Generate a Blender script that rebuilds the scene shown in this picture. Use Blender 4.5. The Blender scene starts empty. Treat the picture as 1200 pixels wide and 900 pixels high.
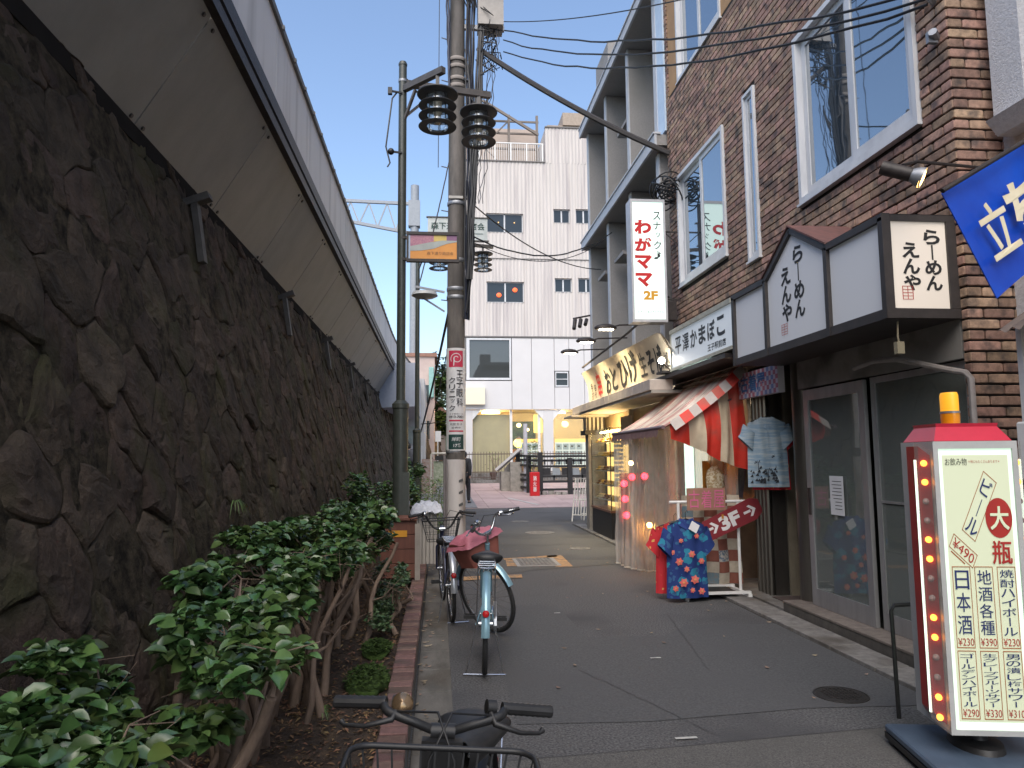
import bpy, bmesh, math, random
from mathutils import Vector, Matrix, noise
R = math.radians
random.seed(7)
sc = bpy.context.scene
COL = sc.collection

# ---------------- camera, world, sun, exposure ----------------
cd = bpy.data.cameras.new('camera'); cam = bpy.data.objects.new('camera', cd); COL.objects.link(cam)
cd.sensor_width = 36.0; cd.lens = 36.0 * 860 / 1200; cd.clip_start = 0.05; cd.clip_end = 2000
YAW, PITCH, ROLL = 5.797, 5.779, -0.5
cy, sy, cp, sp = math.cos(R(YAW)), math.sin(R(YAW)), math.cos(R(PITCH)), math.sin(R(PITCH))
f = Vector((sy*cp, cy*cp, sp)); r = Vector((cy, -sy, 0)); u = r.cross(f)
c_, s_ = math.cos(R(ROLL)), math.sin(R(ROLL))
r2 = r*c_ + u*s_; u2 = u*c_ - r*s_
cam.matrix_world = Matrix(((r2.x, u2.x, -f.x, 0), (r2.y, u2.y, -f.y, 0), (r2.z, u2.z, -f.z, 1.5), (0, 0, 0, 1)))
sc.camera = cam
w = bpy.data.worlds.new('World'); sc.world = w; w.use_nodes = True
SUN_EL, SUN_AZ = R(50), R(196)          # azimuth clockwise from +Y: behind the camera, very soft light
nt = w.node_tree; bg = nt.nodes['Background']
sky = nt.nodes.new('ShaderNodeTexSky'); sky.sky_type = 'NISHITA'; sky.sun_disc = False
sky.sun_elevation = SUN_EL; sky.sun_rotation = SUN_AZ; sky.air_density = 1.0; sky.dust_density = 1.8; sky.ozone_density = 1.5
nt.links.new(sky.outputs[0], bg.inputs[0]); bg.inputs[1].default_value = 0.113
sl = bpy.data.lights.new('sun', 'SUN'); so = bpy.data.objects.new('sun', sl); COL.objects.link(so)
sl.energy = 1.25; sl.angle = R(60); sl.color = (1, 0.91, 0.77)
sd = Vector((math.sin(SUN_AZ)*math.cos(SUN_EL), math.cos(SUN_AZ)*math.cos(SUN_EL), math.sin(SUN_EL)))
so.rotation_euler = sd.to_track_quat('Z', 'Y').to_euler()
sc.view_settings.view_transform = 'Standard'; sc.view_settings.look = 'None'
sc.view_settings.exposure = 1.30; sc.view_settings.gamma = 1.0
sc.cycles.max_bounces = 8; sc.cycles.transparent_max_bounces = 12

# ---------------- materials ----------------
_m = {}
def node(nt, t, **k):
    n = nt.nodes.new(t)
    for a, b in k.items(): setattr(n, a, b)
    return n
def mat(name, c1, c2=None, scale=8.0, rough=0.7, bump=0.0, metal=0.0, spec=0.5, stretch=(1, 1, 1), bscale=None, per=0.0, detail=6, lo=0.35, hi=0.65, c3=None, s3=1.0, bd=0.01, island=False):
    """two colour noise surface; c3 adds larger stains; per = value jitter per object / island"""
    if name in _m: return _m[name]
    m = bpy.data.materials.new(name); m.use_nodes = True; nt = m.node_tree; L = nt.links.new
    b = nt.nodes['Principled BSDF']; b.inputs['Roughness'].default_value = rough; b.inputs['Metallic'].default_value = metal
    b.inputs['Specular IOR Level'].default_value = spec
    geo = node(nt, 'ShaderNodeNewGeometry'); mp = node(nt, 'ShaderNodeMapping'); mp.inputs['Scale'].default_value = stretch
    L(geo.outputs['Position'], mp.inputs['Vector'])
    nz = node(nt, 'ShaderNodeTexNoise'); nz.inputs['Scale'].default_value = scale; nz.inputs['Detail'].default_value = detail; nz.inputs['Roughness'].default_value = 0.62
    L(mp.outputs[0], nz.inputs['Vector'])
    mr = node(nt, 'ShaderNodeMapRange'); mr.inputs['From Min'].default_value = lo; mr.inputs['From Max'].default_value = hi
    L(nz.outputs['Fac'], mr.inputs['Value'])
    if c2 is None: c2 = tuple(x*0.82 for x in c1)
    mx = node(nt, 'ShaderNodeMix', data_type='RGBA'); mx.inputs[6].default_value = (*c1, 1); mx.inputs[7].default_value = (*c2, 1)
    L(mr.outputs[0], mx.inputs[0]); out = mx.outputs[2]
    if c3:
        n3 = node(nt, 'ShaderNodeTexNoise'); n3.inputs['Scale'].default_value = s3; n3.inputs['Detail'].default_value = 8; L(mp.outputs[0], n3.inputs['Vector'])
        m3 = node(nt, 'ShaderNodeMapRange'); m3.inputs['From Min'].default_value = 0.5; m3.inputs['From Max'].default_value = 0.68; L(n3.outputs['Fac'], m3.inputs['Value'])
        x3 = node(nt, 'ShaderNodeMix', data_type='RGBA'); L(m3.outputs[0], x3.inputs[0]); L(out, x3.inputs[6]); x3.inputs[7].default_value = (*c3, 1); out = x3.outputs[2]
    if per:
        oi = node(nt, 'ShaderNodeObjectInfo'); ad = node(nt, 'ShaderNodeMath', operation='ADD'); L(oi.outputs['Random'], ad.inputs[0]); L(geo.outputs['Random Per Island'], ad.inputs[1])
        fr = node(nt, 'ShaderNodeMath', operation='FRACT'); L(ad.outputs[0], fr.inputs[0])
        m4 = node(nt, 'ShaderNodeMapRange'); m4.inputs['To Min'].default_value = 1-per; m4.inputs['To Max'].default_value = 1+per; L(fr.outputs[0], m4.inputs['Value'])
        hs = node(nt, 'ShaderNodeHueSaturation'); L(m4.outputs[0], hs.inputs['Value']); L(out, hs.inputs['Color'])
        mh = node(nt, 'ShaderNodeMath', operation='MULTIPLY'); mh.inputs[1].default_value = 7.31; L(fr.outputs[0], mh.inputs[0]); f2 = node(nt, 'ShaderNodeMath', operation='FRACT'); L(mh.outputs[0], f2.inputs[0])
        m5 = node(nt, 'ShaderNodeMapRange'); m5.inputs['To Min'].default_value = 0.5-per*0.06; m5.inputs['To Max'].default_value = 0.5+per*0.05; L(f2.outputs[0], m5.inputs['Value']); L(m5.outputs[0], hs.inputs['Hue'])
        out = hs.outputs[0]
    L(out, b.inputs['Base Color'])
    if bump:
        nb = node(nt, 'ShaderNodeTexNoise'); nb.inputs['Scale'].default_value = bscale or scale*3; nb.inputs['Detail'].default_value = 8; nb.inputs['Roughness'].default_value = 0.7
        L(mp.outputs[0], nb.inputs['Vector'])
        bp = node(nt, 'ShaderNodeBump'); bp.inputs['Strength'].default_value = bump; bp.inputs['Distance'].default_value = bd
        L(nb.outputs['Fac'], bp.inputs['Height']); L(bp.outputs[0], b.inputs['Normal'])
        m6 = node(nt, 'ShaderNodeMapRange'); m6.inputs['To Min'].default_value = max(rough-0.15, 0.05); m6.inputs['To Max'].default_value = min(rough+0.15, 1); L(nb.outputs['Fac'], m6.inputs['Value']); L(m6.outputs[0], b.inputs['Roughness'])
    _m[name] = m
    return m
def emis(name, col, s, base=None):
    if name in _m: return _m[name]
    m = bpy.data.materials.new(name); m.use_nodes = True; b = m.node_tree.nodes['Principled BSDF']
    b.inputs['Base Color'].default_value = (*(base or col), 1); b.inputs['Emission Color'].default_value = (*col, 1); b.inputs['Emission Strength'].default_value = s
    b.inputs['Roughness'].default_value = 0.5
    _m[name] = m; return m
def glass(name, tint=(0.02, 0.025, 0.03), gl=0.6, trans=0.0, rough=0.02, gcol=(0.9, 0.95, 1), wav=0.0):
    """window glass: a mirror-like share over a dark (or see-through) body"""
    if name in _m: return _m[name]
    m = bpy.data.materials.new(name); m.use_nodes = True; nt = m.node_tree; L = nt.links.new
    nt.nodes.remove(nt.nodes['Principled BSDF']); o = nt.nodes['Material Output']
    g = node(nt, 'ShaderNodeBsdfGlossy'); g.inputs['Roughness'].default_value = rough; g.inputs['Color'].default_value = (*gcol, 1)
    d = node(nt, 'ShaderNodeBsdfDiffuse'); d.inputs['Color'].default_value = (*tint, 1)
    t = node(nt, 'ShaderNodeBsdfTransparent'); t.inputs['Color'].default_value = (0.9, 0.93, 0.92, 1)
    a = node(nt, 'ShaderNodeMixShader'); a.inputs[0].default_value = trans; L(d.outputs[0], a.inputs[1]); L(t.outputs[0], a.inputs[2])
    lw = node(nt, 'ShaderNodeLayerWeight'); lw.inputs['Blend'].default_value = 0.3
    mr = node(nt, 'ShaderNodeMapRange'); mr.inputs['To Min'].default_value = gl*0.6; mr.inputs['To Max'].default_value = min(gl*1.5, 1); L(lw.outputs['Fresnel'], mr.inputs['Value'])
    b = node(nt, 'ShaderNodeMixShader'); L(mr.outputs[0], b.inputs[0]); L(a.outputs[0], b.inputs[1]); L(g.outputs[0], b.inputs[2]); L(b.outputs[0], o.inputs['Surface'])
    if wav:
        geo = node(nt, 'ShaderNodeNewGeometry'); nz = node(nt, 'ShaderNodeTexNoise'); nz.inputs['Scale'].default_value = 2.0; L(geo.outputs['Position'], nz.inputs['Vector'])
        bp = node(nt, 'ShaderNodeBump'); bp.inputs['Strength'].default_value = wav; bp.inputs['Distance'].default_value = 0.05; L(nz.outputs['Fac'], bp.inputs['Height']); L(bp.outputs[0], g.inputs['Normal'])
    _m[name] = m; return m

# ---------------- object helpers ----------------
OFF = {}          # object -> world offset of its children's coordinates
def link(o): COL.objects.link(o)
def setp(o, label=None, cat=None, group=None, kind=None):
    if label: o['label'] = label
    if cat: o['category'] = cat
    if group: o['group'] = group
    if kind: o['kind'] = kind
    return o
def thing(name, label, cat, loc=(0, 0, 0), rz=0, group=None, local=False):
    o = bpy.data.objects.new(name, None); link(o); o.location = loc; o.rotation_euler = (0, 0, rz); o.empty_display_size = 0.1
    setp(o, label, cat, group); OFF[o.name] = Vector((0, 0, 0)) if local else Vector(loc)
    return o
def off(p):
    return OFF.get(p.name, Vector((0, 0, 0))) if p is not None else Vector((0, 0, 0))
class MB:
    def __init__(s): s.v = []; s.f = []; s.mi = []; s.m = 0
    def add(s, vs, fs):
        n = len(s.v); s.v += [Vector(v) for v in vs]; s.f += [tuple(i+n for i in f) for f in fs]; s.mi += [s.m]*len(fs); return s
    def box(s, x0, y0, z0, x1, y1, z1):
        x0, x1 = min(x0, x1), max(x0, x1); y0, y1 = min(y0, y1), max(y0, y1); z0, z1 = min(z0, z1), max(z0, z1)
        return s.add([(x0,y0,z0),(x1,y0,z0),(x1,y1,z0),(x0,y1,z0),(x0,y0,z1),(x1,y0,z1),(x1,y1,z1),(x0,y1,z1)],
                     [(0,3,2,1),(4,5,6,7),(0,1,5,4),(1,2,6,5),(2,3,7,6),(3,0,4,7)])
    def bbox(s, x0, y0, z0, x1, y1, z1, b=0.004):
        """box with chamfered edges"""
        bm = bmesh.new(); bmesh.ops.create_cube(bm, size=1)
        for v in bm.verts: v.co = Vector(((x0+x1)/2+v.co.x*abs(x1-x0), (y0+y1)/2+v.co.y*abs(y1-y0), (z0+z1)/2+v.co.z*abs(z1-z0)))
        bmesh.ops.bevel(bm, geom=bm.edges[:], offset=b, segments=1, affect='EDGES')
        return s.bm(bm)
    def bm(s, bm):
        bm.verts.index_update(); s.add([v.co.copy() for v in bm.verts], [tuple(v.index for v in f.verts) for f in bm.faces]); bm.free(); return s
    def bar(s, a, b, w, h=None, up=(0, 0, 1)):
        a, b = Vector(a), Vector(b); h = h or w; d = (b-a).normalized(); up = Vector(up)
        if abs(d.dot(up)) > 0.99: up = Vector((0, 1, 0))
        x = d.cross(up).normalized(); y = x.cross(d).normalized(); vs = []
        for p in (a, b):
            for i, j in ((-1,-1),(1,-1),(1,1),(-1,1)): vs.append(p+x*i*w/2+y*j*h/2)
        return s.add(vs, [(0,1,2,3),(7,6,5,4),(0,4,5,1),(1,5,6,2),(2,6,7,3),(3,7,4,0)])
    def tube(s, pts, rad, n=8, cap=True, closed=False):
        pts = [Vector(p) for p in pts]; N = len(pts); rs = rad if isinstance(rad, (list, tuple)) else [rad]*N
        base = len(s.v); prev = None; vs = []; fs = []
        for i, p in enumerate(pts):
            if closed: d = pts[(i+1) % N]-pts[i-1]
            else: d = pts[min(i+1, N-1)]-pts[max(i-1, 0)]
            d = d.normalized() if d.length > 1e-9 else Vector((0, 0, 1))
            if prev is None:
                prev = d.orthogonal().normalized()
            x = (prev-d*prev.dot(d))
            x = x.normalized() if x.length > 1e-6 else d.orthogonal().normalized()
            prev = x; y = d.cross(x)
            for k in range(n):
                a = 2*math.pi*k/n; vs.append(p+x*math.cos(a)*rs[i]+y*math.sin(a)*rs[i])
        for i in range(N if closed else N-1):
            j = (i+1) % N
            for k in range(n):
                k2 = (k+1) % n; fs.append((i*n+k, i*n+k2, j*n+k2, j*n+k))
        if cap and not closed: fs += [tuple(range(n-1, -1, -1)), tuple((N-1)*n+k for k in range(n))]
        return s.add(vs, fs)
    def cyl(s, a, b, r0, r1=None, n=12): return s.tube([a, b], [r0, r0 if r1 is None else r1], n)
    def ring(s, c, axis, R0, rt, n=32, m=6):
        c = Vector(c); ax = Vector(axis).normalized(); x = ax.orthogonal().normalized(); y = ax.cross(x)
        return s.tube([c+x*R0*math.cos(2*math.pi*i/n)+y*R0*math.sin(2*math.pi*i/n) for i in range(n)], rt, m, closed=True)
    def lathe(s, c, prof, n=24, axis=(0, 0, 1)):
        c = Vector(c); ax = Vector(axis).normalized(); x = ax.orthogonal().normalized(); y = ax.cross(x); vs = []; fs = []
        for r_, h in prof:
            for k in range(n):
                a = 2*math.pi*k/n; vs.append(c+ax*h+x*r_*math.cos(a)+y*r_*math.sin(a))
        for i in range(len(prof)-1):
            for k in range(n):
                k2 = (k+1) % n; fs.append((i*n+k, i*n+k2, (i+1)*n+k2, (i+1)*n+k))
        return s.add(vs, fs)
    def sphere(s, c, rx, ry=None, rz=None, n=12, m=8):
        ry = ry or rx; rz = rz or rx; c = Vector(c); vs = []; fs = []
        for i in range(m+1):
            t = math.pi*i/m
            for k in range(n):
                a = 2*math.pi*k/n; vs.append(c+Vector((rx*math.sin(t)*math.cos(a), ry*math.sin(t)*math.sin(a), rz*math.cos(t))))
        for i in range(m):
            for k in range(n): fs.append((i*n+k, (i+1)*n+k, (i+1)*n+(k+1) % n, i*n+(k+1) % n))
        return s.add(vs, fs)
    def prism(s, poly, d):
        """closed polygon (3d points) pushed along d"""
        d = Vector(d); n = len(poly); P = [Vector(p) for p in poly]
        fs = [tuple(range(n-1, -1, -1)), tuple(range(n, 2*n))]+[(i, (i+1) % n, (i+1) % n+n, i+n) for i in range(n)]
        return s.add(P+[p+d for p in P], fs)
    def grid(s, fn, nu, nv):
        vs = [fn(i/nu, j/nv) for j in range(nv+1) for i in range(nu+1)]
        fs = [(j*(nu+1)+i, j*(nu+1)+i+1, (j+1)*(nu+1)+i+1, (j+1)*(nu+1)+i) for j in range(nv) for i in range(nu)]
        return s.add(vs, fs)
    def quad(s, a, b, c, d): return s.add([a, b, c, d], [(0, 1, 2, 3)])
    def xf(s, M): s.v = [M @ v for v in s.v]; return s
    def jit(s, a, sc_=3.0):
        s.v = [v+noise.noise_vector(v*sc_)*a for v in s.v]; return s
    def build(s, name, m=None, parent=None, smooth=False, fix=False, **k):
        o_ = off(parent); me = bpy.data.meshes.new(name); me.from_pydata([v-o_ for v in s.v], [], s.f)
        ms = m if isinstance(m, (list, tuple)) else [m]
        for q in ms:
            if q: me.materials.append(q)
        if len(ms) > 1: me.polygons.foreach_set('material_index', s.mi)
        if fix:
            b = bmesh.new(); b.from_mesh(me); bmesh.ops.recalc_face_normals(b, faces=b.faces); b.to_mesh(me); b.free()
        if smooth: me.polygons.foreach_set('use_smooth', [True]*len(me.polygons)); me.set_sharp_from_angle(angle=R(smooth if smooth > 1 else 40))
        me.update()
        ob = bpy.data.objects.new(name, me); link(ob)
        if parent is not None: ob.parent = parent; OFF[ob.name] = o_
        setp(ob, **k); return ob
def inst(src_mesh, name, loc, parent=None, rot=(0, 0, 0), scale=(1, 1, 1), mats=None):
    o = bpy.data.objects.new(name, src_mesh); link(o); o.location = Vector(loc)-off(parent); o.rotation_euler = rot; o.scale = scale
    if parent is not None: o.parent = parent; OFF[o.name] = off(parent)
    return o
def copy_tree(o, parent=None, **k):
    c = o.copy(); link(c)
    if parent is not None: c.parent = parent; c.matrix_parent_inverse = o.matrix_parent_inverse
    for ch in list(o.children): copy_tree(ch, c)
    for a, b in k.items(): c[a] = b
    return c
def struct(ob): ob['kind'] = 'structure'; return ob
# lettering: flat shapes laid on a surface. org = lower left corner, ux/uy = unit vectors along and up, box w x h to fill
_tc = {}
def _glyphs(s, bold=0.0, shear=0.0):
    k = (s, bold, shear)
    if k in _tc: return _tc[k]
    cu = bpy.data.curves.new('lettering', 'FONT'); cu.body = s; cu.size = 1; cu.offset = bold; cu.shear = shear; cu.resolution_u = 3
    o = bpy.data.objects.new('lettering', cu); link(o); dg = bpy.context.evaluated_depsgraph_get(); dg.update()
    me = bpy.data.meshes.new_from_object(o.evaluated_get(dg)); bpy.data.objects.remove(o)
    V = [v.co.copy() for v in me.vertices]; F = [tuple(p.vertices) for p in me.polygons]; bpy.data.meshes.remove(me)
    _tc[k] = (V, F); return _tc[k]
def text(mb, s, org, ux, uy, w, h, bold=0.0, rot=0, shear=0.0, lift=0.002):
    if bold > 0.012 and len(s) == 1 and '\u4e00' < s <= '\u9fff':      # dense characters: thicken by close shifted copies instead of an outline offset
        a_, c_2 = Vector(ux).normalized()*w*bold*.55, Vector(uy).normalized()*h*bold*.55
        for i_, (p_, q_) in enumerate(((0, 0), (1, 0), (0, 1), (1, 1))): text(mb, s, Vector(org)+a_*p_+c_2*q_, ux, uy, w*(1-bold*.55), h*(1-bold*.55), .006, rot, shear, lift+.0004*i_)
        return
    """fits the string s in the box; rot turns it in its plane"""
    V, F = _glyphs(s, bold, shear)
    if not V: return
    ux, uy, org = Vector(ux).normalized(), Vector(uy).normalized(), Vector(org); nrm = ux.cross(uy).normalized()
    if rot: V = [Vector((v.x*math.cos(rot)-v.y*math.sin(rot), v.x*math.sin(rot)+v.y*math.cos(rot), 0)) for v in V]
    x0, x1 = min(v.x for v in V), max(v.x for v in V); y0, y1 = min(v.y for v in V), max(v.y for v in V)
    sx = w/max(x1-x0, 1e-4); sy_ = h/max(y1-y0, 1e-4)
    mb.add([org+ux*(v.x-x0)*sx+uy*(v.y-y0)*sy_+nrm*lift for v in V], F)
SMALL = set('ッャュョっゃゅょァィゥェォ')
def vtext(mb, s, org, ux, uy, w, h, bold=0.0, gap=0.12, lift=0.002, widths=None):
    """one column of upright characters from the top down, in a box w x h whose lower left corner is org"""
    n = len(s); ch = h/n; ux = Vector(ux).normalized(); uy = Vector(uy).normalized(); org = Vector(org)
    for i, c in enumerate(s):
        y0 = h-(i+1)*ch+ch*gap/2; hh = ch*(1-gap); x0, ww = 0, w
        if c in 'ー―': text(mb, '一', org+ux*(w*0.44)+uy*y0, ux, uy, w*0.10, hh, bold, math.pi/2, lift=lift); continue
        if c in SMALL: x0, ww, y0, hh = w*0.3, w*0.62, y0+hh*0.25, hh*0.62
        if c in ' 　': continue
        text(mb, c, org+ux*x0+uy*y0, ux, uy, ww, hh, bold, lift=lift)
def wallholes(mb, X, u0, u1, z0, z1, holes, depth=0.0, nx=-1):
    """sheet in the plane x = X facing nx, y from u0 to u1, with rectangular holes (y0, y1, z0, z1) and their jambs going depth inward"""
    us = sorted({u0, u1, *[h[0] for h in holes], *[h[1] for h in holes]}); zs = sorted({z0, z1, *[h[2] for h in holes], *[h[3] for h in holes]})
    us = [a for a in us if u0 <= a <= u1]; zs = [a for a in zs if z0 <= a <= z1]
    for a, b in zip(us, us[1:]):
        for c, d in zip(zs, zs[1:]):
            mu, mz = (a+b)/2, (c+d)/2
            if any(h[0] < mu < h[1] and h[2] < mz < h[3] for h in holes): continue
            mb.add([(X, b, c), (X, a, c), (X, a, d), (X, b, d)], [(0, 1, 2, 3)])
    if depth:
        for a, b, c, d in holes:
            x2 = X-nx*depth
            mb.add([(X,a,c),(X,b,c),(X,b,d),(X,a,d),(x2,a,c),(x2,b,c),(x2,b,d),(x2,a,d)], [(0,1,5,4),(1,2,6,5),(2,3,7,6),(3,0,4,7)])
# ---------------- shared materials ----------------
ASPH = mat('asphalt', (0.135, 0.134, 0.137), (0.048, 0.048, 0.051), scale=70, rough=0.9, bump=0.9, bscale=110, bd=0.006, c3=(0.062, 0.062, 0.066), s3=0.8, lo=.38, hi=.62, spec=0.3)
ASPH2 = mat('old_asphalt', (0.15, 0.145, 0.14), (0.05, 0.05, 0.05), scale=130, rough=0.9, bump=1.0, bscale=90, bd=0.006, c3=(0.09, 0.088, 0.084), s3=1.2, spec=0.3)
CONC = mat('concrete', (0.22, 0.21, 0.20), (0.13, 0.125, 0.12), scale=14, rough=0.85, bump=0.4, bscale=60, c3=(0.09, 0.08, 0.07), s3=2.2)
DCONC = mat('gutter_concrete', (0.15, 0.14, 0.125), (0.09, 0.085, 0.075), scale=9, rough=0.85, bump=0.5, bscale=70, c3=(0.06, 0.045, 0.03), s3=2.6, stretch=(1, 0.35, 1))
KBRICK = mat('kerb_brick_red', (0.175, 0.10, 0.085), (0.12, 0.07, 0.06), scale=30, rough=0.85, bump=0.5, bscale=120, per=0.28, c3=(0.08, 0.06, 0.05), s3=5)
SOIL = mat('soil', (0.075, 0.05, 0.035), (0.035, 0.024, 0.017), scale=30, rough=0.95, bump=1.0, bscale=50, bd=0.03, c3=(0.13, 0.085, 0.05), s3=8)
STONE = mat('wall_stone', (0.098, 0.072, 0.053), (0.042, 0.032, 0.025), scale=5.5, rough=0.9, bump=1.0, bscale=16, bd=0.045, per=0.28, c3=(0.055, 0.05, 0.025), s3=2.4, spec=0.2)
MORT = mat('wall_joint', (0.10, 0.08, 0.055), (0.02, 0.017, 0.013), scale=12, rough=1.0, bump=1.0, bscale=40, bd=0.04, spec=0.1)
PANEL = mat('grey_board', (0.185, 0.182, 0.17), (0.155, 0.152, 0.142), scale=2.5, rough=0.6, bump=0.15, bscale=90, per=0.06, stretch=(1, 1, 0.4))
DKST = mat('dark_steel', (0.022, 0.018, 0.018), (0.04, 0.032, 0.03), scale=15, rough=0.5, bump=0.2, spec=0.4)
WPANEL = mat('white_fence_board', (0.62, 0.60, 0.58), (0.57, 0.55, 0.53), scale=1.2, rough=0.6, bump=0.05, stretch=(1, 3, 0.3), c3=(0.44, 0.42, 0.40), s3=1.2, per=0.04)
COPE = mat('grey_coping', (0.16, 0.155, 0.15), (0.09, 0.085, 0.08), scale=6, rough=0.6, bump=0.2)
GREENP = mat('dark_green_pole_paint', (0.035, 0.042, 0.036), (0.05, 0.055, 0.048), scale=14, rough=0.38, bump=0.1, spec=0.5)
BROWNP = mat('brown_pole_paint', (0.085, 0.075, 0.068), (0.055, 0.048, 0.042), scale=10, rough=0.4, bump=0.1)
POLEC = mat('pole_concrete', (0.15, 0.135, 0.125), (0.065, 0.06, 0.055), scale=5, rough=0.85, bump=0.5, bscale=60, stretch=(1, 1, 0.25), c3=(0.055, 0.05, 0.048), s3=1.7)
BLK = mat('black_rubber', (0.012, 0.012, 0.013), (0.02, 0.02, 0.021), scale=20, rough=0.5)
CABLE = mat('cable_black', (0.012, 0.013, 0.016), rough=0.5)
CABLEB = mat('cable_navy', (0.012, 0.018, 0.045), rough=0.5)
GALV = mat('galvanised_steel', (0.30, 0.31, 0.33), (0.22, 0.23, 0.25), scale=20, rough=0.45, metal=0.5)
WHT = mat('white_paint', (0.72, 0.72, 0.71), (0.64, 0.64, 0.63), scale=5, rough=0.45)
ALU = mat('aluminium', (0.42, 0.42, 0.43), (0.33, 0.33, 0.34), scale=10, rough=0.35, metal=0.6, stretch=(1, 1, 0.2))
LEAF = mat('camellia_leaf', (0.085, 0.16, 0.045), (0.035, 0.08, 0.026), scale=6, rough=0.33, per=0.45, spec=0.7, c3=(0.055, 0.085, 0.02), s3=3)
LEAF2 = mat('pale_edged_leaf', (0.10, 0.15, 0.07), (0.03, 0.075, 0.025), scale=40, rough=0.4, per=0.4)
BARK = mat('shrub_bark', (0.26, 0.185, 0.135), (0.14, 0.10, 0.075), scale=18, rough=0.9, bump=0.6, stretch=(1, 1, 0.3))
MOSS = mat('moss', (0.06, 0.11, 0.015), (0.03, 0.06, 0.01), scale=50, rough=1.0, bump=1.0, bscale=160, bd=0.01)
DRY = mat('dry_leaf', (0.20, 0.125, 0.06), (0.11, 0.06, 0.035), scale=4, rough=0.9, per=0.5)

# ---------------- ground ----------------
def sheet(name, x0, y0, x1, y1, z, m, z2=None, kids=None, thick=0.05):
    z2 = z if z2 is None else z2
    b = MB().add([(x0,y0,z),(x1,y0,z),(x1,y1,z2),(x0,y1,z2),(x0,y0,z-thick),(x1,y0,z-thick),(x1,y1,z2-thick),(x0,y1,z2-thick)], [(0,1,2,3),(7,6,5,4),(0,4,5,1),(1,5,6,2),(2,6,7,3),(3,7,4,0)])
    return struct(b.build(name, m))
GRD = mat('far_ground', (0.12, 0.115, 0.105), (0.08, 0.078, 0.072), scale=1, rough=1)
sheet('ground', -600, -600, 600, 1200, -0.06, GRD, thick=0.2)
street = sheet('street', -0.16, -30, 3.3, 22.4, 0.0, ASPH)
sheet('street_widening', 3.3, 16.6, 9.5, 22.4, -0.001, ASPH)
b = MB(); 
b.add([(0.1, -30, 0.004), (3.05, -30, 0.004), (3.05, 4.02, 0.004), (2.3, 3.98, 0.004), (1.16, 3.86, 0.004), (0.1, 3.78, 0.004)], [(0, 1, 2, 3, 4, 5)])
struct(b.build('old_asphalt_patch', ASPH2))
b = MB(); pl_ = [(0.1, 10.25), (0.9, 9.7), (1.3, 10.0), (1.85, 10.15), (2.5, 10.35), (2.5, 10.8), (1.9, 10.9), (1.2, 10.95), (0.1, 10.9)]
b.add([(x, y, 0.004) for x, y in pl_], [tuple(range(len(pl_)))]); struct(b.build('worn_street_patch', ASPH2))
SMTH = mat('smooth_asphalt', (0.085, 0.086, 0.09), (0.052, 0.053, 0.056), scale=60, rough=0.85, bump=0.5, bscale=120, bd=0.004, c3=(0.066, 0.066, 0.07), s3=1.1)
b = MB(); pl_ = [(0.45, 4.3), (1.2, 4.25), (2.2, 4.35), (3.04, 4.3), (3.04, 6.5), (2.2, 6.55), (1.9, 6.2), (1.25, 6.25), (1.2, 7.6), (0.5, 7.7)]
b.add([(x, y, 0.0035) for x, y in pl_], [tuple(range(len(pl_)))]); struct(b.build('smooth_asphalt_patch', SMTH))
PINK = mat('pink_paver', (0.42, 0.31, 0.30), (0.35, 0.26, 0.25), scale=3, rough=0.85, bump=0.3, bscale=60, per=0.12)
PJ = mat('paver_joint', (0.13, 0.11, 0.10), rough=1)
plaza = sheet('plaza', -8, 22.4, 14, 45, 0.0, PJ, z2=0.42, thick=0.1)
# paving slabs of the plaza: each slab a piece
RX_ = math.atan(.42/22.6)
pm = MB().box(-0.446, -0.446, -0.01, 0.446, 0.446, 0.008).build('paving_slab', PINK, plaza); slab = pm.data
first = True; n = 0
for j in range(16):
    for i in range(12):
        x, y = 0.2+i*0.9, 22.87+j*0.9; z = (y-22.4)/22.6*0.42
        if first: pm.location = (x, y, z); pm.rotation_euler = (RX_, 0, 0); first = False; continue
        o = inst(slab, 'paving_slab', (x, y, z), plaza, rot=(RX_, 0, 0)); n += 1
WPAINT = mat('road_paint_white', (0.52, 0.52, 0.50), (0.30, 0.30, 0.29), scale=25, rough=0.8)
YPAINT = mat('road_paint_orange', (0.46, 0.25, 0.10), (0.28, 0.18, 0.10), scale=18, rough=0.8, c3=(0.12, 0.11, 0.10), s3=7, lo=0.42, hi=0.55)
b = MB().add([(2.45, 26.4, 0.09), (3.1, 23.3, 0.034), (3.22, 23.3, 0.034), (2.55, 26.5, 0.092)], [(0, 1, 2, 3)]); struct(b.build('plaza_line', WPAINT))
b = MB()
for q in ([(0.98,11.17),(1.84,11.42),(1.80,11.22),(0.98,11.02)], [(1.66,11.38),(1.9,11.42),(1.86,10.2),(1.62,10.2)], [(1.0,11.0),(1.2,11.0),(1.16,10.35),(0.96,10.35)],
          [(-0.02,9.52),(1.08,9.62),(1.06,9.35),(-0.02,9.22)]):
    b.add([(x, y, 0.008) for x, y in reversed(q)], [(0, 1, 2, 3)])
struct(b.build('orange_road_marking', YPAINT))
b = MB()
for x, y, l in ((1.32, 3.97, 0.06), (1.62, 5.52, 0.04), (1.15, 7.2, 0.03)):
    b.add([(x-l, y-0.012, 0.01), (x+l, y-0.012, 0.01), (x+l, y+0.014, 0.01), (x-l, y+0.014, 0.01)], [(0, 1, 2, 3)])
struct(b.build('paint_spots', WPAINT))
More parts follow.
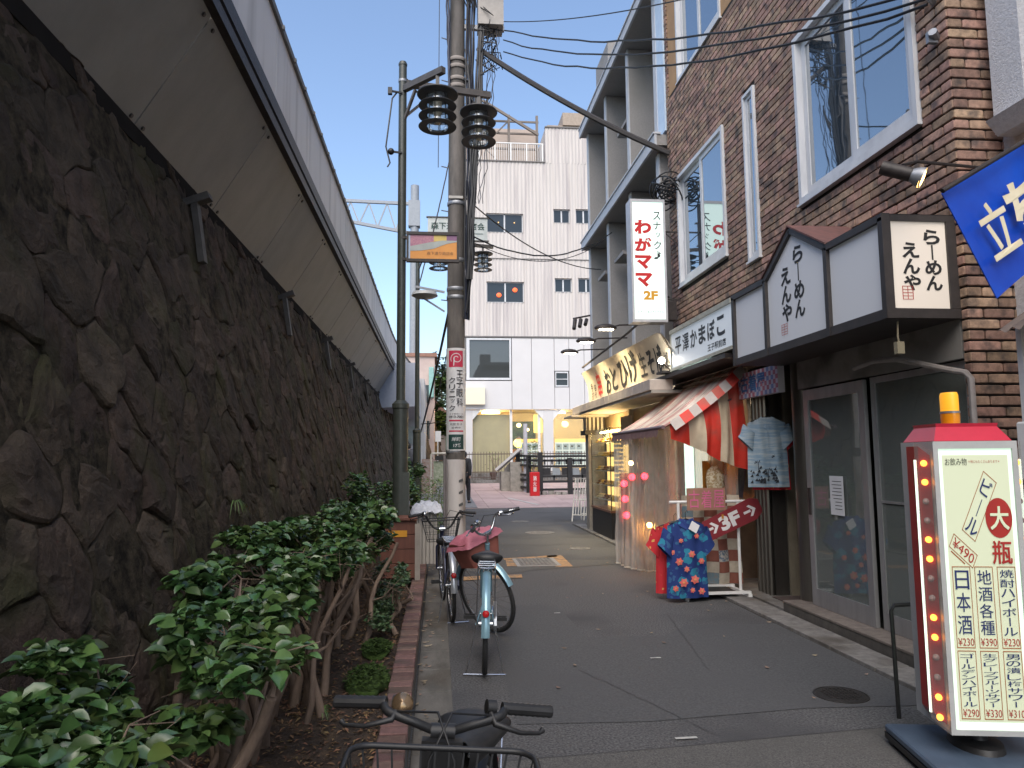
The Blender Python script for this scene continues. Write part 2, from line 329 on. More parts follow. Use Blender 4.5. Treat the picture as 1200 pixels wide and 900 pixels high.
# tar line and cracks in the street
CR = mat('tar_line', (0.04, 0.04, 0.042), rough=0.7)
def crack(pts, w, name='tar_seam'):
    b = MB(); 
    for p, q in zip(pts, pts[1:]):
        d = Vector((q[0]-p[0], q[1]-p[1], 0)).normalized(); nn = Vector((-d.y, d.x, 0))*w/2; b.add([Vector((*p, 0.007))-nn, Vector((*q, 0.007))-nn, Vector((*q, 0.007))+nn, Vector((*p, 0.007))+nn], [(0, 1, 2, 3)])
    struct(b.build(name, CR))
random.seed(3)
def wander(a, c, n, j):
    return [(a[0]+(c[0]-a[0])*i/n+random.uniform(-j, j), a[1]+(c[1]-a[1])*i/n+random.uniform(-j, j)) for i in range(n+1)]
crack(wander((1.0, 5.3), (1.5, 4.0), 24, 0.010), 0.004)
crack([(0.1, 3.78), (1.16, 3.86), (2.3, 3.98), (3.05, 4.02)], 0.007)
crack(wander((0.1, 18.2), (3.3, 17.6), 12, 0.05), 0.035)
crack(wander((0.35, 12.6), (3.0, 12.9), 12, 0.04), 0.02)
crack(wander((2.2, 7.1), (1.9, 5.2), 40, 0.012), 0.0035)
crack(wander((0.12, 8.6), (1.6, 9.0), 30, 0.02), 0.006)
# manhole covers and lids
IRON = mat('cast_iron', (0.05, 0.045, 0.042), (0.028, 0.026, 0.025), scale=40, rough=0.55, bump=0.3, metal=0.4)
IRON2 = mat('worn_lid', (0.20, 0.19, 0.18), (0.12, 0.115, 0.11), scale=12, rough=0.7, bump=0.3)
def manhole(x, y, rr, label, m=IRON):
    t = thing('manhole_cover', label, 'manhole cover', (x, y, 0))
    MB().lathe((x, y, 0), [(rr*1.1, 0.0), (rr*1.1, 0.008), (rr*1.02, 0.010), (rr*1.02, 0.0)], 36).build('rim', m, t, smooth=30)
    b = MB().lathe((x, y, 0), [(rr, 0.001), (rr, 0.009), (rr*0.9, 0.011), (0.001, 0.011)], 36)
    for k in range(10):
        for j in range(-5, 6):
            px, py = (k-4.5)*rr*0.18, j*rr*0.18
            if math.hypot(px, py) < rr*0.8: b.box(x+px-rr*.05, y+py-rr*.05, 0.008, x+px+rr*.05, y+py+rr*.05, 0.015)
    b.build('lid', m, t)
manhole(2.52, 4.55, 0.15, 'small round cast iron manhole cover near the menu sign trolley')
manhole(2.05, 14.9, 0.27, 'pale worn round lid in the street in front of the far shops', IRON2)
manhole(1.95, 17.6, 0.2, 'smaller pale lid in the street just before the pink plaza', IRON2)
manhole(2.35, 12.2, 0.16, 'small pale lid in the street beside the plastic curtain', IRON2)
t = thing('access_hatch', 'square steel checker hatch framed by worn orange paint', 'hatch', (1.42, 10.7, 0))
MB().box(1.1, 10.3, 0.006, 1.72, 11.1, 0.012).build('frame', mat('hatch_frame', (0.3, 0.29, 0.28), rough=0.7), t)
b = MB().box(1.16, 10.36, 0.012, 1.66, 11.04, 0.018)
for i in range(9):
    for j in range(12): b.bar((1.18+i*.055, 10.39+j*.056, .019), (1.20+i*.055, 10.40+j*.056, .019), 0.007, 0.004)
b.build('plate', IRON2, t)

# left gutter, red brick kerb, planting strip
KY0, KY1 = 0.6, 19.0
gut = struct(MB().box(-0.135, -6, -0.04, 0.092, 22.4, 0.006).build('left_gutter', mat('joint_dark', (0.05, 0.045, 0.04), rough=1)))
gm = None; random.seed(5)
for k in range(44):
    y = 0.4+k*0.5
    if gm is None:
        gm = MB().bbox(-0.112, 0.004, 0, 0.112, 0.496, 0.022, 0.003).build('gutter_slab', DCONC, gut); gd = gm.data; gm.location = (-0.02, y, -0.004)
    else: inst(gd, 'gutter_slab', (-0.02, y, -0.004), gut)
kerb = struct(MB().box(-0.276, -6, -0.03, -0.146, 10.4, 0.185).build('brick_kerb', DCONC))
kb = MB().bbox(-0.067, -0.0445, -0.05, 0.067, 0.0445, 0, 0.005).build('kerb_brick', KBRICK, kerb); kd = kb.data; kb.location = (-0.211, KY0, 0.203)
for k in range(1, int((10.35-KY0)/0.104)):
    inst(kd, 'kerb_brick', (-0.211+random.uniform(-.003, .003), KY0+k*0.104, 0.203+random.uniform(-.004, .004)), kerb, rot=(random.uniform(-.02, .02), random.uniform(-.02, .02), random.uniform(-.02, .02)))
def soilz(x, y): return 0.12+0.05*noise.noise(Vector((x*2, y*2, 0)))+0.02*noise.noise(Vector((x*9, y*9, 3)))+max(0, -0.6-x)*0.06
b = MB().grid(lambda a, c: Vector((-1.75+1.475*a, -2+25*c, soilz(-1.75+1.475*a, -2+25*c))), 22, 260)
b.build('planting_soil', SOIL, smooth=60, kind='structure')
# dry leaf litter
random.seed(11); b = MB()
for k in range(7500):
    y = 1.2+9*random.random()**1.2; x = random.uniform(-1.3, -0.29); s = random.uniform(0.006, 0.015); a = random.uniform(0, 6.3); z = soilz(x, y)+0.008
    c, s2 = math.cos(a), math.sin(a); tl = random.uniform(-.5, .5)
    b.add([(x+c*s*1.5, y+s2*s*1.5, z+tl*s), (x-s2*s*.6, y+c*s*.6, z+0.005), (x-c*s*1.5, y-s2*s*1.5, z-tl*s+0.004), (x+s2*s*.6, y-c*s*.6, z+0.008)], [(0, 1, 2, 3)])
b.build('leaf_litter', DRY, kind='stuff')
b = MB()
for k in range(150):
    if k < 95: x, y = random.gauss(-0.08, 0.04), 1.8+9*random.random()
    else: x, y = random.uniform(0.2, 3.0), random.uniform(4, 14)
    s = random.uniform(0.007, 0.022); a = random.uniform(0, 6.3); c, s2 = math.cos(a), math.sin(a); z = 0.026 if x < 0.1 else 0.012
    b.add([(x+c*s*1.4, y+s2*s*1.4, z+.004), (x-s2*s*.7, y+c*s*.7, z), (x-c*s*1.4, y-s2*s*1.4, z+.006), (x+s2*s*.7, y-c*s*.7, z)], [(0, 1, 2, 3)])
b.build('fallen_leaves', mat('pale_dry_leaf', (0.30, 0.24, 0.17), (0.18, 0.12, 0.08), scale=6, rough=0.9, per=0.5), kind='stuff')

# right kerb slabs and the step under the glass front
rk = struct(MB().box(3.02, -6, -0.04, 3.33, 16.6, 0.004).build('right_gutter', mat('joint_dark', (0.05, 0.045, 0.04))))
g = MB().bbox(-0.13, 0.004, -0.02, 0.13, 0.592, 0.03, 0.004).build('gutter_slab', CONC, rk); g.location = (3.16, 0.2, 0); gd = g.data
for k in range(1, 27): inst(gd, 'gutter_slab', (3.16+random.uniform(-.003, .003), 0.2+k*0.6, random.uniform(-.003, .003)), rk)
TILE = mat('step_tile', (0.20, 0.17, 0.15), (0.14, 0.12, 0.105), scale=15, rough=0.7, bump=0.3, per=0.1)
stp = struct(MB().box(3.305, 2.0, -0.02, 3.60, 6.93, 0.112).build('shop_step', mat('step_side', (0.11, 0.10, 0.09), (0.07, 0.065, 0.06), scale=8, rough=0.8, bump=0.3)))
g = MB().bbox(-0.12, 0.002, -0.01, 0.12, 0.298, 0.010, 0.003).build('step_tile', TILE, stp); g.location = (3.42, 3.03, 0.112); gd = g.data
for k in range(1, 13): inst(gd, 'step_tile', (3.42, 3.03+k*0.3, 0.112), stp)
struct(MB().box(3.33, 6.95, -0.02, 6.0, 16.6, 0.03).build('shop_floor', CONC))

# ---------------- battered stone wall on the left ----------------
def bend(y): return 0.0046*max(0, y-24)**2 if y < 40 else 0.0046*256+0.147*(y-40)
SL = Vector((-0.75, 0, 3.6)).normalized(); SN = Vector((3.6, 0, 0.75)).normalized(); WL = 3.72
def WP(u, v, h=0): return Vector((-1.35+bend(u), u, 0.15))+SL*v+SN*h
sw = thing('stone_wall', 'dark brown battered retaining wall of rough irregular stones', 'wall', (-1.35, 0, 0.15))
def backing(a, c):
    u_, v_ = -3+43*a, -0.15+(WL+0.2)*c; return WP(u_, v_, 0.006+0.03*noise.noise(Vector((u_*3, v_*3, 1))))
MB().grid(backing, 220, 16).build('joint_filling', MORT, sw, smooth=60)
random.seed(21)
def clip(poly, p, q):   # keep the side nearer p than q
    mx, my = (p[0]+q[0])/2, (p[1]+q[1])/2; nx, ny = q[0]-p[0], q[1]-p[1]; out = []
    for i in range(len(poly)):
        a, c = poly[i], poly[(i+1) % len(poly)]; da = (a[0]-mx)*nx+(a[1]-my)*ny; dc = (c[0]-mx)*nx+(c[1]-my)*ny
        if da <= 0: out.append(a)
        if (da < 0 < dc) or (dc < 0 < da): t_ = da/(da-dc); out.append((a[0]+(c[0]-a[0])*t_, a[1]+(c[1]-a[1])*t_))
    return out
AX, AY = 0.50, 0.31
sites = []
for j in range(-1, 15):
    for i in range(-7, 90):
        sites.append((i*AX+(0.5*AX if j % 2 else 0)+random.uniform(-.16, .16), j*AY+random.uniform(-.12, .12)))
def stone_poly(k):
    p = sites[k]; poly = [(p[0]-.6, p[1]-.6), (p[0]+.6, p[1]-.6), (p[0]+.6, p[1]+.6), (p[0]-.6, p[1]+.6)]
    for q in sites:
        if q is p or abs(q[0]-p[0]) > 1.1 or abs(q[1]-p[1]) > 0.9: continue
        poly = clip(poly, p, q)
        if not poly: return poly
    return [(x, max(-0.1, min(WL, y))) for x, y in poly]
def stone_mesh(k, mb, detail, gap=0.006):
    p = sites[k]; poly = stone_poly(k)
    if len(poly) < 3: return False
    cx, cy_ = sum(q[0] for q in poly)/len(poly), sum(q[1] for q in poly)/len(poly)
    if cy_ < -0.1 or cy_ > WL: return False
    # resample the outline
    per = []; L = []
    for i in range(len(poly)):
        a, c = poly[i], poly[(i+1) % len(poly)]; L.append(math.hypot(c[0]-a[0], c[1]-a[1]))
    T = sum(L); 
    if T < 0.3: return False
    for s in range(detail):
        d = T*s/detail; i = 0
        while d > L[i] and i < len(L)-1: d -= L[i]; i += 1
        a, c = poly[i], poly[(i+1) % len(poly)]; t_ = d/max(L[i], 1e-6); per.append((a[0]+(c[0]-a[0])*t_, a[1]+(c[1]-a[1])*t_))
    hmax = random.uniform(0.005, 0.032); tx, ty = random.uniform(-.09, .09), random.uniform(-.09, .09)
    prof = [(1.0, -0.05), (0.995, 0.5), (0.93, 0.85), (0.76, 1.0), (0.56, 1.0), (0.30, 1.0)]
    vs = []; fs = []
    for (sc_, h) in prof:
        for (x, y) in per:
            dx, dy = x-cx, y-cy_; l = max(math.hypot(dx, dy), 1e-4); g = max(0, (l-gap)/l)
            X_, Y_ = cx+dx*sc_*g, cy_+dy*sc_*g
            hh = hmax*h+max(0, h)*(0.017*noise.fractal(Vector((X_*5, Y_*5, k*1.7)), 1.0, 2.0, 4)+0.012*noise.noise(Vector((X_*19, Y_*19, k))))+(X_-cx)*tx*max(h, 0)+(Y_-cy_)*ty*max(h, 0)
            nn = noise.noise_vector(Vector((X_*7, Y_*7, 5)))*0.040
            vs.append(WP(X_+nn.x, min(Y_+nn.y, WL), hh if h > 0 else -0.05))
    vs.append(WP(cx, cy_, hmax+0.02*noise.noise(Vector((cx*6, cy_*6, 9)))))
    n = detail
    for r_ in range(len(prof)-1):
        for s in range(n): s2 = (s+1) % n; fs.append((r_*n+s, r_*n+s2, (r_+1)*n+s2, (r_+1)*n+s))
    fs += [((len(prof)-1)*n+s, (len(prof)-1)*n+(s+1) % n, len(vs)-1) for s in range(n)]
    mb.add(vs, fs); return True
order = sorted([k for k in range(len(sites)) if sites[k][0] > 0.9], key=lambda k: sites[k][0])
cnt = 0; rest = MB()
for k in order:
    if cnt < 300:
        m_ = MB()
        if stone_mesh(k, m_, 24): m_.build('stone', STONE, sw); cnt += 1
    else: stone_mesh(k, rest, 10)
for k in range(len(sites)):
    if sites[k][0] <= 0.9: stone_mesh(k, rest, 10)
rest.build('distant_stones', STONE, sw, kind='stuff')

# ---------------- overhanging barrier above the wall ----------------
ob_ = thing('overhanging_barrier', 'grey board soffit with white parapet overhanging the dark stone wall', 'railway barrier', (-2.1, 0, 3.8))
I0, O0 = Vector((-2.12, 0, 3.8)), Vector((-1.61, 0, 4.65))
dS = (O0-I0).normalized(); nS = Vector((dS.z, 0, -dS.x))
def at(p, y, d=Vector((0, 0, 0))): return Vector((p.x+bend(y), y, p.z))+d
PS = 1.78; ys = [5.13+PS*k for k in range(-5, 18)]
for k in range(len(ys)-1):
    y0, y1 = ys[k]+0.008, ys[k+1]-0.008
    P = [at(I0, y0), at(O0, y0), at(O0, y1), at(I0, y1)]; MB().prism(P, -nS*0.03).build('soffit_board', PANEL, ob_, fix=True)
    W0, W1 = Vector((-1.55, 0, 4.92)), Vector((-1.55, 0, 5.70))
    MB().prism([at(W0, y0), at(W0, y1), at(W1, y1), at(W1, y0)], (-0.03, 0, 0)).build('parapet_board', WPANEL, ob_, fix=True)
    b = MB()
    for (c0, yy) in ((I0+dS*0.06, ys[k]+0.10), (I0+dS*0.06, ys[k+1]-0.10), (O0-dS*0.05, ys[k]+0.10), (O0-dS*0.05, ys[k+1]-0.10)):
        b.cyl(at(c0, yy)+nS*0.001, at(c0, yy)+nS*0.014, 0.016, n=6)
    b.build('bolts', DKST, ob_, kind='stuff')
b = MB(); yb = [-4+1.0*k for k in range(39)]
for a, c in zip(yb, yb[1:]):
    for P0, P1, Wd, H in (((-1.58, 4.70), None, 0.07, 0.10), ((-1.56, 4.85), None, 0.05, 0.14)):
        b.bar((P0[0]+bend(a), a, P0[1]), (P0[0]+bend(c), c, P0[1]), Wd, H)
    b.bar((-1.66+bend(a), a, 4.62), (-1.66+bend(c), c, 4.62), 0.03, 0.05)
b.build('edge_beam', DKST, ob_)
b = MB()
for a, c in zip(yb, yb[1:]): b.bar((-1.565+bend(a), a, 5.735), (-1.565+bend(c), c, 5.735), 0.09, 0.07)
for k in range(60): y = -2+0.6*k; b.box(-1.535+bend(y), y-.02, 5.70, -1.50+bend(y), y+.02, 5.74)
b.build('coping', COPE, ob_)
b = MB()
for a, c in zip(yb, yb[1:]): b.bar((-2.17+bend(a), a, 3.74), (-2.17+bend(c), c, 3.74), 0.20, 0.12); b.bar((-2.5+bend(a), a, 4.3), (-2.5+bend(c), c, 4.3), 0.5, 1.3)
b.build('gap_shade_beam', mat('shadowed_beam', (0.02, 0.018, 0.017), rough=1, spec=.05), ob_)  # near-black colour stands in for deep shade in the gap above the wall
BRK = mat('bracket_steel', (0.06, 0.055, 0.05), (0.035, 0.03, 0.028), scale=9, rough=0.6, bump=0.3)
for k in range(9):
    y = 2.5+3.55*k
    MB().bar((-1.98+bend(y), y, 3.62), (-1.90+bend(y), y, 3.10), 0.09, 0.05).bar((-1.86+bend(y), y, 3.66), (-2.15+bend(y), y, 3.55), 0.10, 0.06).build('bracket', BRK, ob_)
# body of the embankment behind the wall
EMB = mat('embankment', (0.12, 0.11, 0.10), rough=1)
b = MB()
for a, c in zip(yb, yb[1:]):
    b.prism([(-1.42+bend(a), a, 0.1), (-9, a, 0.1), (-9, a, 3.9), (-2.2+bend(a), a, 3.9)], (0, c-a, 0))
struct(b.build('embankment', EMB, fix=True))

# ---------------- hedge shrubs ----------------
def leaf_mesh(L=0.06, W=0.040):
    m_ = MB(); P = [(0, 0), (.28, .42), (.6, .5), (.85, .28), (1.0, 0)]
    vs = [(0, 0, 0)]+[(p[0]*L, p[1]*W, 0.010*p[1]*2-0.012*p[0]**2) for p in P[1:4]]+[(L, 0, -0.014)]+[(p[0]*L, -p[1]*W, 0.010*p[1]*2-0.012*p[0]**2) for p in reversed(P[1:4])]+[(L*.55, 0, -0.004)]
    n = len(vs)-1
    return m_.add(vs, [(i, (i+1) % n, n) for i in range(n)])
LF = leaf_mesh(); LV = [v.copy() for v in LF.v]; LFc = LF.f
def add_leaf(mb, p, M, s): mb.add([p+M @ (v*s) for v in LV], LFc)
SV = [Vector(v) for v in ((0, 0, 0), (.35, .22, .04), (1, 0, -.05), (.35, -.22, .04))]
def add_small(mb, p, M, s): mb.add([p+M @ (v*s) for v in SV], [(0, 1, 2), (0, 2, 3)])
def rndM(up=0.6, rnd=random):
    yaw = rnd.uniform(0, 6.283); d = Vector((math.cos(yaw), math.sin(yaw), rnd.uniform(-0.35, 0.7))).normalized()
    n = Vector((rnd.gauss(0, .45), rnd.gauss(0, .45), up+rnd.random()*.5)).normalized(); y = n.cross(d).normalized(); n = d.cross(y)
    return Matrix((d, y, n)).transposed()
def shrub(label, x, y, rx, ry, z0, z1, nleaf, near, seed, trunks, lsize=1.0, name='hedge_shrub', lm=None, group='camellia shrubs of the hedge along the stone wall'):
    rnd = random.Random(seed); t = thing(name, label, 'shrub', (x, y, 0.15), group=None)
    # trunks with limbs
    tips = []
    for k in range(trunks):
        bx, by = x+rnd.uniform(-.25, .3)*rx*2, y+rnd.uniform(-.8, .8)*ry; m_ = MB(); lean = Vector((rnd.uniform(-.18, .22), rnd.uniform(-.2, .2), 0))
        H = z0-0.02+rnd.uniform(0, .08); pts = []; n = 7
        for i in range(n+1):
            q = i/n; pts.append(Vector((bx, by, 0.10))+lean*q*1.1+Vector((0.035*math.sin(q*7+k), 0.035*math.cos(q*6+k*2), H*q)))
        r0 = rnd.uniform(0.013, 0.026); m_.tube(pts, [r0*(1.25-0.55*i/n) for i in range(n+1)], 7)
        for l in range(rnd.randint(2, 3)):
            i = rnd.randint(3, n); d = Vector((rnd.uniform(-1, 1)*rx, rnd.uniform(-1, 1)*ry, rnd.uniform(.12, .38))); e = pts[i]+d*0.6
            e.z = min(e.z, z1-.05); mid = (pts[i]+e)/2+Vector((rnd.uniform(-.04, .04), rnd.uniform(-.04, .04), -.03)); m_.tube([pts[i], mid, e], [r0*.5, r0*.32, r0*.12], 5); tips.append(e)
            for w_ in range(3):
                e2 = e+Vector((rnd.uniform(-.14, .14), rnd.uniform(-.14, .14), rnd.uniform(0, .06))); e2.z = min(e2.z, z1-.04); m_.tube([mid if w_ == 0 else e, e2], [r0*.12, r0*.06], 4); tips.append(e2)
        m_.build('trunk', BARK, t, smooth=60)
    st = MB(); singles = 0; made = None
    cl = [(Vector((rnd.uniform(-1, 1), rnd.uniform(-1, 1), rnd.uniform(-.9, 1))), rnd.uniform(.22, .42)) for _ in range(15)]
    Ls = []
    for k in range(nleaf):
        c, rr = rnd.choice(cl); dv = Vector((rnd.gauss(0, 1), rnd.gauss(0, 1), rnd.gauss(0, 1))).normalized()*rr*(rnd.random()**.33)
        q = c+dv; p = Vector((x+q.x*rx, y+q.y*ry, (z0+z1)/2+q.z*(z1-z0)/2)); Ls.append(p)
    Ls.sort(key=lambda p: (p-Vector((0, 0, 1.5))).length)
    for k, p in enumerate(Ls):
        s = rnd.uniform(.75, 1.25)*lsize; M_ = rndM(rnd=rnd)
        if k < near:
            if made is None:
                made = MB().add([v+off(t) for v in LV], LFc).build('leaf', lm or LEAF, t, smooth=60); ld = made.data; o = made
            else: o = bpy.data.objects.new('leaf', ld); link(o); o.parent = t; OFF[o.name] = off(t)
            o.location = p-off(t); o.rotation_euler = M_.to_euler(); o.scale = (s, s, s)
        else: add_leaf(st, p, M_, s)
    if st.v: st.build('foliage', lm or LEAF, t, smooth=60, kind='stuff')
    return t
shrub('nearest hedge shrub at the bottom left corner, broad leaves low against the stone wall', -0.86, 1.74, 0.25, 0.34, 0.66, 0.88, 850, 300, 1, 3, 1.0)
shrub('second hedge shrub from the camera, a bare bent branch showing among its leaves', -0.86, 2.42, 0.31, 0.44, 0.64, 0.97, 1800, 300, 2, 5, 1.0)
shrub('third hedge shrub from the camera with thick bare brown trunks below the leaves', -0.84, 3.45, 0.26, 0.50, 0.78, 1.04, 2000, 300, 3, 8, 0.95)
shrub('fourth hedge shrub from the camera, a low flat crown over a cluster of thin trunks', -0.80, 4.5, 0.33, 0.55, 0.80, 1.07, 2300, 300, 4, 9, 1.0)
shrub('fifth hedge shrub from the camera, dense leaves level with the bicycle seats', -0.76, 5.6, 0.34, 0.62, 0.74, 1.09, 2600, 0, 5, 8, 1.0)
shrub('sixth hedge shrub, tall dense crown two shrubs before the green lamp post', -0.80, 6.8, 0.34, 0.62, 0.55, 1.08, 2000, 0, 6, 5, 1.1)
shrub('last hedge shrub, dark leaves right beside the base of the green lamp post', -0.86, 8.0, 0.30, 0.6, 0.4, 1.04, 1900, 0, 8, 4, 1.1)
shrub('low shrub with pale edged leaves leaning over the brick kerb', -0.42, 6.4, 0.13, 0.55, 0.2, 0.60, 1500, 0, 9, 3, 0.62, name='variegated_shrub', lm=LEAF2)
shrub('leafy bush behind the green lamp post, against the far end of the stone wall', -0.95, 10.6, 0.42, 1.1, 0.35, 1.25, 2200, 0, 10, 4, 1.2, name='bush')
shrub('rounded dark bush between the two lamp posts and the utility pole', -0.42, 14.2, 0.35, 1.3, 0.2, 1.35, 2200, 0, 12, 3, 1.3, name='bush')
# moss cushions and grass tufts
def moss(x, y, rx, ry, h, label, seed):
    rnd = random.Random(seed); b = MB().sphere((x, y, 0.13), rx, ry, h, 26, 14); b.jit(0.035, 9); 
    for k in range(900):
        a, t_ = rnd.uniform(0, 6.28), rnd.uniform(0, 1.4); p = Vector((x+rx*math.sin(t_)*math.cos(a), y+ry*math.sin(t_)*math.sin(a), 0.15+h*math.cos(t_))); add_small(b, p, rndM(rnd=rnd), rnd.uniform(.018, .04))
    o = b.build('moss_cushion', MOSS, smooth=60); setp(o, label, 'moss')
moss(-0.43, 4.75, 0.13, 0.25, 0.06, 'bright green moss cushion on the bare soil inside the brick kerb', 1)
moss(-0.43, 5.5, 0.10, 0.16, 0.05, 'darker small moss clump just beyond the bright cushion', 2)
def tuft(base, n, L, label, seed, cat='grass tuft', down=0.4):
    rnd = random.Random(seed); b = MB(); B = Vector(base)
    for k in range(n):
        a = rnd.uniform(-1.4, 1.4); d = Vector((math.cos(a)*.5, math.sin(a), 0)); l = L*rnd.uniform(.5, 1); sd_ = d.cross(Vector((0, 0, 1)))*0.004; pts = [B+d*l*q+Vector((0, 0, l*(.7*q-down*2.2*q*q))) for q in (0, .33, .66, 1)]
        b.add([pts[0]-sd_, pts[0]+sd_, pts[1]-sd_, pts[1]+sd_, pts[2]-sd_*.7, pts[2]+sd_*.7, pts[3]], [(0, 1, 3, 2), (2, 3, 5, 4), (4, 5, 6)])
    o = b.build('grass_tuft', mat('grass_blade', (0.16, 0.24, 0.07), (0.08, 0.15, 0.04), scale=8, rough=0.5, per=0.3)); setp(o, label, cat)
tuft(WP(5.75, 1.05, 0.05), 26, 0.24, 'thin green grass tuft growing out of the stone wall joints', 3, down=.55)
tuft((-0.62, 4.2, 0.15), 22, 0.14, 'small weed tuft at the foot of the hedge trunks', 4)
# ================= RIGHT SIDE =================
XF = 3.483
SUY, ZU = Vector((0, -1, 0)), Vector((0, 0, 1)); XU = Vector((1, 0, 0))
BRICKM = mat('facade_brick', (0.40, 0.255, 0.185), (0.225, 0.145, 0.105), scale=22, rough=0.8, bump=0.7, bscale=70, bd=0.006, per=0.34, c3=(0.10, 0.075, 0.065), s3=9)
JOINT = mat('brick_joint', (0.03, 0.025, 0.023), rough=1)
SILL = mat('window_frame_aluminium', (0.62, 0.63, 0.65), (0.52, 0.53, 0.55), scale=6, rough=0.4, stretch=(1, 1, .3))
SKYG = glass('upper_window_glass', (0.035, 0.05, 0.065), gl=0.62, wav=0.02)
SHOPG = glass('shop_front_glass', (0.17, 0.19, 0.18), gl=0.18, trans=0.30, wav=0.01)
TEALG = glass('teal_window_glass', (0.16, 0.24, 0.24), gl=0.4)
bb = thing('brick_building', 'brown brick building with white framed windows over the ramen shop', 'building', (XF, 4.45, 0))
W3 = (4.775, 6.53, 3.90, 5.56); WS = (7.44, 7.73, 3.66, 5.59); W1 = (8.34, 10.06, 3.925, 5.556); WU = (7.9, 10.36, 6.94, 9.3); WT = (4.7, 6.5, 6.94, 8.6)
YE = 10.48; ZT = 9.3
HO = [W3, WS, W1, WU, WT, (4.52, YE, -1, 2.42)]
m_ = MB(); wallholes(m_, XF+0.012, 4.455, YE, 0.0, ZT, HO, 0.10)
m_.add([(XF+.012, 4.462, 0), (3.98, 4.462, 0), (3.98, 4.462, ZT), (XF+.012, 4.462, ZT)], [(0, 1, 2, 3)])
m_.box(3.98, 4.47, 2.42, 8, YE, ZT)
m_.build('wall', JOINT, bb)
# bricks: street face then the end wall round the corner
P_, H_ = 0.222, 0.0725; recs = []
nz_ = int(ZT/H_)
for j in range(nz_):
    z0 = j*H_+0.007; z1 = z0+H_-0.015
    spans = [(4.45, YE)]
    for h in HO:
        if z1 > h[2]-0.02 and z0 < h[3]+0.02:
            ns = []
            for a, c in spans:
                if h[1] <= a or h[0] >= c: ns.append((a, c))
                else:
                    if h[0]-0.01 > a: ns.append((a, h[0]-0.01))
                    if h[1]+0.01 < c: ns.append((h[1]+0.01, c))
            spans = ns
    k0 = -1 if j % 2 else 0
    for k in range(k0, 32):
        a = 4.45+k*P_+(P_/2 if j % 2 else 0); c = a+P_-0.011
        for s, e in spans:
            a2, c2 = max(a, s), min(c, e)
            if c2-a2 > 0.03: recs.append(('F', (a2+c2)/2, (z0+z1)/2, c2-a2))
    x = XF+(0.115 if j % 2 else 0.225)
    xs = [(XF+0.004, x-0.010)]+[(x+i*P_, min(x+(i+1)*P_-0.01, 3.98)) for i in range(3)]
    for s, e in xs:
        if e-s > 0.03: recs.append(('E', (s+e)/2, (z0+z1)/2, e-s))
def vis(r_):
    y = r_[1] if r_[0] == 'F' else 4.45; z = r_[2]
    d = math.hypot(y, 3.5); el = (z-1.5)/d
    inv = y < 4.7 and z < 1.9 and r_[0] == 'F'
    return (0 if (el < 0.62 and z > 1.2) else 100)+d+(z-1.5)*0.25
recs.sort(key=vis)
BM = MB().bbox(-0.5, -0.5, -0.5, 0.5, 0.5, 0.5, 0.08)
def brickv(sx, sy, sz, c): return [Vector((v.x*sx, v.y*sy, v.z*sz))+c for v in BM.v]
fm = MB().add(brickv(0.030, 1.0, H_-0.015, Vector((0, 0, 0))), BM.f); em = MB().add(brickv(1.0, 0.030, H_-0.015, Vector((0, 0, 0))), BM.f)
fo = em_o = None; rest = MB(); random.seed(9)
for i, (kd_, q, z, l) in enumerate(recs):
    j_ = random.uniform(-.002, .003)
    c = Vector((XF+0.010+j_, q, z)) if kd_ == 'F' else Vector((q, 4.46+j_, z))
    if i < 300:
        if kd_ == 'F':
            if fo is None: fo = MB().add([v+off(bb) for v in fm.v], fm.f).build('brick', BRICKM, bb); o = fo
            else: o = bpy.data.objects.new('brick', fo.data); link(o); o.parent = bb
            o.scale = (1, l, 1)
        else:
            if em_o is None: em_o = MB().add([v+off(bb) for v in em.v], em.f).build('brick', BRICKM, bb); o = em_o
            else: o = bpy.data.objects.new('brick', em_o.data); link(o); o.parent = bb
            o.scale = (l, 1, 1)
        o.location = c-off(bb); OFF[o.name] = off(bb)
    else:
        if kd_ == 'F': rest.box(c.x-.015, q-l/2, z-(H_-.015)/2, c.x+.01, q+l/2, z+(H_-.015)/2)
        else: rest.box(q-l/2, c.y-.015, z-(H_-.015)/2, q+l/2, c.y+.01, z+(H_-.015)/2)
rest.build('upper_and_far_bricks', BRICKM, bb, kind='stuff')
def slider(h, parent, sashes=2, X=XF, fr=0.05, gl=SKYG, fm_=SILL, rail=None, label=None):
    y0, y1, z0, z1 = h
    b = MB()
    for s in ((y0, y0+fr, z0, z1), (y1-fr, y1, z0, z1), (y0+fr, y1-fr, z0, z0+fr), (y0+fr, y1-fr, z1-fr, z1)): b.box(X-0.03, s[0], s[2], X+0.09, s[1], s[3])
    b.box(X-0.045, y0-0.02, z0-0.025, X+0.05, y1+0.02, z0-0.002)
    w_ = b.build('window', fm_, parent)
    if label: w_['label'] = label
    n = sashes; span = (y1-y0-2*fr); 
    for i in range(n):
        a = y0+fr+span*i/n+(0.002 if i else 0); c = y0+fr+span*(i+1)/n-(0.0 if i < n-1 else 0); xo = X+0.012+0.034*(i % 2); b = MB(); t_ = 0.07 if n > 1 else 0.04
        for s in ((a, a+t_, z0+fr, z1-fr), (c-t_, c, z0+fr, z1-fr), (a+t_, c-t_, z0+fr, z0+fr+t_*1.4), (a+t_, c-t_, z1-fr-t_, z1-fr)): b.box(xo-0.012, s[0], s[2], xo+0.018, s[1], s[3])
        if rail: b.box(xo-0.010, a+t_, rail-.015, xo+.016, c-t_, rail+.015)
        b.build('sash', fm_, w_)
        MB().box(xo, a+t_, z0+fr+t_*1.4, xo+0.005, c-t_, z1-fr-t_).build('pane', gl, w_)
    return w_
slider(W3, bb); slider(WS, bb, 1, fr=0.035); slider(W1, bb); slider(WT, bb)
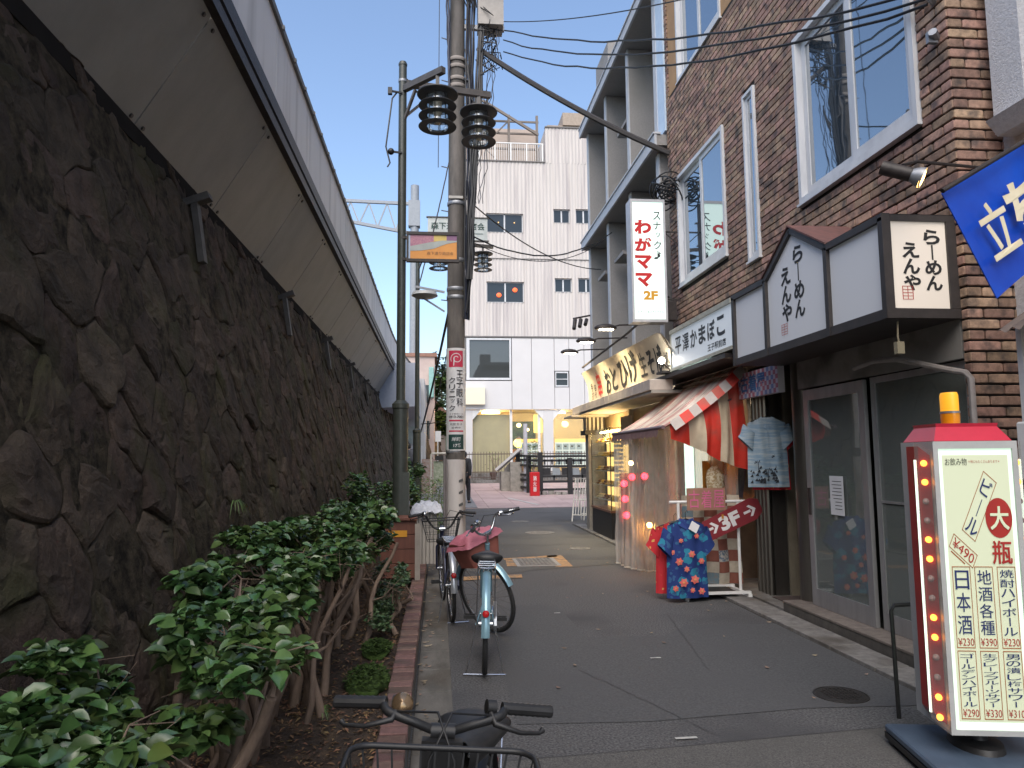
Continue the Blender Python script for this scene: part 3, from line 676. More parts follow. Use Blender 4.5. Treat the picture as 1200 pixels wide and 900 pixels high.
slider((8.31, 9.95, 6.94, 8.6), bb, 2, X=XF+0.02)
OCH = mat('ochre_cladding', (0.42, 0.25, 0.12), (0.34, 0.20, 0.10), scale=5, rough=0.8, bump=0.2)
for a, c in ((9.952, 10.36), (7.9, 8.308)): MB().box(XF+0.01, a, 6.945, XF+0.08, c, 9.3).build('cladding_panel', OCH, bb)
# ground floor: header, pillars, sliding glass door
HEAD = mat('shop_header_panel', (0.28, 0.27, 0.255), (0.22, 0.215, 0.2), scale=3, rough=0.6, c3=(0.09, 0.085, 0.08), s3=2)
STEEL = mat('stainless_pillar', (0.20, 0.185, 0.165), (0.13, 0.12, 0.11), scale=5, rough=0.32, metal=0.85, stretch=(1, 1, .15))
MB().box(XF+.004, 4.535, 2.14, XF+.05, 6.80, 2.415).build('header_panel', HEAD, bb)
b = MB().cyl((XF+.10, 6.90, 0.02), (XF+.10, 6.90, 2.41), 0.105, n=20); b.build('steel_pillar', STEEL, bb, smooth=40)
b = MB().box(XF+.08, 7.62, 0.02, XF+.22, 7.98, 2.41); 
for k in range(4): b.cyl((XF+.05, 7.66+.09*k, 0.02), (XF+.05, 7.66+.09*k, 2.40), 0.028, n=8)
b.build('pipe_cluster', STEEL, bb, smooth=40)
dr = MB()
for s in ((5.70, 5.78, .125, 2.12), (6.62, 6.70, .125, 2.12), (5.78, 6.62, .125, 0.28), (5.78, 6.62, 2.02, 2.12)): dr.box(XF+.0, s[0], s[2], XF+.035, s[1], s[3])
door = dr.build('door', ALU, bb)
MB().box(XF+.014, 5.78, .28, XF+.020, 6.62, 2.02).build('pane', SHOPG, door)
MB().box(XF-.012, 6.64, 0.95, XF+.001, 6.675, 1.2).build('handle', DKST, door)
PAPER = mat('paper', (0.72, 0.72, 0.74), (0.68, 0.68, 0.70), rough=0.8); INK = mat('ink', (0.03, 0.03, 0.035), rough=0.8)
no = MB().box(XF-.003, 6.07, 0.98, XF-.001, 6.29, 1.32).build('paper_notice', PAPER); setp(no, 'white paper notice taped inside the sliding glass door', 'notice')
b = MB(); random.seed(4)
for k in range(9): b.box(XF-.0045, 6.10, 1.27-.03*k, XF-.0035, 6.26-random.uniform(0, .06), 1.276-.03*k)
b.build('printed_lines', INK, no)
b = MB()
for s in ((4.53, 4.57, .125, 2.13), (5.60, 5.66, .125, 2.13), (4.57, 5.60, .125, .26), (4.57, 5.60, 2.08, 2.13), (4.57, 5.60, 1.12, 1.14)): b.box(XF+.04, s[0], s[2], XF+.075, s[1], s[3])
fx = b.build('fixed_window', ALU, bb); MB().box(XF+.05, 4.57, .26, XF+.056, 5.60, 2.08).build('pane', SHOPG, fx)
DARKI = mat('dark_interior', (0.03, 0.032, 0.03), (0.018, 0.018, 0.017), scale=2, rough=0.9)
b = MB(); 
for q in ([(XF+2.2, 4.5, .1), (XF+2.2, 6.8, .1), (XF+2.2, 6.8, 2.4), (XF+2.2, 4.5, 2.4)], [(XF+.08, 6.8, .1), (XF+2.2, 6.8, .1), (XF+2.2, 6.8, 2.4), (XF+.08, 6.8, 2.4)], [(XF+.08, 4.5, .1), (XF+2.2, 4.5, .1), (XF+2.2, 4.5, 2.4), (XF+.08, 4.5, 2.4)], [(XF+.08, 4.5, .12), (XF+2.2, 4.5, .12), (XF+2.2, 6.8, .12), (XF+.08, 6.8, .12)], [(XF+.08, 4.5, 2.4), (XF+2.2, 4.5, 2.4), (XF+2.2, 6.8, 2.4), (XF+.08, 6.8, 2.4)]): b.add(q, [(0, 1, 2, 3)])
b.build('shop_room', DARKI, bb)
MB().box(XF+.9, 4.6, .12, XF+1.0, 6.6, .95).box(XF+.85, 4.6, .95, XF+1.05, 6.6, 1.0).build('counter', mat('counter_wood', (0.11, 0.10, 0.09), rough=0.5), bb)
# recessed entrance with the stair door
BEIGE = mat('beige_door', (0.26, 0.24, 0.215), (0.22, 0.205, 0.185), scale=3, rough=0.7)
MB().box(4.35, 7.0, 0.03, 4.40, 7.62, 2.42).build('entrance_door', BEIGE, bb)
b = MB().box(XF+.24, 7.60, .03, 4.35, 7.64, 2.42).box(XF+.20, 6.95, .03, 4.35, 6.99, 2.42); b.build('entrance_wall', mat('entrance_wall_paint', (0.20, 0.175, 0.13), rough=0.8), bb)
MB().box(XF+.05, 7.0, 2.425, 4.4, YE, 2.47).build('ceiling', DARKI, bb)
MB().box(XF+.0, 7.04, .03, XF+.35, 7.55, .04).build('door_mat', mat('mat_brown', (0.07, 0.05, 0.045), rough=1), bb)
# checked sign over the entrance
ck = thing('checked_sign', 'small pink, white and blue checked sign board over the shirt in the doorway', 'sign', (3.43, 7.5, 2.14))
MB().box(3.40, 7.03, 2.14, 3.47, 8.04, 2.42).build('board', mat('pale_check', (0.66, 0.64, 0.72), (0.6, 0.58, 0.66), rough=0.5), ck)
b = MB(); b2 = MB()
for i in range(20):
    for j in range(6):
        if (i+j) % 2: (b if random.random() < .7 else b2).box(3.397, 7.03+i*.0505, 2.14+j*.0466, 3.3995, 7.03+(i+1)*.0505, 2.14+(j+1)*.0466)
b.build('pink_checks', mat('pink_check', (0.55, 0.20, 0.27), rough=0.5), ck, kind='stuff'); b2.build('blue_checks', mat('blue_check', (0.26, 0.34, 0.6), rough=0.5), ck, kind='stuff')
b = MB(); text(b, '古着屋', (3.396, 7.93, 2.2), SUY, ZU, 0.62, 0.19, 0.02); b.build('lettering', mat('blue_letter', (0.05, 0.18, 0.42), rough=0.5), ck)
# grey pipe over the fixed window
PIPE = mat('grey_pipe', (0.30, 0.27, 0.26), (0.22, 0.2, 0.19), scale=12, rough=0.6)
o = MB().tube([(3.30, 5.50, 2.19), (3.31, 5.25, 2.215), (3.34, 5.02, 2.20), (3.42, 4.6, 2.07), (3.43, 4.44, 2.03), (3.44, 4.41, 1.99), (3.44, 4.41, 0.1)], 0.022, 8).build('drain_pipe', PIPE, smooth=40); setp(o, 'thin grey pipe bent across the glass front and down the brick corner', 'pipe')

# ---------------- ramen sign ----------------
RF = mat('sign_frame_brown', (0.045, 0.038, 0.036), (0.03, 0.026, 0.025), scale=10, rough=0.5)
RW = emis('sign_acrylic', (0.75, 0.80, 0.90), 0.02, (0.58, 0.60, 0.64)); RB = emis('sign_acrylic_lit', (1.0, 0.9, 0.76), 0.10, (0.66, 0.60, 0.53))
BRUSH = mat('brush_black', (0.02, 0.02, 0.022), rough=0.6); SEALR = mat('seal_red', (0.45, 0.05, 0.04), rough=0.6)
rs = thing('ramen_sign', 'long white ramen shop sign box with a small gable over the glass front', 'sign', (3.2, 5.8, 2.4))
XR = 2.95; zb, zt = 2.40, 3.09; ya, yb_, yc, yd, yp = 4.50, 5.24, 6.30, 7.05, 5.79
b = MB()
b.box(XR+.004, ya-.004, zb, XR+.07, yd, zb+.068)
b.bar((XR+.03, ya+.002, zt), (XR+.03, yb_, zt), .06, .05).bar((XR+.03, yc, zt), (XR+.03, yd, zt), .06, .05)
b.bar((XR+.03, yb_, zt), (XR+.03, yp, 3.40), .06, .05).bar((XR+.03, yp, 3.40), (XR+.03, yc, zt), .06, .05)
for y in (ya+.025, yb_, yc, yd-.025): b.box(XR, y-.025, zb+.002, XR+.062, y+.025, zt-.002)
b.box(XR+.062, ya+.003, zb+.003, XF, ya+.05, zb+.068).box(XR+.062, ya+.003, zt-.026, XF, ya+.05, zt+.02).box(XF-.07, ya+.004, zb+.07, XF-.003, ya+.049, zt-.026)
b.box(XR+.065, ya+.06, zb+.004, XF, yd, zb+.03)
b.box(XR+.06, yd-.02, zb+.03, XF, yd-.001, zt)
b.build('frame', RF, rs)
b = MB(); b.add([(XR+.06, ya, zt+.02), (XR+.06, yb_, zt+.02), (XF, yb_, zt+.02), (XF, ya, zt+.02)], [(0, 1, 2, 3)]).add([(XR+.06, yc, zt+.02), (XR+.06, yd, zt+.02), (XF, yd, zt+.02), (XF, yc, zt+.02)], [(0, 1, 2, 3)])
b.build('top_plate', RF, rs)
RROOF = mat('gable_roof_red', (0.16, 0.07, 0.06), (0.10, 0.05, 0.045), scale=14, rough=0.7)
b = MB().prism([(XR-.01, yb_-.03, zt+.02), (XR-.01, yp, 3.43), (XF, yp, 3.43), (XF, yb_-.03, zt+.02)], (0, 0, .015)).prism([(XR-.01, yc+.03, zt+.02), (XF, yc+.03, zt+.02), (XF, yp, 3.432), (XR-.01, yp, 3.432)], (0, 0, .015)); b.build('gable_roof', RROOF, rs, fix=True)
xp = XR+.03
MB().box(xp, yb_+.0+.025-.74, zb+.07, xp+.01, yb_-.025, zt-.02).build('panel', RW, rs)
MB().box(xp, yc+.025, zb+.07, xp+.01, yd-.05, zt-.02).build('panel', RW, rs)
MB().prism([(xp, yb_+.025, zb+.07), (xp, yc-.025, zb+.07), (xp, yc-.025, zt-.02), (xp, yp, 3.37), (xp, yb_+.025, zt-.02)], (.01, 0, 0)).build('panel', RW, rs, fix=True)
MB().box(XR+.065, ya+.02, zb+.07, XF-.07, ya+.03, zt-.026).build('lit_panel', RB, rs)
def ramen(o, ux, s, par):
    """columns of brush letters; s = width of the area"""
    b = MB(); vtext(b, 'らーめん', o+ux*s*.56+ZU*.10*s/.4, ux, ZU, s*.33, .47*s/.4, .034, gap=0.02); vtext(b, 'えんや', o+ux*s*.12+ZU*.10*s/.4, ux, ZU, s*.34, .37*s/.4, .034, gap=0.02)
    b.build('lettering', BRUSH, par)
    b = MB(); p = o+ux*s*.08+ZU*.03; w_ = s*.2; n_ = ux.cross(ZU)
    for k in range(5): a = p+ZU*k*.022+n_*.003; b.add([a, a+ux*w_, a+ux*w_+ZU*.004, a+ZU*.004], [(0, 1, 2, 3)])
    for k in (0, .5, 1): a = p+ux*w_*k+n_*.0032; b.add([a, a+ux*.005, a+ux*.005+ZU*.09, a+ZU*.09], [(0, 1, 2, 3)])
    b.build('seal', SEALR, par)
ramen(Vector((xp-.001, yc-.22, zb+.11)), SUY, 0.52, rs)
ramen(Vector((XR+.10, ya+.019, zb+.10)), XU, 0.36, rs)
o = MB().tube([(3.06, 4.56, 2.39), (3.055, 4.56, 2.28), (3.06, 4.56, 2.25)], 0.006, 6).box(3.035, 4.54, 2.17, 3.085, 4.58, 2.25).build('hanging_socket', mat('old_socket', (0.25, 0.22, 0.15), rough=.7)); setp(o, 'small electric socket hanging on a wire under the ramen sign corner', 'socket')

# ---------------- spot lamp and blue banner, near right ----------------
BULB = emis('warm_bulb_glass', (1.0, 0.55, 0.16), 6.0)
sp_ = thing('spot_lamp', 'dark spot lamp with a warm bulb on a long arm above the ramen sign', 'lamp', (2.95, 4.3, 3.3))
MB().cyl((2.86, 4.33, 3.355), (3.00, 4.24, 3.275), 0.045, n=16).build('housing', DKST, sp_, smooth=40)
MB().lathe((2.99, 4.247, 3.28), [(.035, 0), (.06, .05), (.065, .085)], 16, (0.14, -.09, -.08)).build('reflector', GALV, sp_, smooth=40)
MB().lathe((3.045, 4.212, 3.245), [(.062, 0), (.045, .012), (.001, .018)], 16, (0.14, -.09, -.08)).build('bulb', BULB, sp_)
MB().tube([(2.98, 4.29, 3.36), (3.1, 4.32, 3.40), (3.72, 4.44, 3.42)], .011, 6).build('arm', DKST, sp_)
bn = thing('blue_banner', 'tilted deep blue banner with cream brush lettering at the right edge', 'banner', (2.9, 3.2, 2.2))
BLUEB = mat('banner_blue', (0.006, 0.075, 0.52), (0.004, 0.04, 0.36), scale=2.0, rough=0.35, spec=.6, stretch=(1, 1, 1)); CREAM = mat('banner_cream', (0.72, 0.66, 0.50), (0.62, 0.55, 0.38), rough=.6)
th = math.atan2(0.25, 0.43); bu = Vector((math.cos(th), 0.10, math.sin(th))).normalized(); bv = Vector((-math.sin(th)*.9, 0, math.cos(th))); bv = Vector((-.39, 0, .92)).normalized()*.95; bo = Vector((2.66, 3.2, 2.24))
def bp_(a, c): 
    return bo+bu*(a*1.1)+bv*(c*0.60)+Vector((0, 1, 0))*(0.03*math.sin(a*5)+0.03*c)+(bv*(-0.0) if c else bv*(.03*math.sin(a*3)))
b = MB().grid(lambda a, c: bp_(a, c), 24, 12); n_ = len(b.v); b.grid(lambda a, c: bp_(a, c)+Vector((0, .006, 0)), 24, 12); b.build('cloth', BLUEB, bn, smooth=60)
b = MB(); text(b, '立', bo+bu*.07+bv*.16, bu, bv, .21, .27, .03); text(b, 'ち', bo+bu*.29+bv*.20, bu, bv, .19, .25, .045); text(b, '飲', bo+bu*.51+bv*.20, bu, bv, .30, .36, .022); text(b, 'み', bo+bu*.84+bv*.22, bu, bv, .22, .28, .045)
b.v = [v+Vector((0, -.030+0.03*math.sin((v-bo).dot(bu)/1.1*5), 0)) for v in b.v]; b.build('lettering', CREAM, bn)
MB().cyl(bo+bv*.61-bu*.02, bo+bv*.61+bu*1.12, .012, n=8).build('rod', DKST, bn)
MB().tube([bo+bv*.61+bu*.9, (3.8, 4.2, 3.4)], .008, 6).build('bracket', DKST, bn)

# stucco neighbour
STUC = mat('white_stucco', (0.60, 0.60, 0.62), (0.50, 0.50, 0.52), scale=30, rough=0.9, bump=1.0, bscale=60, bd=0.012)
st_ = thing('stucco_building', 'white stucco building beyond the right edge of the brick corner', 'building', (3.82, 1, 0))
b = MB().box(3.83, -4, 0, 8, 4.45, 9.5); b.build('wall', STUC, st_)
b = MB().box(3.70, 4.10, 3.62, 3.826, 4.36, 9.4).prism([(3.62, 3.9, 3.70), (3.83, 3.9, 3.70), (3.83, 3.9, 3.60), (3.70, 3.9, 3.60)], (0, .44, 0)); b.box(3.74, -4, 4.6, 3.826, 3.95, 9.4); b.build('pilaster', STUC, st_, fix=True)
hut = thing('canopy', 'small corrugated canopy on a white post at the right edge', 'canopy', (3.5, 3.7, 0))
b = MB().grid(lambda a, c: Vector((3.22+.55*a, 3.9-1.4*c, 2.20+.22*a/.55*.9+.012*math.sin(c*90))), 6, 90); b.build('roof_sheet', mat('corrugated_brown', (0.26, 0.20, 0.16), (0.16, 0.12, 0.10), scale=8, rough=.7), hut, smooth=60)
b = MB().box(3.34, 3.86, 0, 3.375, 3.90, 2.26); b.build('post', WHT, hut)
MB().box(3.36, 3.0, 1.25, 3.42, 3.84, 2.16).build('board', mat('cream_board', (0.62, 0.56, 0.44), (0.55, 0.48, 0.38), rough=.6), hut)
MB().box(3.355, 3.52, 1.9, 3.359, 3.80, 2.1).build('black_mark', BLK, hut)
o = MB().bbox(3.26, 3.62, 1.35, 3.34, 3.86, 1.68, .01).build('white_meter_box', WHT); setp(o, 'white box behind the lit drinks sign at the right edge', 'box')

# ---------------- white shop sign (kamaboko) ----------------
ks = thing('fish_cake_sign', 'white rectangular sign box with black lettering and a rusty end plate', 'sign', (3.2, 8.4, 2.6))
RUST = mat('rusty_plate', (0.30, 0.22, 0.17), (0.22, 0.16, 0.13), scale=5, rough=0.8, c3=(0.34, 0.10, 0.03), s3=6)
KF = mat('sign_frame_cream', (0.42, 0.42, 0.36), (0.30, 0.30, 0.25), scale=8, rough=.5); KW = emis('acrylic_cool', (0.72, 0.84, 0.95), 0.10, (0.55, 0.58, 0.62))
def zk(y): return 0.0
K0, K1, KZ0, KZ1 = 7.42, 9.47, 2.64, 3.13
MB().box(3.115, K0, KZ0+.03, 3.125, K1, KZ1).build('panel', KW, ks)
b = MB().box(3.09, K0-.01, KZ1, 3.28, K1+.01, KZ1+.05).box(3.10, K1, KZ0-.02, 3.28, K1+.02, KZ1).box(3.09, K0-.01, KZ0-.01, 3.28, K1+.01, KZ0+.028); b.build('frame', KF, ks)
MB().box(3.12, K0-.012, KZ0+.03, 3.30, K0-.001, KZ1+.08).build('end_plate', RUST, ks)
MB().box(3.127, K0, KZ0+.03, 3.28, K1-.001, KZ1).build('back', DKST, ks)
b = MB(); 
for i, c in enumerate('平澤かまぼこ'): text(b, c, (3.114, K1-.16-i*.29, KZ0+.19), SUY, ZU, .235, .225, .03)
text(b, '王子駅前店', (3.114, K0+.74, KZ0+.065), SUY, ZU, .55, .085, .02); b.build('lettering', mat('sign_black', (0.03, 0.035, 0.045), rough=.6), ks)
MB().box(3.05, 7.5, 2.55, 3.46, YE-.1, 2.60).build('under_beam', DKST, ks)
KT = emis('tube_light_cool', (0.75, 1.0, 0.92), 5.0)
MB().cyl((3.20, 8.3, 2.615), (3.20, 9.35, 2.615), .014, n=8).build('tube_lamp', KT, ks)

# ---------------- tall snack bar sign ----------------
wg = thing('snack_bar_sign', 'tall lit white sign box with red lettering hung from the brick wall', 'sign', (2.98, 10, 3.4))
WGF = mat('sign_frame_white', (0.50, 0.50, 0.52), (0.42, 0.42, 0.44), scale=9, rough=.4)
b = MB().box(2.735, 9.98, 3.40, 2.765, 10.22, 5.19).box(3.215, 9.98, 3.40, 3.245, 10.22, 5.19).box(2.765, 9.98, 3.40, 3.215, 10.22, 3.44).box(2.765, 9.98, 5.15, 3.215, 10.22, 5.19).box(2.765, 10.2, 3.44, 3.215, 10.215, 5.15); b.build('frame', WGF, wg)
WGE = emis('acrylic_green_white', (0.72, 1.0, 0.88), 0.34, (0.6, 0.66, 0.63))
MB().box(2.765, 9.99, 3.44, 3.215, 10.0, 5.15).build('panel', WGE, wg)
RED = mat('sign_red', (0.62, 0.012, 0.015), rough=.5); ORG = mat('sign_orange', (0.75, 0.36, 0.02), rough=.5)
b = MB(); vtext(b, 'わがママ', (2.79, 9.989, 3.88), XU, ZU, .25, 1.03, .055, gap=.2); b.build('red_lettering', RED, wg)
b = MB(); vtext(b, 'スナック♪', (3.07, 9.989, 4.30), XU, ZU, .11, .72, .008, gap=.15); text(b, '王子三丁目スナックビル', (2.81, 9.989, 3.53), XU, ZU, .38, .035); b.box(2.79, 9.9875, 3.60, 3.18, 9.9885, 3.604); b.build('black_lettering', BRUSH, wg)
b = MB(); text(b, '2F', (2.90, 9.989, 3.72), XU, ZU, .21, .13, .05); b.build('orange_lettering', ORG, wg)
b = MB().bar((3.245, 10.1, 4.75), (XF, 10.1, 4.75), .02).bar((3.245, 10.1, 3.75), (XF, 10.1, 3.75), .02).bar((3.26, 10.1, 4.75), (XF, 10.1, 4.55), .012).box(3.26, 10.05, 3.45, 3.40, 10.2, 3.72); b.build('bracket', DKST, wg)

# ---------------- grey concrete building ----------------
gb = thing('concrete_building', 'grey concrete building with projecting slabs and fins past the brick facade', 'building', (3.85, 10.5, 0))
GC = mat('grey_render', (0.30, 0.285, 0.28), (0.26, 0.25, 0.245), scale=40, rough=.9, bump=.4, bscale=120, c3=(0.24, 0.23, 0.22), s3=1.5)
GCW = mat('pale_slab_edge', (0.50, 0.52, 0.56), (0.44, 0.46, 0.5), scale=6, rough=.7)
G0, G1 = YE+.02, 16.30
MB().box(4.0, G0, 2.4, 9.0, G1, 9.9).build('wall', GC, gb)
for zz, nm in ((6.27, 'floor_slab'), (8.98, 'roof_slab')):
    MB().box(3.34, G0+.06, zz, 4.0, G1+.05, zz+.17).build(nm, GC, gb)
    s_o = MB().box(3.30, G0+.05, zz-.01, 3.338, G1+.06, zz+.17).box(3.28, G0+.04, zz+.17, 3.40, G1+.07, zz+.20).build('slab_edge', GCW, gb)
b = MB().box(3.55, G0, 9.152, 8, G1, 9.65); b.build('roof_parapet', mat('roof_dark', (0.16, 0.17, 0.18), rough=.7), gb)
b = MB()
for k in range(12): b.box(3.50, G0+.3+k*.48, 9.3, 3.548, G0+.5+k*.48, 9.6)
b.build('parapet_posts', GC, gb, kind='stuff')
MB().box(3.7, 15.0, 9.65, 4.6, 16.2, 10.6).build('roof_hut', GC, gb)
for z0, z1 in ((2.6, 6.26), (6.472, 8.97)):
    for i, y in enumerate((16.16, 14.36, 12.60, 10.92)):
        MB().box(3.475, y-.07, z0, 4.0, y+.07, z1).build('fin', GC, gb)
        MB().box(3.45, y-.075, z0, 3.473, y+.075, z1).build('fin_edge', GCW, gb)
    for y0, y1 in ((14.44, 16.08), (12.68, 14.28), (10.58, 12.52)):
        fr = MB()
        for s in ((y0, y0+.05, z0+.3, z1-.1), (y1-.05, y1, z0+.3, z1-.1), (y0+.05, y1-.05, z0+.3, z0+.36), (y0+.05, y1-.05, z1-.15, z1-.1), (y0+.05, y1-.05, (z0+z1)/2-.03, (z0+z1)/2+.03)): fr.box(3.92, s[0], s[2], 3.99, s[1], s[3])
        w_ = fr.build('window', SILL, gb)
        MB().box(3.955, y0+.05, z0+.36, 3.96, y1-.05, (z0+z1)/2-.03).build('pane', TEALG, w_); MB().box(3.955, y0+.05, (z0+z1)/2+.03, 3.96, y1-.05, z1-.15).build('pane', TEALG, w_)
MB().box(3.46, YE+.02, 6.48, 3.50, YE+.42, 8.97).build('skylit_tint_panel', mat('skylit_tint_panel', (0.55, 0.66, 0.78), (0.45, 0.56, 0.70), scale=7, rough=.4), gb)  # bluish white holds the sky light falling on this smooth panel
for y in (13.7, 15.2): MB().box(3.50, y-.35, 5.35, 3.99, y+.35, 5.42).build('window_hood', GC, gb)
MB().box(3.50, 12.9, 7.75, 3.99, 13.6, 7.82).build('window_hood', GC, gb)
# coil of spare cable
b = MB(); rnd = random.Random(2)
for k in range(14):
    c = Vector((3.36+rnd.uniform(-.05, .05), 10.15+rnd.uniform(-.1, .1), 5.38+rnd.uniform(-.08, .08))); b.ring(c, (rnd.uniform(-1, 1), rnd.uniform(-.5, 1), rnd.uniform(.4, 1)), rnd.uniform(.12, .24), .011, 18, 5)
o = b.build('cable_coil', CABLE); setp(o, 'tangled coil of spare black cable hung at the far end of the brick wall', 'cable coil')
# ================= SHOPS ON THE RIGHT =================
# curved soba shop sign: a cream board whose top curls out towards the street
CRM = mat('sign_cream', (0.60, 0.52, 0.40), (0.54, 0.46, 0.34), scale=5, rough=0.4, spec=.5)
ss = thing('soba_shop_sign', 'long cream sign board with a curved top and dark brush letters, lit by three lamps', 'sign', (3.1, 12, 2.5))
def topz(y):
    if y < 9.75: return 2.95+(3.20-2.95)*math.sin((y-9.3)/0.45*math.pi/2)
    return 3.20+0.06*(y-9.75)/5.3
def cv(a, c):
    y = 9.3+5.8*a; z0, z1 = 2.55, topz(y); z = z0+(z1-z0)*c; return Vector((3.16-0.16*c**3-0.03*math.sin(a*3.1), y, z))
b = MB().grid(cv, 60, 10); b.grid(lambda a, c: cv(a, c)+Vector((.03, 0, 0)), 60, 10); b.build('board', CRM, ss, smooth=60)
b = MB(); 
for s, y, zz, w_, h_ in (('お', 13.35, 2.66, .42, .44), ('と', 12.85, 2.68, .40, .42), ('ひ', 12.25, 2.66, .55, .46), ('げ', 11.65, 2.68, .55, .50), ('生', 11.0, 2.72, .34, .36), ('そ', 10.6, 2.70, .32, .36), ('ば', 10.2, 2.70, .32, .38)):
    text(b, s, (3.10, y, zz), SUY, ZU, w_, h_, .03, lift=.0)
vtext(b, '手打', (3.11, 14.75, 2.66), SUY, ZU, .22, .34, .01); vtext(b, '名代', (3.11, 14.45, 2.66), SUY, ZU, .20, .3, .01); text(b, '処', (3.10, 9.85, 2.72), SUY, ZU, .22, .22, .01)
def onboard(b):
    for v in b.v:
        a = min(max((v.y-9.3)/5.8, 0), 1); c = min(max((v.z-2.55)/(topz(v.y)-2.55), 0), 1); v.x = 3.16-0.16*c**3-0.03*math.sin(a*3.1)-.008
onboard(b); b.build('lettering', BRUSH, ss)
b = MB(); text(b, '串', (3.10, 14.05, 2.64), SUY, ZU, .34, .5, .03); onboard(b); b.build('red_lettering', mat('letter_red', (0.65, 0.03, 0.02), rough=.5), ss)
ea = thing('shop_eave', 'white tiled eave running under the curved cream sign', 'eave', (3.1, 12, 2.4))
TW = mat('eave_tile', (0.55, 0.48, 0.42), (0.47, 0.41, 0.36), scale=7, rough=.5, per=.08)
MB().box(2.86, 9.6, 2.36, 3.48, 15.35, 2.40).build('soffit', mat('soffit_grey', (0.33, 0.31, 0.28), rough=.7), ea)
b0 = None
for k in range(19):
    o = MB().bbox(2.84, 9.60+k*.302, 2.40, 3.16, 9.895+k*.302, 2.545, .004).build('tile', TW, ea)
MB().box(2.70, 14.7, 2.33, 3.48, 15.6, 2.36).build('end_hood', mat('pale_hood', (0.5, 0.48, 0.45), rough=.6), ea)
# arm lamps over the sign
LE = emis('lamp_warm_white', (1.0, 0.86, 0.62), 14.0)
for k, (y, z, lab) in enumerate(((11.6, 3.62, 'nearest arm lamp over the cream soba sign, level with the brick corner'), (13.2, 3.66, 'middle one of the three arm lamps over the cream soba sign'), (14.9, 3.70, 'farthest arm lamp over the cream soba sign'))):
    t = thing('arm_lamp', lab, 'lamp', (2.9, y, z), group='arm lamps over the soba sign')
    MB().tube([(3.50, y, z+.05), (2.95, y, z+.03), (2.85, y, z)], .014, 6).build('arm', DKST, t)
    b = MB().sphere((2.72, y, z-.02), .19, .10, .07, 14, 8); b.v = [v if v.z > z-.04 else Vector((v.x, v.y, z-.04)) for v in b.v]; b.build('lamp_head', DKST, t, smooth=50)
    MB().box(2.62, y-.06, z-.052, 2.84, y+.06, z-.043).build('lens', LE, t)
    sl_ = bpy.data.lights.new('lamp_light', 'SPOT'); sl_.energy = 110; sl_.color = (1.0, 0.82, 0.50); sl_.spot_size = R(120); sl_.spot_blend = .8; sl_.shadow_soft_size = .06
    lo = bpy.data.objects.new('lamp_light', sl_); link(lo); lo.location = (2.72, y, z-.07); lo.rotation_euler = Vector((-0.5, 0, 1)).to_track_quat('Z', 'Y').to_euler()
b = MB().tube([(3.46, 10.6, 3.9), (3.3, 12.4, 3.66), (3.05, 15.2, 3.4)], .022, 6); o = b.build('sign_stay', DKST); setp(o, 'long dark stay bar slanting behind the arm lamps over the soba sign', 'bar')
t = thing('sign_spot', 'small round white spot glowing at the near end of the cream sign', 'lamp', (3.0, 9.62, 2.82)); MB().sphere((3.02, 9.62, 2.80), .045).build('bulb', emis('spot_white', (1, .95, .85), 30.0), t); MB().tube([(3.15, 9.62, 2.66), (3.04, 9.62, 2.76)], .012, 6).box(2.98, 9.5, 2.62, 3.14, 9.75, 2.65).build('mount', DKST, t)
# three small cctv style spots at the far fin
t = thing('wall_spots', 'cluster of small black spotlights on the far end fin of the concrete building', 'lamp', (3.4, 16.3, 4.5)); 
b = MB()
for k in range(3): b.cyl((3.36-.13*k, 16.2, 4.62), (3.30-.13*k, 16.05, 4.48-.05*k), .045, n=8); 
b.tube([(3.45, 16.2, 4.72), (3.05, 16.2, 4.64)], .02, 6); b.build('spots', DKST, t, kind='stuff')

# soba shop front
sf = thing('soba_shop', 'soba shop front with a striped lattice and a stone faced pillar', 'shop', (3.3, 14, 0))
STP = mat('pillar_stone', (0.30, 0.285, 0.26), (0.20, 0.19, 0.175), scale=7, rough=.8, bump=.4)
MB().box(3.10, 15.0, 0.03, 3.44, 15.3, 1.97).build('pillar', STP, sf)
MB().box(3.02, 14.9, 1.97, 3.50, 15.4, 2.06).build('pillar_cap', DKST, sf)
b = MB().box(3.06, 15.0, 2.06, 3.46, 15.3, 2.36); b.build('lattice_back', mat('lattice_white', (0.60, 0.60, 0.58), rough=.5), sf)
b = MB()
for k in range(5): b.box(3.08+k*.085, 14.975, 2.06, 3.115+k*.085, 15.0, 2.36)
b.build('lattice_bars', DKST, sf, kind='stuff')
MB().box(3.5, 10.4, .03, 3.6, 15.4, 2.36).build('front_wall', mat('warm_shop_wall', (0.40, 0.31, 0.20), (0.33, 0.25, 0.16), scale=4, rough=.7), sf)
MB().box(3.42, 12.9, .03, 3.50, 13.0, 2.36).build('post', mat('pale_post', (0.5, 0.48, 0.42), rough=.5), sf)
GREENS = mat('pale_green_slat', (0.50, 0.60, 0.52), rough=.5)
b = MB()
for k in range(11): b.box(3.15, 12.95, 1.08+k*.075, 3.31, 13.0, 1.13+k*.075)
o = b.build('menu_slats', GREENS); setp(o, 'narrow column of pale green menu slats at the soba shop entrance', 'menu board', kind='stuff')
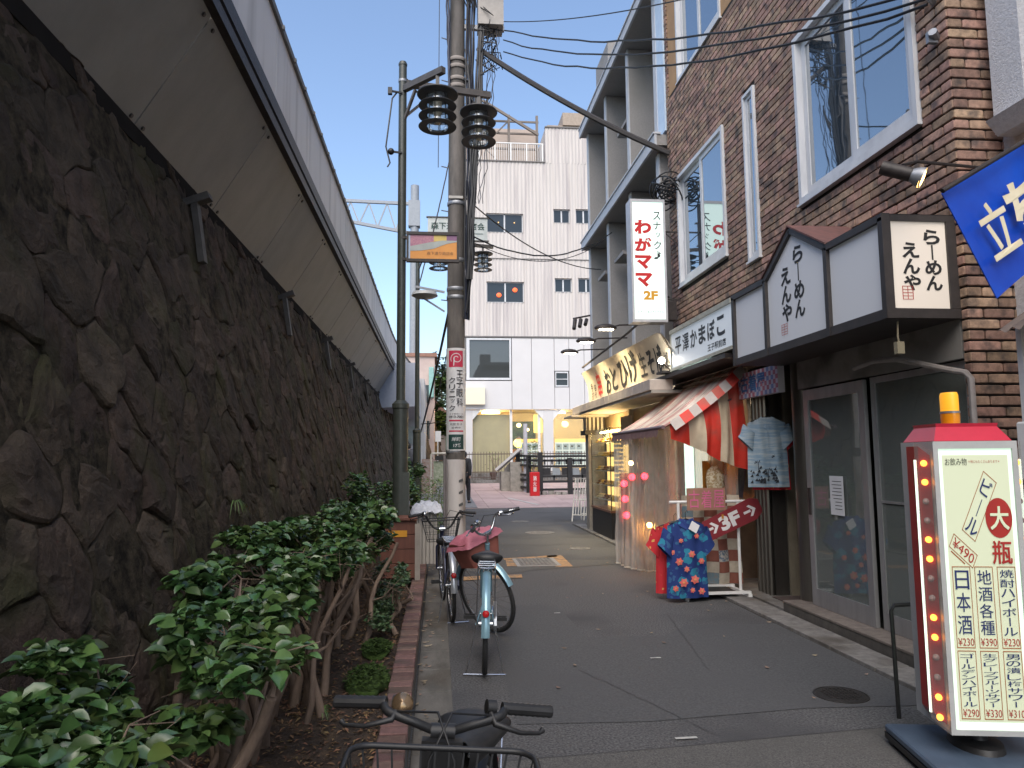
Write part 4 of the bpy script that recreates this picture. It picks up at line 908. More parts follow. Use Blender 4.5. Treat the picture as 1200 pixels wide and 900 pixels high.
# lit food display case
case = thing('food_display_case', 'glass food display case glowing yellow at the soba shop', 'display case', (3.3, 13.9, 0))
MB().box(3.12, 13.15, .03, 3.48, 14.8, .50).build('base', BLK, case)
MB().box(3.10, 13.13, .50, 3.49, 14.82, .54).build('ledge', mat('copper_ledge', (0.28, 0.13, 0.08), rough=.4, metal=.5), case)
b = MB()
for x, y in ((3.12, 13.15), (3.47, 13.15), (3.12, 14.79)): b.box(x-.008, y-.008, .54, x+.008, y+.008, 2.05)
b.build('frame', DKST, case)
CG = glass('case_glass', (0.5, 0.5, 0.45), gl=0.10, trans=0.93)
MB().box(3.118, 13.16, .54, 3.121, 14.78, 2.05).box(3.13, 13.142, .54, 3.46, 13.145, 2.05).build('pane', CG, case)
MB().box(3.44, 13.16, .54, 3.48, 14.8, 2.05).build('back', emis('case_back_glow', (1.0, 0.62, 0.20), 0.9, (.6, .42, .2)), case)
FOOD = [mat('food_%s' % n, c, rough=.4) for n, c in (('cream', (.75, .62, .35)), ('brown', (.25, .10, .03)), ('yellow', (.8, .5, .08)))]
rnd = random.Random(6)
for j in range(5):
    MB().box(3.15, 13.17, .70+j*.27, 3.44, 14.78, .712+j*.27).build('shelf', mat('case_shelf', (.6, .6, .55), rough=.3), case)
    for i in range(6):
        b = MB(); y = 13.3+i*.25; z = .712+j*.27; b.lathe((3.25, y, z), [(.03, 0), (.085, .035), (.088, .05), (.07, .045), (.001, .055)], 12, (-.35, 0, 1)); b.sphere((3.24, y, z+.06), .05, .05, .028, 8, 5); b.build('food_model', rnd.choice(FOOD), case, smooth=50)
TUBEW = emis('warm_tube', (1.0, 0.72, 0.32), 9.0)
MB().cyl((3.30, 13.25, 2.0), (3.30, 14.7, 2.0), .02, n=8).build('tube_lamp', TUBEW, case)
al = bpy.data.lights.new('case_light', 'POINT'); al.energy = 26; al.color = (1, .7, .32); al.shadow_soft_size = .15; ao = bpy.data.objects.new('case_light', al); link(ao); ao.location = (3.28, 13.9, 1.9)
b = MB().grid(lambda a, c: Vector((3.28+.02*math.sin(a*20), 12.2+.8*a, 1.72+.5*c)), 20, 4)
o = b.build('shop_curtain', mat('noren_cream', (0.62, 0.55, 0.46), (0.5, .44, .36), scale=5, rough=.9)); setp(o, 'short cream shop curtain hanging in the soba shop entrance', 'curtain')

# A frame stands
WIRE = mat('white_wire', (0.74, 0.73, 0.71), (.6, .59, .57), scale=15, rough=.5)
def aframe(x, y, rz, label, w_=.42, h_=1.0):
    t = thing('folding_stand', label, 'stand', (0, 0, 0), local=True)
    for sgn in (-1, 1):
        b = MB(); f0 = sgn*.28
        P = [(-w_/2, f0, 0), (-w_/2, f0*.1, h_), (w_/2, f0*.1, h_), (w_/2, f0, 0)]
        b.tube(P, .017, 6); b.tube([(-w_/2, f0*.85, .15), (w_/2, f0*.85, .15)], .014, 5); b.tube([(-w_/2, f0*.5, .5), (w_/2, f0*.5, .5)], .014, 5)
        if sgn < 0:
            for k in range(1, 6): b.tube([(-w_/2+k*w_/6, f0*.85, .15), (-w_/2+k*w_/6, f0*.1, h_)], .010, 4)
        b.build('frame', WIRE, t)
    t.location = (x, y, 0); t.rotation_euler = (0, 0, rz); return t
aframe(3.50, 17.5, R(-35), 'empty white wire folding stand on the street before the plaza')
aframe(3.85, 17.8, R(-25), 'second white folding stand, behind the first by the soba shop corner', .5, .95)

# ---------------- awning ----------------
aw = thing('awning', 'faded red and cream striped awning with a bright striped side curtain', 'awning', (3.0, 9, 1.8))
AR = mat('awning_red', (0.78, 0.05, 0.03), (0.68, 0.04, 0.025), scale=6, rough=.6, bump=.3, bscale=9, bd=.02, c3=(0.42, 0.10, 0.07), s3=3); AC = mat('awning_cream', (0.80, 0.68, 0.50), (0.70, 0.57, 0.41), scale=6, rough=.65, bump=.3, bscale=9, bd=.02)
AT1 = mat('awning_top_cream', (0.76, 0.64, 0.52), (0.64, 0.50, 0.40), scale=5, rough=.45, c3=(0.30, .19, .15), s3=3.2, stretch=(1, 3, 1), bump=.3, bscale=8, bd=.02); AT2 = mat('awning_top_faded_red', (0.62, 0.26, 0.20), (0.52, 0.22, 0.17), scale=5, rough=.45, stretch=(1, 3, 1), c3=(.45, .30, .25), s3=3)
def awp(a, c):   # a along the street from near 0 to far 1, c from bar to wall
    y = 8.02+2.26*a+.12*(1-a)*(c-.5); return Vector((2.50+.93*c, y, 1.83+.70*c-.07*math.sin(c*math.pi)-.02*math.sin(a*math.pi)*(1-c)+.012*math.sin(a*31)*(1-c*c)*.8))
NS = 14
for k in range(NS):
    b = MB().grid(lambda a, c: awp((k+a)/NS, c), 3, 10); b.grid(lambda a, c: awp((k+a)/NS, c)-Vector((0, 0, .004)), 3, 10); b.build('stripe', AT2 if k in (0, 3, 6, 9, 13) else AT1, aw, smooth=60)
BOT = [(2.60, 1.70), (2.83, 1.62), (3.00, 1.54), (3.17, 1.45), (3.33, 1.39), (3.50, 1.34)]; TOP = [(2.58, 1.88), (2.78, 2.01), (2.95, 2.13), (3.11, 2.25), (3.26, 2.37), (3.42, 2.52)]
for k in range(5):
    def fn(a, c, k=k):
        t0 = Vector((TOP[k][0], 0, TOP[k][1])).lerp(Vector((TOP[k+1][0], 0, TOP[k+1][1])), a); b0 = Vector((BOT[k][0], 0, BOT[k][1])).lerp(Vector((BOT[k+1][0], 0, BOT[k+1][1])), a); p = b0.lerp(t0, c)
        q = k+a; return Vector((p.x, 8.03-.10*math.sin(c*2.8)*math.sin(q/5*3)-.025*math.sin(q*4.2+c*1.5)+.012*math.sin(q*9-c*5), p.z))
    MB().grid(fn, 6, 12).build('side_stripe', AR if k % 2 == 0 else AC, aw, smooth=60)
for k in range(9):
    a0, a1 = k/9, (k+1)/9
    def pt(a, w_):
        q = a*5; i = min(int(q), 4); p = Vector((TOP[i][0], 7.965, TOP[i][1])).lerp(Vector((TOP[i+1][0], 7.965, TOP[i+1][1])), q-i); return p+Vector((.03, -.015-w_*.1, -.10))*w_+Vector((-.01, 0, .01))
    MB().add([pt(a0, 0), pt(a0, 1), pt(a1, 1), pt(a1, 0)], [(0, 1, 2, 3)]).build('edge_check', AR if k % 2 else mat('edge_pale', (0.5, 0.44, 0.40), rough=.6), aw)
MB().cyl((2.49, 10.32, 1.83), (2.49, 7.95, 1.83), .022, n=8).cyl((2.5, 8.0, 1.83), (3.45, 8.0, 2.2), .012).cyl((2.5, 10.25, 1.83), (3.45, 10.25, 2.2), .012).build('frame', mat('bar_purple_brown', (0.16, 0.10, 0.11), rough=.4), aw)
def val(a, c): y = 10.3-2.2*a; return Vector((2.48-.012*c, y, 1.82-c*(.075+.025*abs(math.sin(a*math.pi*13)))))
MB().grid(val, 130, 2).build('valance', mat('valance_brown', (0.20, 0.12, 0.12), (0.14, 0.08, 0.08), scale=12, rough=.8), aw, smooth=60)
b = MB(); rnd = random.Random(8)
b.tube([(3.47-.012*k, 7.97-.006*math.sin(k), 2.52-.045*k) if False else (3.46+.0025*k, 7.93+.012*math.sin(k*1.7), 2.50-.048*k) for k in range(24)], .022, 6); b.build('rope_edge', mat('rope', (0.45, 0.38, 0.27), rough=.9), aw)

# ---------------- stall behind the plastic sheet ----------------
def plastic(name, tr=0.55):
    if name in _m: return _m[name]
    m = bpy.data.materials.new(name); m.use_nodes = True; nt = m.node_tree; L = nt.links.new; nt.nodes.remove(nt.nodes['Principled BSDF']); o = nt.nodes['Material Output']
    t = node(nt, 'ShaderNodeBsdfTransparent'); g = node(nt, 'ShaderNodeBsdfGlossy'); g.inputs['Roughness'].default_value = .16; d = node(nt, 'ShaderNodeBsdfDiffuse'); d.inputs['Color'].default_value = (.74, .72, .72, 1); tl = node(nt, 'ShaderNodeBsdfTranslucent'); tl.inputs['Color'].default_value = (.6, .55, .5, 1)
    geo = node(nt, 'ShaderNodeNewGeometry'); mp = node(nt, 'ShaderNodeMapping'); mp.inputs['Scale'].default_value = (1, 1, .35); L(geo.outputs['Position'], mp.inputs['Vector'])
    nz = node(nt, 'ShaderNodeTexNoise'); nz.inputs['Scale'].default_value = 9; nz.inputs['Detail'].default_value = 5; L(mp.outputs[0], nz.inputs['Vector'])
    bp = node(nt, 'ShaderNodeBump'); bp.inputs['Strength'].default_value = .4; bp.inputs['Distance'].default_value = .03; L(nz.outputs['Fac'], bp.inputs['Height']); L(bp.outputs[0], g.inputs['Normal'])
    a = node(nt, 'ShaderNodeMixShader'); a.inputs[0].default_value = .25; L(d.outputs[0], a.inputs[1]); L(tl.outputs[0], a.inputs[2])
    mr = node(nt, 'ShaderNodeMapRange'); mr.inputs['To Min'].default_value = tr-.05; mr.inputs['To Max'].default_value = tr+.12; mr.inputs['From Min'].default_value = .3; mr.inputs['From Max'].default_value = .7; L(nz.outputs['Fac'], mr.inputs['Value'])
    b_ = node(nt, 'ShaderNodeMixShader'); L(mr.outputs[0], b_.inputs[0]); L(a.outputs[0], b_.inputs[1]); L(t.outputs[0], b_.inputs[2])
    lw = node(nt, 'ShaderNodeLayerWeight'); lw.inputs['Blend'].default_value = .25; L(bp.outputs[0], lw.inputs['Normal']); m2 = node(nt, 'ShaderNodeMapRange'); m2.inputs['To Min'].default_value = .06; m2.inputs['To Max'].default_value = .6; L(lw.outputs['Fresnel'], m2.inputs['Value'])
    c = node(nt, 'ShaderNodeMixShader'); L(m2.outputs[0], c.inputs[0]); L(b_.outputs[0], c.inputs[1]); L(g.outputs[0], c.inputs[2]); L(c.outputs[0], o.inputs['Surface']); _m[name] = m; return m
def lerpP(P, a):
    q = a*(len(P)-1); i = min(int(q), len(P)-2); return Vector(P[i]).lerp(Vector(P[i+1]), q-i)
TP = [(2.50, 10.28, 1.80), (2.51, 9.5, 1.80), (2.52, 8.8, 1.80), (2.70, 8.30, 1.82), (3.05, 8.15, 1.95), (3.44, 8.12, 2.1)]
BP = [(2.53, 10.42, 0.01), (2.56, 9.95, 0.01), (2.68, 9.62, 0.01), (3.0, 9.35, 0.02), (3.3, 8.9, 0.02), (3.48, 8.35, 0.05)]
def cur(a, c):
    p = lerpP(BP, a).lerp(lerpP(TP, a), c); f_ = .030*math.sin(a*75+1.2*math.sin(c*3))+.014*math.sin(a*171+2*c); return p+Vector((-.7, -.6, 0))*f_*(1-.55*c)+Vector((noise.noise(Vector((a*9, c*4, 0))), noise.noise(Vector((a*9, c*4, 5))), 0))*.03
cu_ = MB().grid(cur, 240, 24).build('plastic_curtain', plastic('clear_plastic', .54), smooth=60); setp(cu_, 'clear plastic sheet curtain hung from the striped awning to the street', 'plastic curtain')
MB().grid(lambda a, c: cur(a, c*.012)+Vector((-.004, -.004, 0)), 240, 1).build('hem', mat('plastic_hem', (.6, .58, .52), rough=.4), cu_)
stl = thing('clothes_stall', 'stall room with warm lamps, dark posts and goods behind the plastic curtain', 'stall', (4, 9, 0))
WARMW = mat('stall_wall', (0.24, 0.20, 0.16), (0.17, 0.14, 0.11), scale=5, rough=.8)
b = MB(); b.box(4.9, 8.05, .03, 5.0, 10.5, 2.42).box(3.5, 10.42, .03, 5.0, 10.46, 2.42).box(3.7, 8.02, .03, 5.0, 8.06, 2.42).box(3.3, 8.05, 2.425, 5.0, 10.46, 2.45); b.build('wall', WARMW, stl)
for x, y in ((2.85, 10.2), (3.3, 10.3), (3.0, 8.9)): MB().box(x-.035, y-.035, .01, x+.035, y+.035, 2.0).build('post', mat('stall_post', (0.09, 0.07, 0.065), rough=.6), stl)
for k in range(2): MB().box(3.25, 8.75+.55*k, .03, 4.3, 9.2+.55*k, .72+.1*k).build('counter', mat('stall_counter', (0.22, 0.15, 0.10), (.15, .1, .07), scale=6, rough=.7), stl)
fr = thing('lit_fridge', 'tall cool white lit case seen through the plastic curtain', 'display case', (3.4, 10.0, 0))
MB().box(3.25, 9.9, .1, 3.8, 10.35, 1.95).build('body', mat('fridge_white', (.55, .58, .58), rough=.5), fr); MB().box(3.30, 9.885, .75, 3.52, 9.90, 1.85).build('lit_door', emis('cool_glow', (0.65, 1.0, 0.88), 0.9, (.5, .6, .56)), fr)
MB().box(3.545, 9.885, .75, 3.72, 9.90, 1.80).build('lit_door', emis('cool_glow_soft', (0.8, 0.95, 0.85), 0.35, (.5, .55, .5)), fr)
rnd = random.Random(14); gc = [(0.55, .28, .05), (.5, .38, .18), (.35, .12, .1), (.6, .55, .45), (.12, .12, .2), (.4, .2, .1)]
for k in range(9):
    x = 3.45+.13*k; c = rnd.choice(gc); m1 = mat('garment_%d' % (gc.index(c)+1), c, tuple(v*.6 for v in c), scale=14, rough=.9)
    o = MB().grid(lambda a, q: Vector((x+.05*math.sin(q*3+k), 8.35+.45*a, 1.75-.75*q+.02*math.sin(a*12))), 12, 10).build('hanging_garment', m1, smooth=60); setp(o, ('orange', 'tan', 'dull red', 'pale grey', 'navy', 'brown')[gc.index(c)]+' garment on the stall rail, '+('first', 'second', 'third', 'fourth', 'fifth', 'sixth', 'seventh', 'eighth', 'ninth')[k]+' from the street side', 'garment', group='garments hanging inside the stall')
MB().cyl((3.35, 8.6, 1.78), (4.7, 8.6, 1.78), .015, n=6).build('rail', GALV, stl)
OR = mat('amber_cloth', (0.48, 0.22, 0.035), (0.40, 0.16, 0.02), scale=9, rough=.7)
o = MB().grid(lambda a, c: Vector((3.05+.36*a, 8.30+.15*a+.02*math.sin(a*9), 1.45-.55*c)), 12, 8).build('amber_cloth', OR, smooth=60); setp(o, 'amber coloured cloth hanging behind the plastic beside the cardboard sign', 'cloth')
LACE = mat('crumpled_white', (.62, .56, .42), (.36, .25, .12), scale=34, rough=.6, bump=.5, lo=.45, hi=.55)
o = MB().sphere((3.18, 8.26, 1.22), .11, .04, .18, 14, 10).jit(.03, 14).build('white_bag', LACE, smooth=50); setp(o, 'crumpled pale bag hanging in front of the amber cloth', 'bag')
for (p, e, c, lab) in (((2.74, 9.45, .62), 20, (1, .42, .08), 'orange glowing lamp low behind the plastic curtain'), ((2.66, 10.0, 1.42), 6, (1, .6, .22), 'small warm lamp behind the far end of the plastic curtain'), ((3.25, 8.7, 1.9), 9, (1, .7, .35), 'warm bulb under the awning above the cardboard sign')):
    t = thing('stall_bulb', lab, 'lamp', p); MB().sphere(p, .035).build('bulb', emis('bulb_%d' % e, c, e*1.6), t); MB().cyl((p[0], p[1], p[2]+.03), (p[0], p[1], p[2]+.10), .016, n=8).build('socket', BLK, t)
    L_ = bpy.data.lights.new('bulb_light', 'POINT'); L_.energy = e*.12; L_.color = c; L_.shadow_soft_size = .05; lo = bpy.data.objects.new('bulb_light', L_); link(lo); lo.location = Vector(p)+Vector((0, 0, -.06))
L_ = bpy.data.lights.new('stall_light', 'POINT'); L_.energy = 12; L_.color = (1, .76, .5); L_.shadow_soft_size = .2; lo = bpy.data.objects.new('stall_light', L_); link(lo); lo.location = (3.9, 9.5, 2.2)
t = thing('stall_bulb', 'bare ceiling bulb deep inside the stall', 'lamp', (3.9, 9.5, 2.28)); MB().sphere((3.9, 9.5, 2.28), .04).build('bulb', emis('bulb_20', (1, .7, .4), 20), t); MB().cyl((3.9, 9.5, 2.3), (3.9, 9.5, 2.42), .012).build('cord', BLK, t)
# red bulb board
rb = thing('red_bulb_board', 'narrow dark board with glowing red bulbs behind the plastic curtain', 'light sign', (2.62, 10.05, .7))
MB().box(2.54, 10.12, .62, 2.66, 10.15, 1.28).box(2.66, 10.12, 1.13, 2.96, 10.15, 1.28).build('board', mat('bulb_board', (.10, .03, .03), rough=.6), rb)
REDB = emis('red_bulb', (1.0, 0.02, 0.04), 6.0)
for (x, z) in ((2.585, 1.135), (2.595, .925), (2.61, .70), (2.70, 1.225), (2.88, 1.235)):
    MB().lathe((x, 10.10, z), [(.045, .02), (.045, .0), (.03, -.018), (.001, -.024)], 14, (0, 1, 0)).build('bulb', REDB, rb, smooth=50)

# ---------------- clothes rack in front ----------------
rk_ = thing('clothes_rack', 'white metal clothes rack standing on the street before the stall', 'clothes rack', (2.85, 7.7, 0))
b = MB()
for x in (2.60, 3.27): b.tube([(x, 7.85, .05), (x, 7.85, 1.01)], .017, 8).box(x-.02, 7.60, .03, x+.02, 8.12, .06).cyl((x, 7.64, 0), (x, 7.64, .03), .02).cyl((x, 8.08, 0), (x, 8.08, .03), .02)
b.tube([(2.50, 7.85, 1.01), (3.36, 7.85, 1.01)], .016, 8).box(2.58, 7.62, .06, 3.29, 7.66, .085).box(2.58, 8.06, .06, 3.29, 8.10, .085); b.build('frame', WHT, rk_, smooth=40)
MB().box(2.64, 7.67, .055, 3.18, 8.05, .066).build('shelf', BLK, rk_)
CARD = mat('cardboard', (0.33, 0.17, 0.12), (0.27, 0.14, 0.10), scale=8, rough=.9); PK = mat('pink_marker', (0.62, 0.13, 0.28), rough=.8)
cb = thing('cardboard_sign', 'brown cardboard sign with pink handwritten letters on the rack', 'sign', (2.85, 7.8, .9))
MB().box(2.69, 7.815, .92, 3.12, 7.825, 1.16).build('board', CARD, cb)
b = MB(); 
for i, c in enumerate('古着屋'): text(b, c, (2.71+.138*i, 7.814, .945), XU, ZU, .12, .19, .0)
b.build('lettering', PK, cb)
td = thing('arrow_sign', 'tilted dark red board reading 3F between two arrows, on the rack', 'sign', (3.15, 7.75, .75))
th = R(23); au = Vector((math.cos(th), 0, math.sin(th))); av = Vector((-math.sin(th), 0, math.cos(th))); ao_ = Vector((2.90, 7.79, .58)); au = au*1.18; av = av*1.15
RBD = mat('dark_red_board', (0.22, 0.018, 0.028), (0.18, .015, .022), scale=8, rough=.6)
MB().prism([ao_+au*q[0]+av*q[1] for q in ((0, 0), (.52, 0), (.60, .05), (.60, .17), (.53, .21), (.0, .19), (-.03, .10))], (0, .012, 0)).build('board', RBD, td, fix=True)
b = MB(); text(b, '3F', ao_+au*.17+av*.03, au, av, .24, .155, .05)
for x in (.03, .42): 
    c = ao_+au*x+av*.10-Vector((0, .002, 0)); b.add([c-av*.012, c+au*.07-av*.012, c+au*.07+av*.012, c+av*.012], [(0, 1, 2, 3)]); b.add([c+au*.05-av*.05, c+au*.075-av*.055, c+au*.125, c+au*.075+av*.055, c+au*.05+av*.05, c+au*.09], [(0, 1, 2, 5), (5, 2, 3, 4)])
b.build('lettering', mat('letter_white', (.75, .73, .74), rough=.6), td)
MB().box(3.06, 7.775, .83, 3.08, 7.788, .875).build('clip', OR, td)
# patchwork curtain behind the rack
pc = thing('patchwork_cloth', 'red brown and cream patchwork cloth hanging behind the clothes rack', 'cloth', (3.1, 8.05, .1))
PM = [mat('patch_brown', (0.24, 0.085, 0.06), (.2, .07, .05), scale=20, rough=.95, bump=.4), mat('patch_cream', (0.48, 0.42, 0.34), (.4, .35, .28), scale=20, rough=.95, bump=.4), mat('patch_blue', (0.12, 0.22, 0.28), (.2, .2, .2), scale=30, rough=.95, bump=.4), mat('patch_print', (0.45, 0.42, 0.38), (.12, .16, .22), scale=40, rough=.95, lo=.45, hi=.55)]
rnd = random.Random(5)
for i in range(5):
    for j in range(8):
        k = (i+j) % 2; 
        if rnd.random() < .12: k = 2+k
        def fn(a, c, i=i, j=j):
            u_, v_ = (i+a*.98)/5, (j+c*.98)/8; return Vector((2.72+.66*u_, 8.08+.03*math.sin(u_*17)+.02*math.sin(v_*9+u_*4), .09+.98*v_))
        MB().grid(fn, 4, 3).build('patch', PM[k], pc, smooth=60)
# shirts
def shirt_mesh(w_, h_, seedv, depth=.07, sleeve=.20):
    """front and back shell with sleeves, local: x across, z up from hem 0, y depth"""
    out = []
    def shell(sgn):
        def fn(a, c):
            x = (a-.5)*w_*(1-.10*c); z = h_*c
            sh = h_-.09*abs(a-.5)*2 if c > .999 else None
            z = z-(.075*h_*max(0, (abs(a-.5)*2-.25)/.75))*c**4
            y = sgn*depth*math.cos((a-.5)*math.pi)**.6*(.55+.45*math.sin(c*2.6))+.014*math.sin(a*16+seedv+c*2.2)*(1-.6*c)+.01*noise.noise(Vector((a*5, c*5, seedv)))
            return Vector((x, y, z))
        return fn
    b = MB(); b.grid(shell(-1), 22, 22); b.grid(shell(1), 22, 22)
    for s in (-1, 1):
        def sl_(a, c, s=s):
            ang = a*2*math.pi; ln = sleeve*c; cx = s*(w_*.40+ln*.30); cz = h_*.84-ln*1.0; rx = .085+.02*c; return Vector((cx+s*.75*rx*math.cos(ang)*.95, depth*1.0*math.sin(ang)*.9, cz+rx*math.cos(ang)*.62+.012*math.sin(c*8+ang)))
        b.grid(sl_, 16, 8)
    return b
def printed(name, base, shapes, rough=.85, stretch=(1, 1, 1)):
    """fabric print: colour layers of voronoi blobs; shapes = [(colour, scale, threshold, seed, metric)]"""
    m = bpy.data.materials.new(name); m.use_nodes = True; nt = m.node_tree; L = nt.links.new; b = nt.nodes['Principled BSDF']; b.inputs['Roughness'].default_value = rough
    tc = node(nt, 'ShaderNodeTexCoord'); out = None; prev = (*base, 1)
    nz = node(nt, 'ShaderNodeTexNoise'); nz.inputs['Scale'].default_value = 14; L(tc.outputs['Object'], nz.inputs['Vector'])
    for col_, scl, thr, sd, rnd_ in shapes:
        mp = node(nt, 'ShaderNodeMapping'); mp.inputs['Location'].default_value = (sd, sd*1.7, sd*.6); mp.inputs['Scale'].default_value = stretch; L(tc.outputs['Object'], mp.inputs['Vector'])
        mxv = node(nt, 'ShaderNodeMix', data_type='VECTOR'); mxv.inputs[0].default_value = rnd_; L(mp.outputs[0], mxv.inputs[4]); L(nz.outputs['Color'], mxv.inputs[5])
        v = node(nt, 'ShaderNodeTexVoronoi'); v.inputs['Scale'].default_value = scl; L(mxv.outputs[1], v.inputs['Vector'])
        lt = node(nt, 'ShaderNodeMath', operation='LESS_THAN'); lt.inputs[1].default_value = thr; L(v.outputs['Distance'], lt.inputs[0])
        mx = node(nt, 'ShaderNodeMix', data_type='RGBA'); L(lt.outputs[0], mx.inputs[0])
        if out is None: mx.inputs[6].default_value = prev
        else: L(out, mx.inputs[6])
        mx.inputs[7].default_value = (*col_, 1); out = mx.outputs[2]
    L(out, b.inputs['Base Color']); _m[name] = m; return m
ALOHA = printed('blue_flower_print', (0.012, 0.035, 0.17), [((0.02, 0.20, 0.32), 9, .42, 1, .06), ((0.03, 0.10, 0.24), 14, .3, 4, .1)])
REDSH = printed('red_print', (0.48, 0.02, 0.03), [((0.6, .35, .1), 11, .22, 3, .1)])
PALE = mat('banded_shirt_print', (0.20, 0.30, 0.40), (0.36, 0.42, 0.46), scale=5, rough=.9, stretch=(1, 1, 9), detail=3, lo=.4, hi=.6)
FLW = mat('flower_red', (0.60, 0.09, 0.09), (0.65, 0.20, 0.15), scale=30, rough=.9); FLC = mat('flower_orange', (0.7, 0.35, 0.12), rough=.9); PALM = mat('palm_dark', (0.03, 0.035, 0.045), rough=.9)
def hanger(par, c, w_, z):
    b = MB().tube([(c[0]-w_/2, c[1], z-.05), (c[0], c[1], z), (c[0]+w_/2, c[1], z-.05)], .006, 5); b.tube([(c[0], c[1], z), (c[0], c[1], z+.06), (c[0]+.02, c[1], z+.085), (c[0]+.03, c[1], z+.06)], .004, 5); b.build('hanger', BLK, par)
def place_shirt(name, label, m, c, w_, h_, z0, rz, sv, **k):
    b = shirt_mesh(w_, h_, sv, **k); b.xf(Matrix.Translation((c[0], c[1], z0)) @ Matrix.Rotation(rz, 4, 'Z')); t = thing(name, label, 'shirt', (c[0], c[1], z0)); b.build('fabric', m, t, smooth=60); hanger(t, c, w_*.8, z0+h_+.01); return t
RS = place_shirt('aloha_shirt', 'red shirt hanging behind the blue flowered one on the white rack', REDSH, (2.50, 7.70), .42, .74, .07, R(-12), 3, depth=.05)
BS = place_shirt('aloha_shirt', 'blue aloha shirt with red flowers hanging at the front of the white rack', ALOHA, (2.585, 7.58), .45, .80, .045, R(4), 1)
b = MB(); bc = MB(); rnd = random.Random(12)
for (fx_, fz, fs) in ((.34, .22, .05), (.62, .26, .05), (.56, .60, .04), (.25, .50, .045), (.70, .84, .03), (.42, .40, .033), (.80, .10, .04), (.12, .62, .03), (.55, .12, .03), (.30, .78, .028), (.82, .5, .035), (.15, .14, .035)):
    cx = 2.585+(fx_-.5)*.42; yy = 7.58-.085*max(math.cos((fx_-.5)*math.pi), 0)**.6-.020; cz = .045+.76*fz
    for k in range(6):
        a = k*math.pi/3+fx_*9; p = Vector((cx, yy+.004, cz)); q = Vector((math.cos(a), .1, math.sin(a)))*fs; s_v = Vector((-math.sin(a), 0, math.cos(a)))*fs*.38; b.add([p, p+q*.5+s_v, p+q, p+q*.5-s_v], [(0, 1, 2, 3)])
    bc.lathe((cx, yy-.001, cz), [(fs*.22, 0), (.001, -.003)], 8, (0, 1, 0))
b.build('printed_flowers', FLW, BS, kind='stuff'); bc.build('flower_centres', FLC, BS, kind='stuff')
b = MB()
for s in (-1, 1): b.prism([(2.585+s*.012, 7.50, .74), (2.585+s*.09, 7.52, .79), (2.585+s*.075, 7.56, .86), (2.585+s*.02, 7.54, .85)], (0, .01, 0))
b.build('collar', ALOHA, BS, fix=True)
tg = MB().prism([(2.58, 7.475, .76), (2.66, 7.475, .71), (2.70, 7.475, .79), (2.62, 7.475, .84)], (0, .003, 0)).build('price_tag', PAPER, BS, fix=True)
def collar(par, m, c, z, rz):
    b = MB()
    for s in (-1, 1): b.prism([(s*.008, -.075, z-.13), (s*.06, -.06, z-.09), (s*.085, -.035, z-.01), (s*.05, -.02, z+.012), (s*.02, -.05, z-.03)], (0, .008, 0))
    b.box(-.003, -.085, z-.62, .003, -.078, z-.13)
    for k in range(5): b.cyl((0.0, -.092, z-.20-.10*k), (0, -.086, z-.20-.10*k), .006, n=8)
    b.xf(Matrix.Translation((c[0], c[1], 0)) @ Matrix.Rotation(rz, 4, 'Z')); b.build('collar', m, par, fix=True)
PS_ = place_shirt('palm_shirt', 'pale blue shirt with dark palm trees hanging in the entrance beside the steel pillar', PALE, (3.42, 7.38), .42, .72, 1.18, R(-14), 5, sleeve=.16)
b = MB(); rnd = random.Random(3)
for k in range(60):
    x = 3.42+rnd.uniform(-.19, .19); z = 1.22+rnd.random()**1.6*.16; s = rnd.uniform(.008, .022); b.add([(x-s, 7.27+.12*abs(x-3.42)/.2, z), (x+s, 7.27+.12*abs(x-3.42)/.2, z-.004), (x+s*.4, 7.268+.12*abs(x-3.42)/.2, z+s*1.6)], [(0, 1, 2)])
for (x, z) in ((3.30, 1.44), (3.47, 1.50), (3.54, 1.45), (3.38, 1.36)):
    y = 7.268+.12*abs(x-3.42)/.2; b.add([(x-.004, y, z-.12), (x+.004, y, z-.12), (x+.003, y, z), (x-.003, y, z)], [(0, 1, 2, 3)])
    for a in (0.1, .7, 1.3, 1.9, 2.5, 3.0): b.add([(x, y-.002, z), (x+.05*math.cos(a), y-.003, z+.035*math.sin(a)-.012), (x+.045*math.cos(a)+.004, y-.003, z+.035*math.sin(a)-.024)], [(0, 1, 2)])
b.build('printed_palms', PALM, PS_, kind='stuff')
collar(PS_, PALE, (3.42, 7.38), 1.90, R(-14))
o = place_shirt('red_shirt', 'red garment whose hem shows below the pale palm shirt', REDSH, (3.47, 7.42), .38, .66, 1.15, R(-14), 7, sleeve=.12)

# ---------------- lit drinks sign on wheels ----------------
ms = thing('drinks_sign', 'lit drinks menu sign box with red roof and bulb strips on a wheeled base', 'light sign', (0, 0, 0), local=True)
# local: x right, y away from the viewer, z up; front face y = 0
W_, D_, Z0, Z1 = .50, .34, .30, 1.50
MF = mat('sign_frame_grey', (0.42, 0.43, 0.43), (.36, .37, .37), scale=8, rough=.4)
FACE = emis('menu_acrylic', (0.80, 0.88, 0.58), 0.11, (.50, .54, .40)); GLOW = emis('face_edge_glow', (0.72, 1.0, 0.76), 0.30, (.6, .7, .6))
b = MB()
for s in ((-.02, .012, Z0-.02, Z1+.02), (W_-.012, W_+.02, Z0-.02, Z1+.02), (.012, W_-.012, Z0-.02, Z0+.012), (.012, W_-.012, Z1-.012, Z1+.02)): b.box(s[0], -.015, s[2], s[1], D_, s[3])
b.build('frame', MF, ms)
MB().box(.012, -.004, Z0+.012, W_-.012, .004, Z1-.012).build('glow_edge', GLOW, ms)
MB().box(.04, -.007, Z0+.045, W_-.04, -.0045, Z1-.04).build('face', FACE, ms)
XL, ZL = Vector((1, 0, 0)), Vector((0, 0, 1)); fy = -.0085
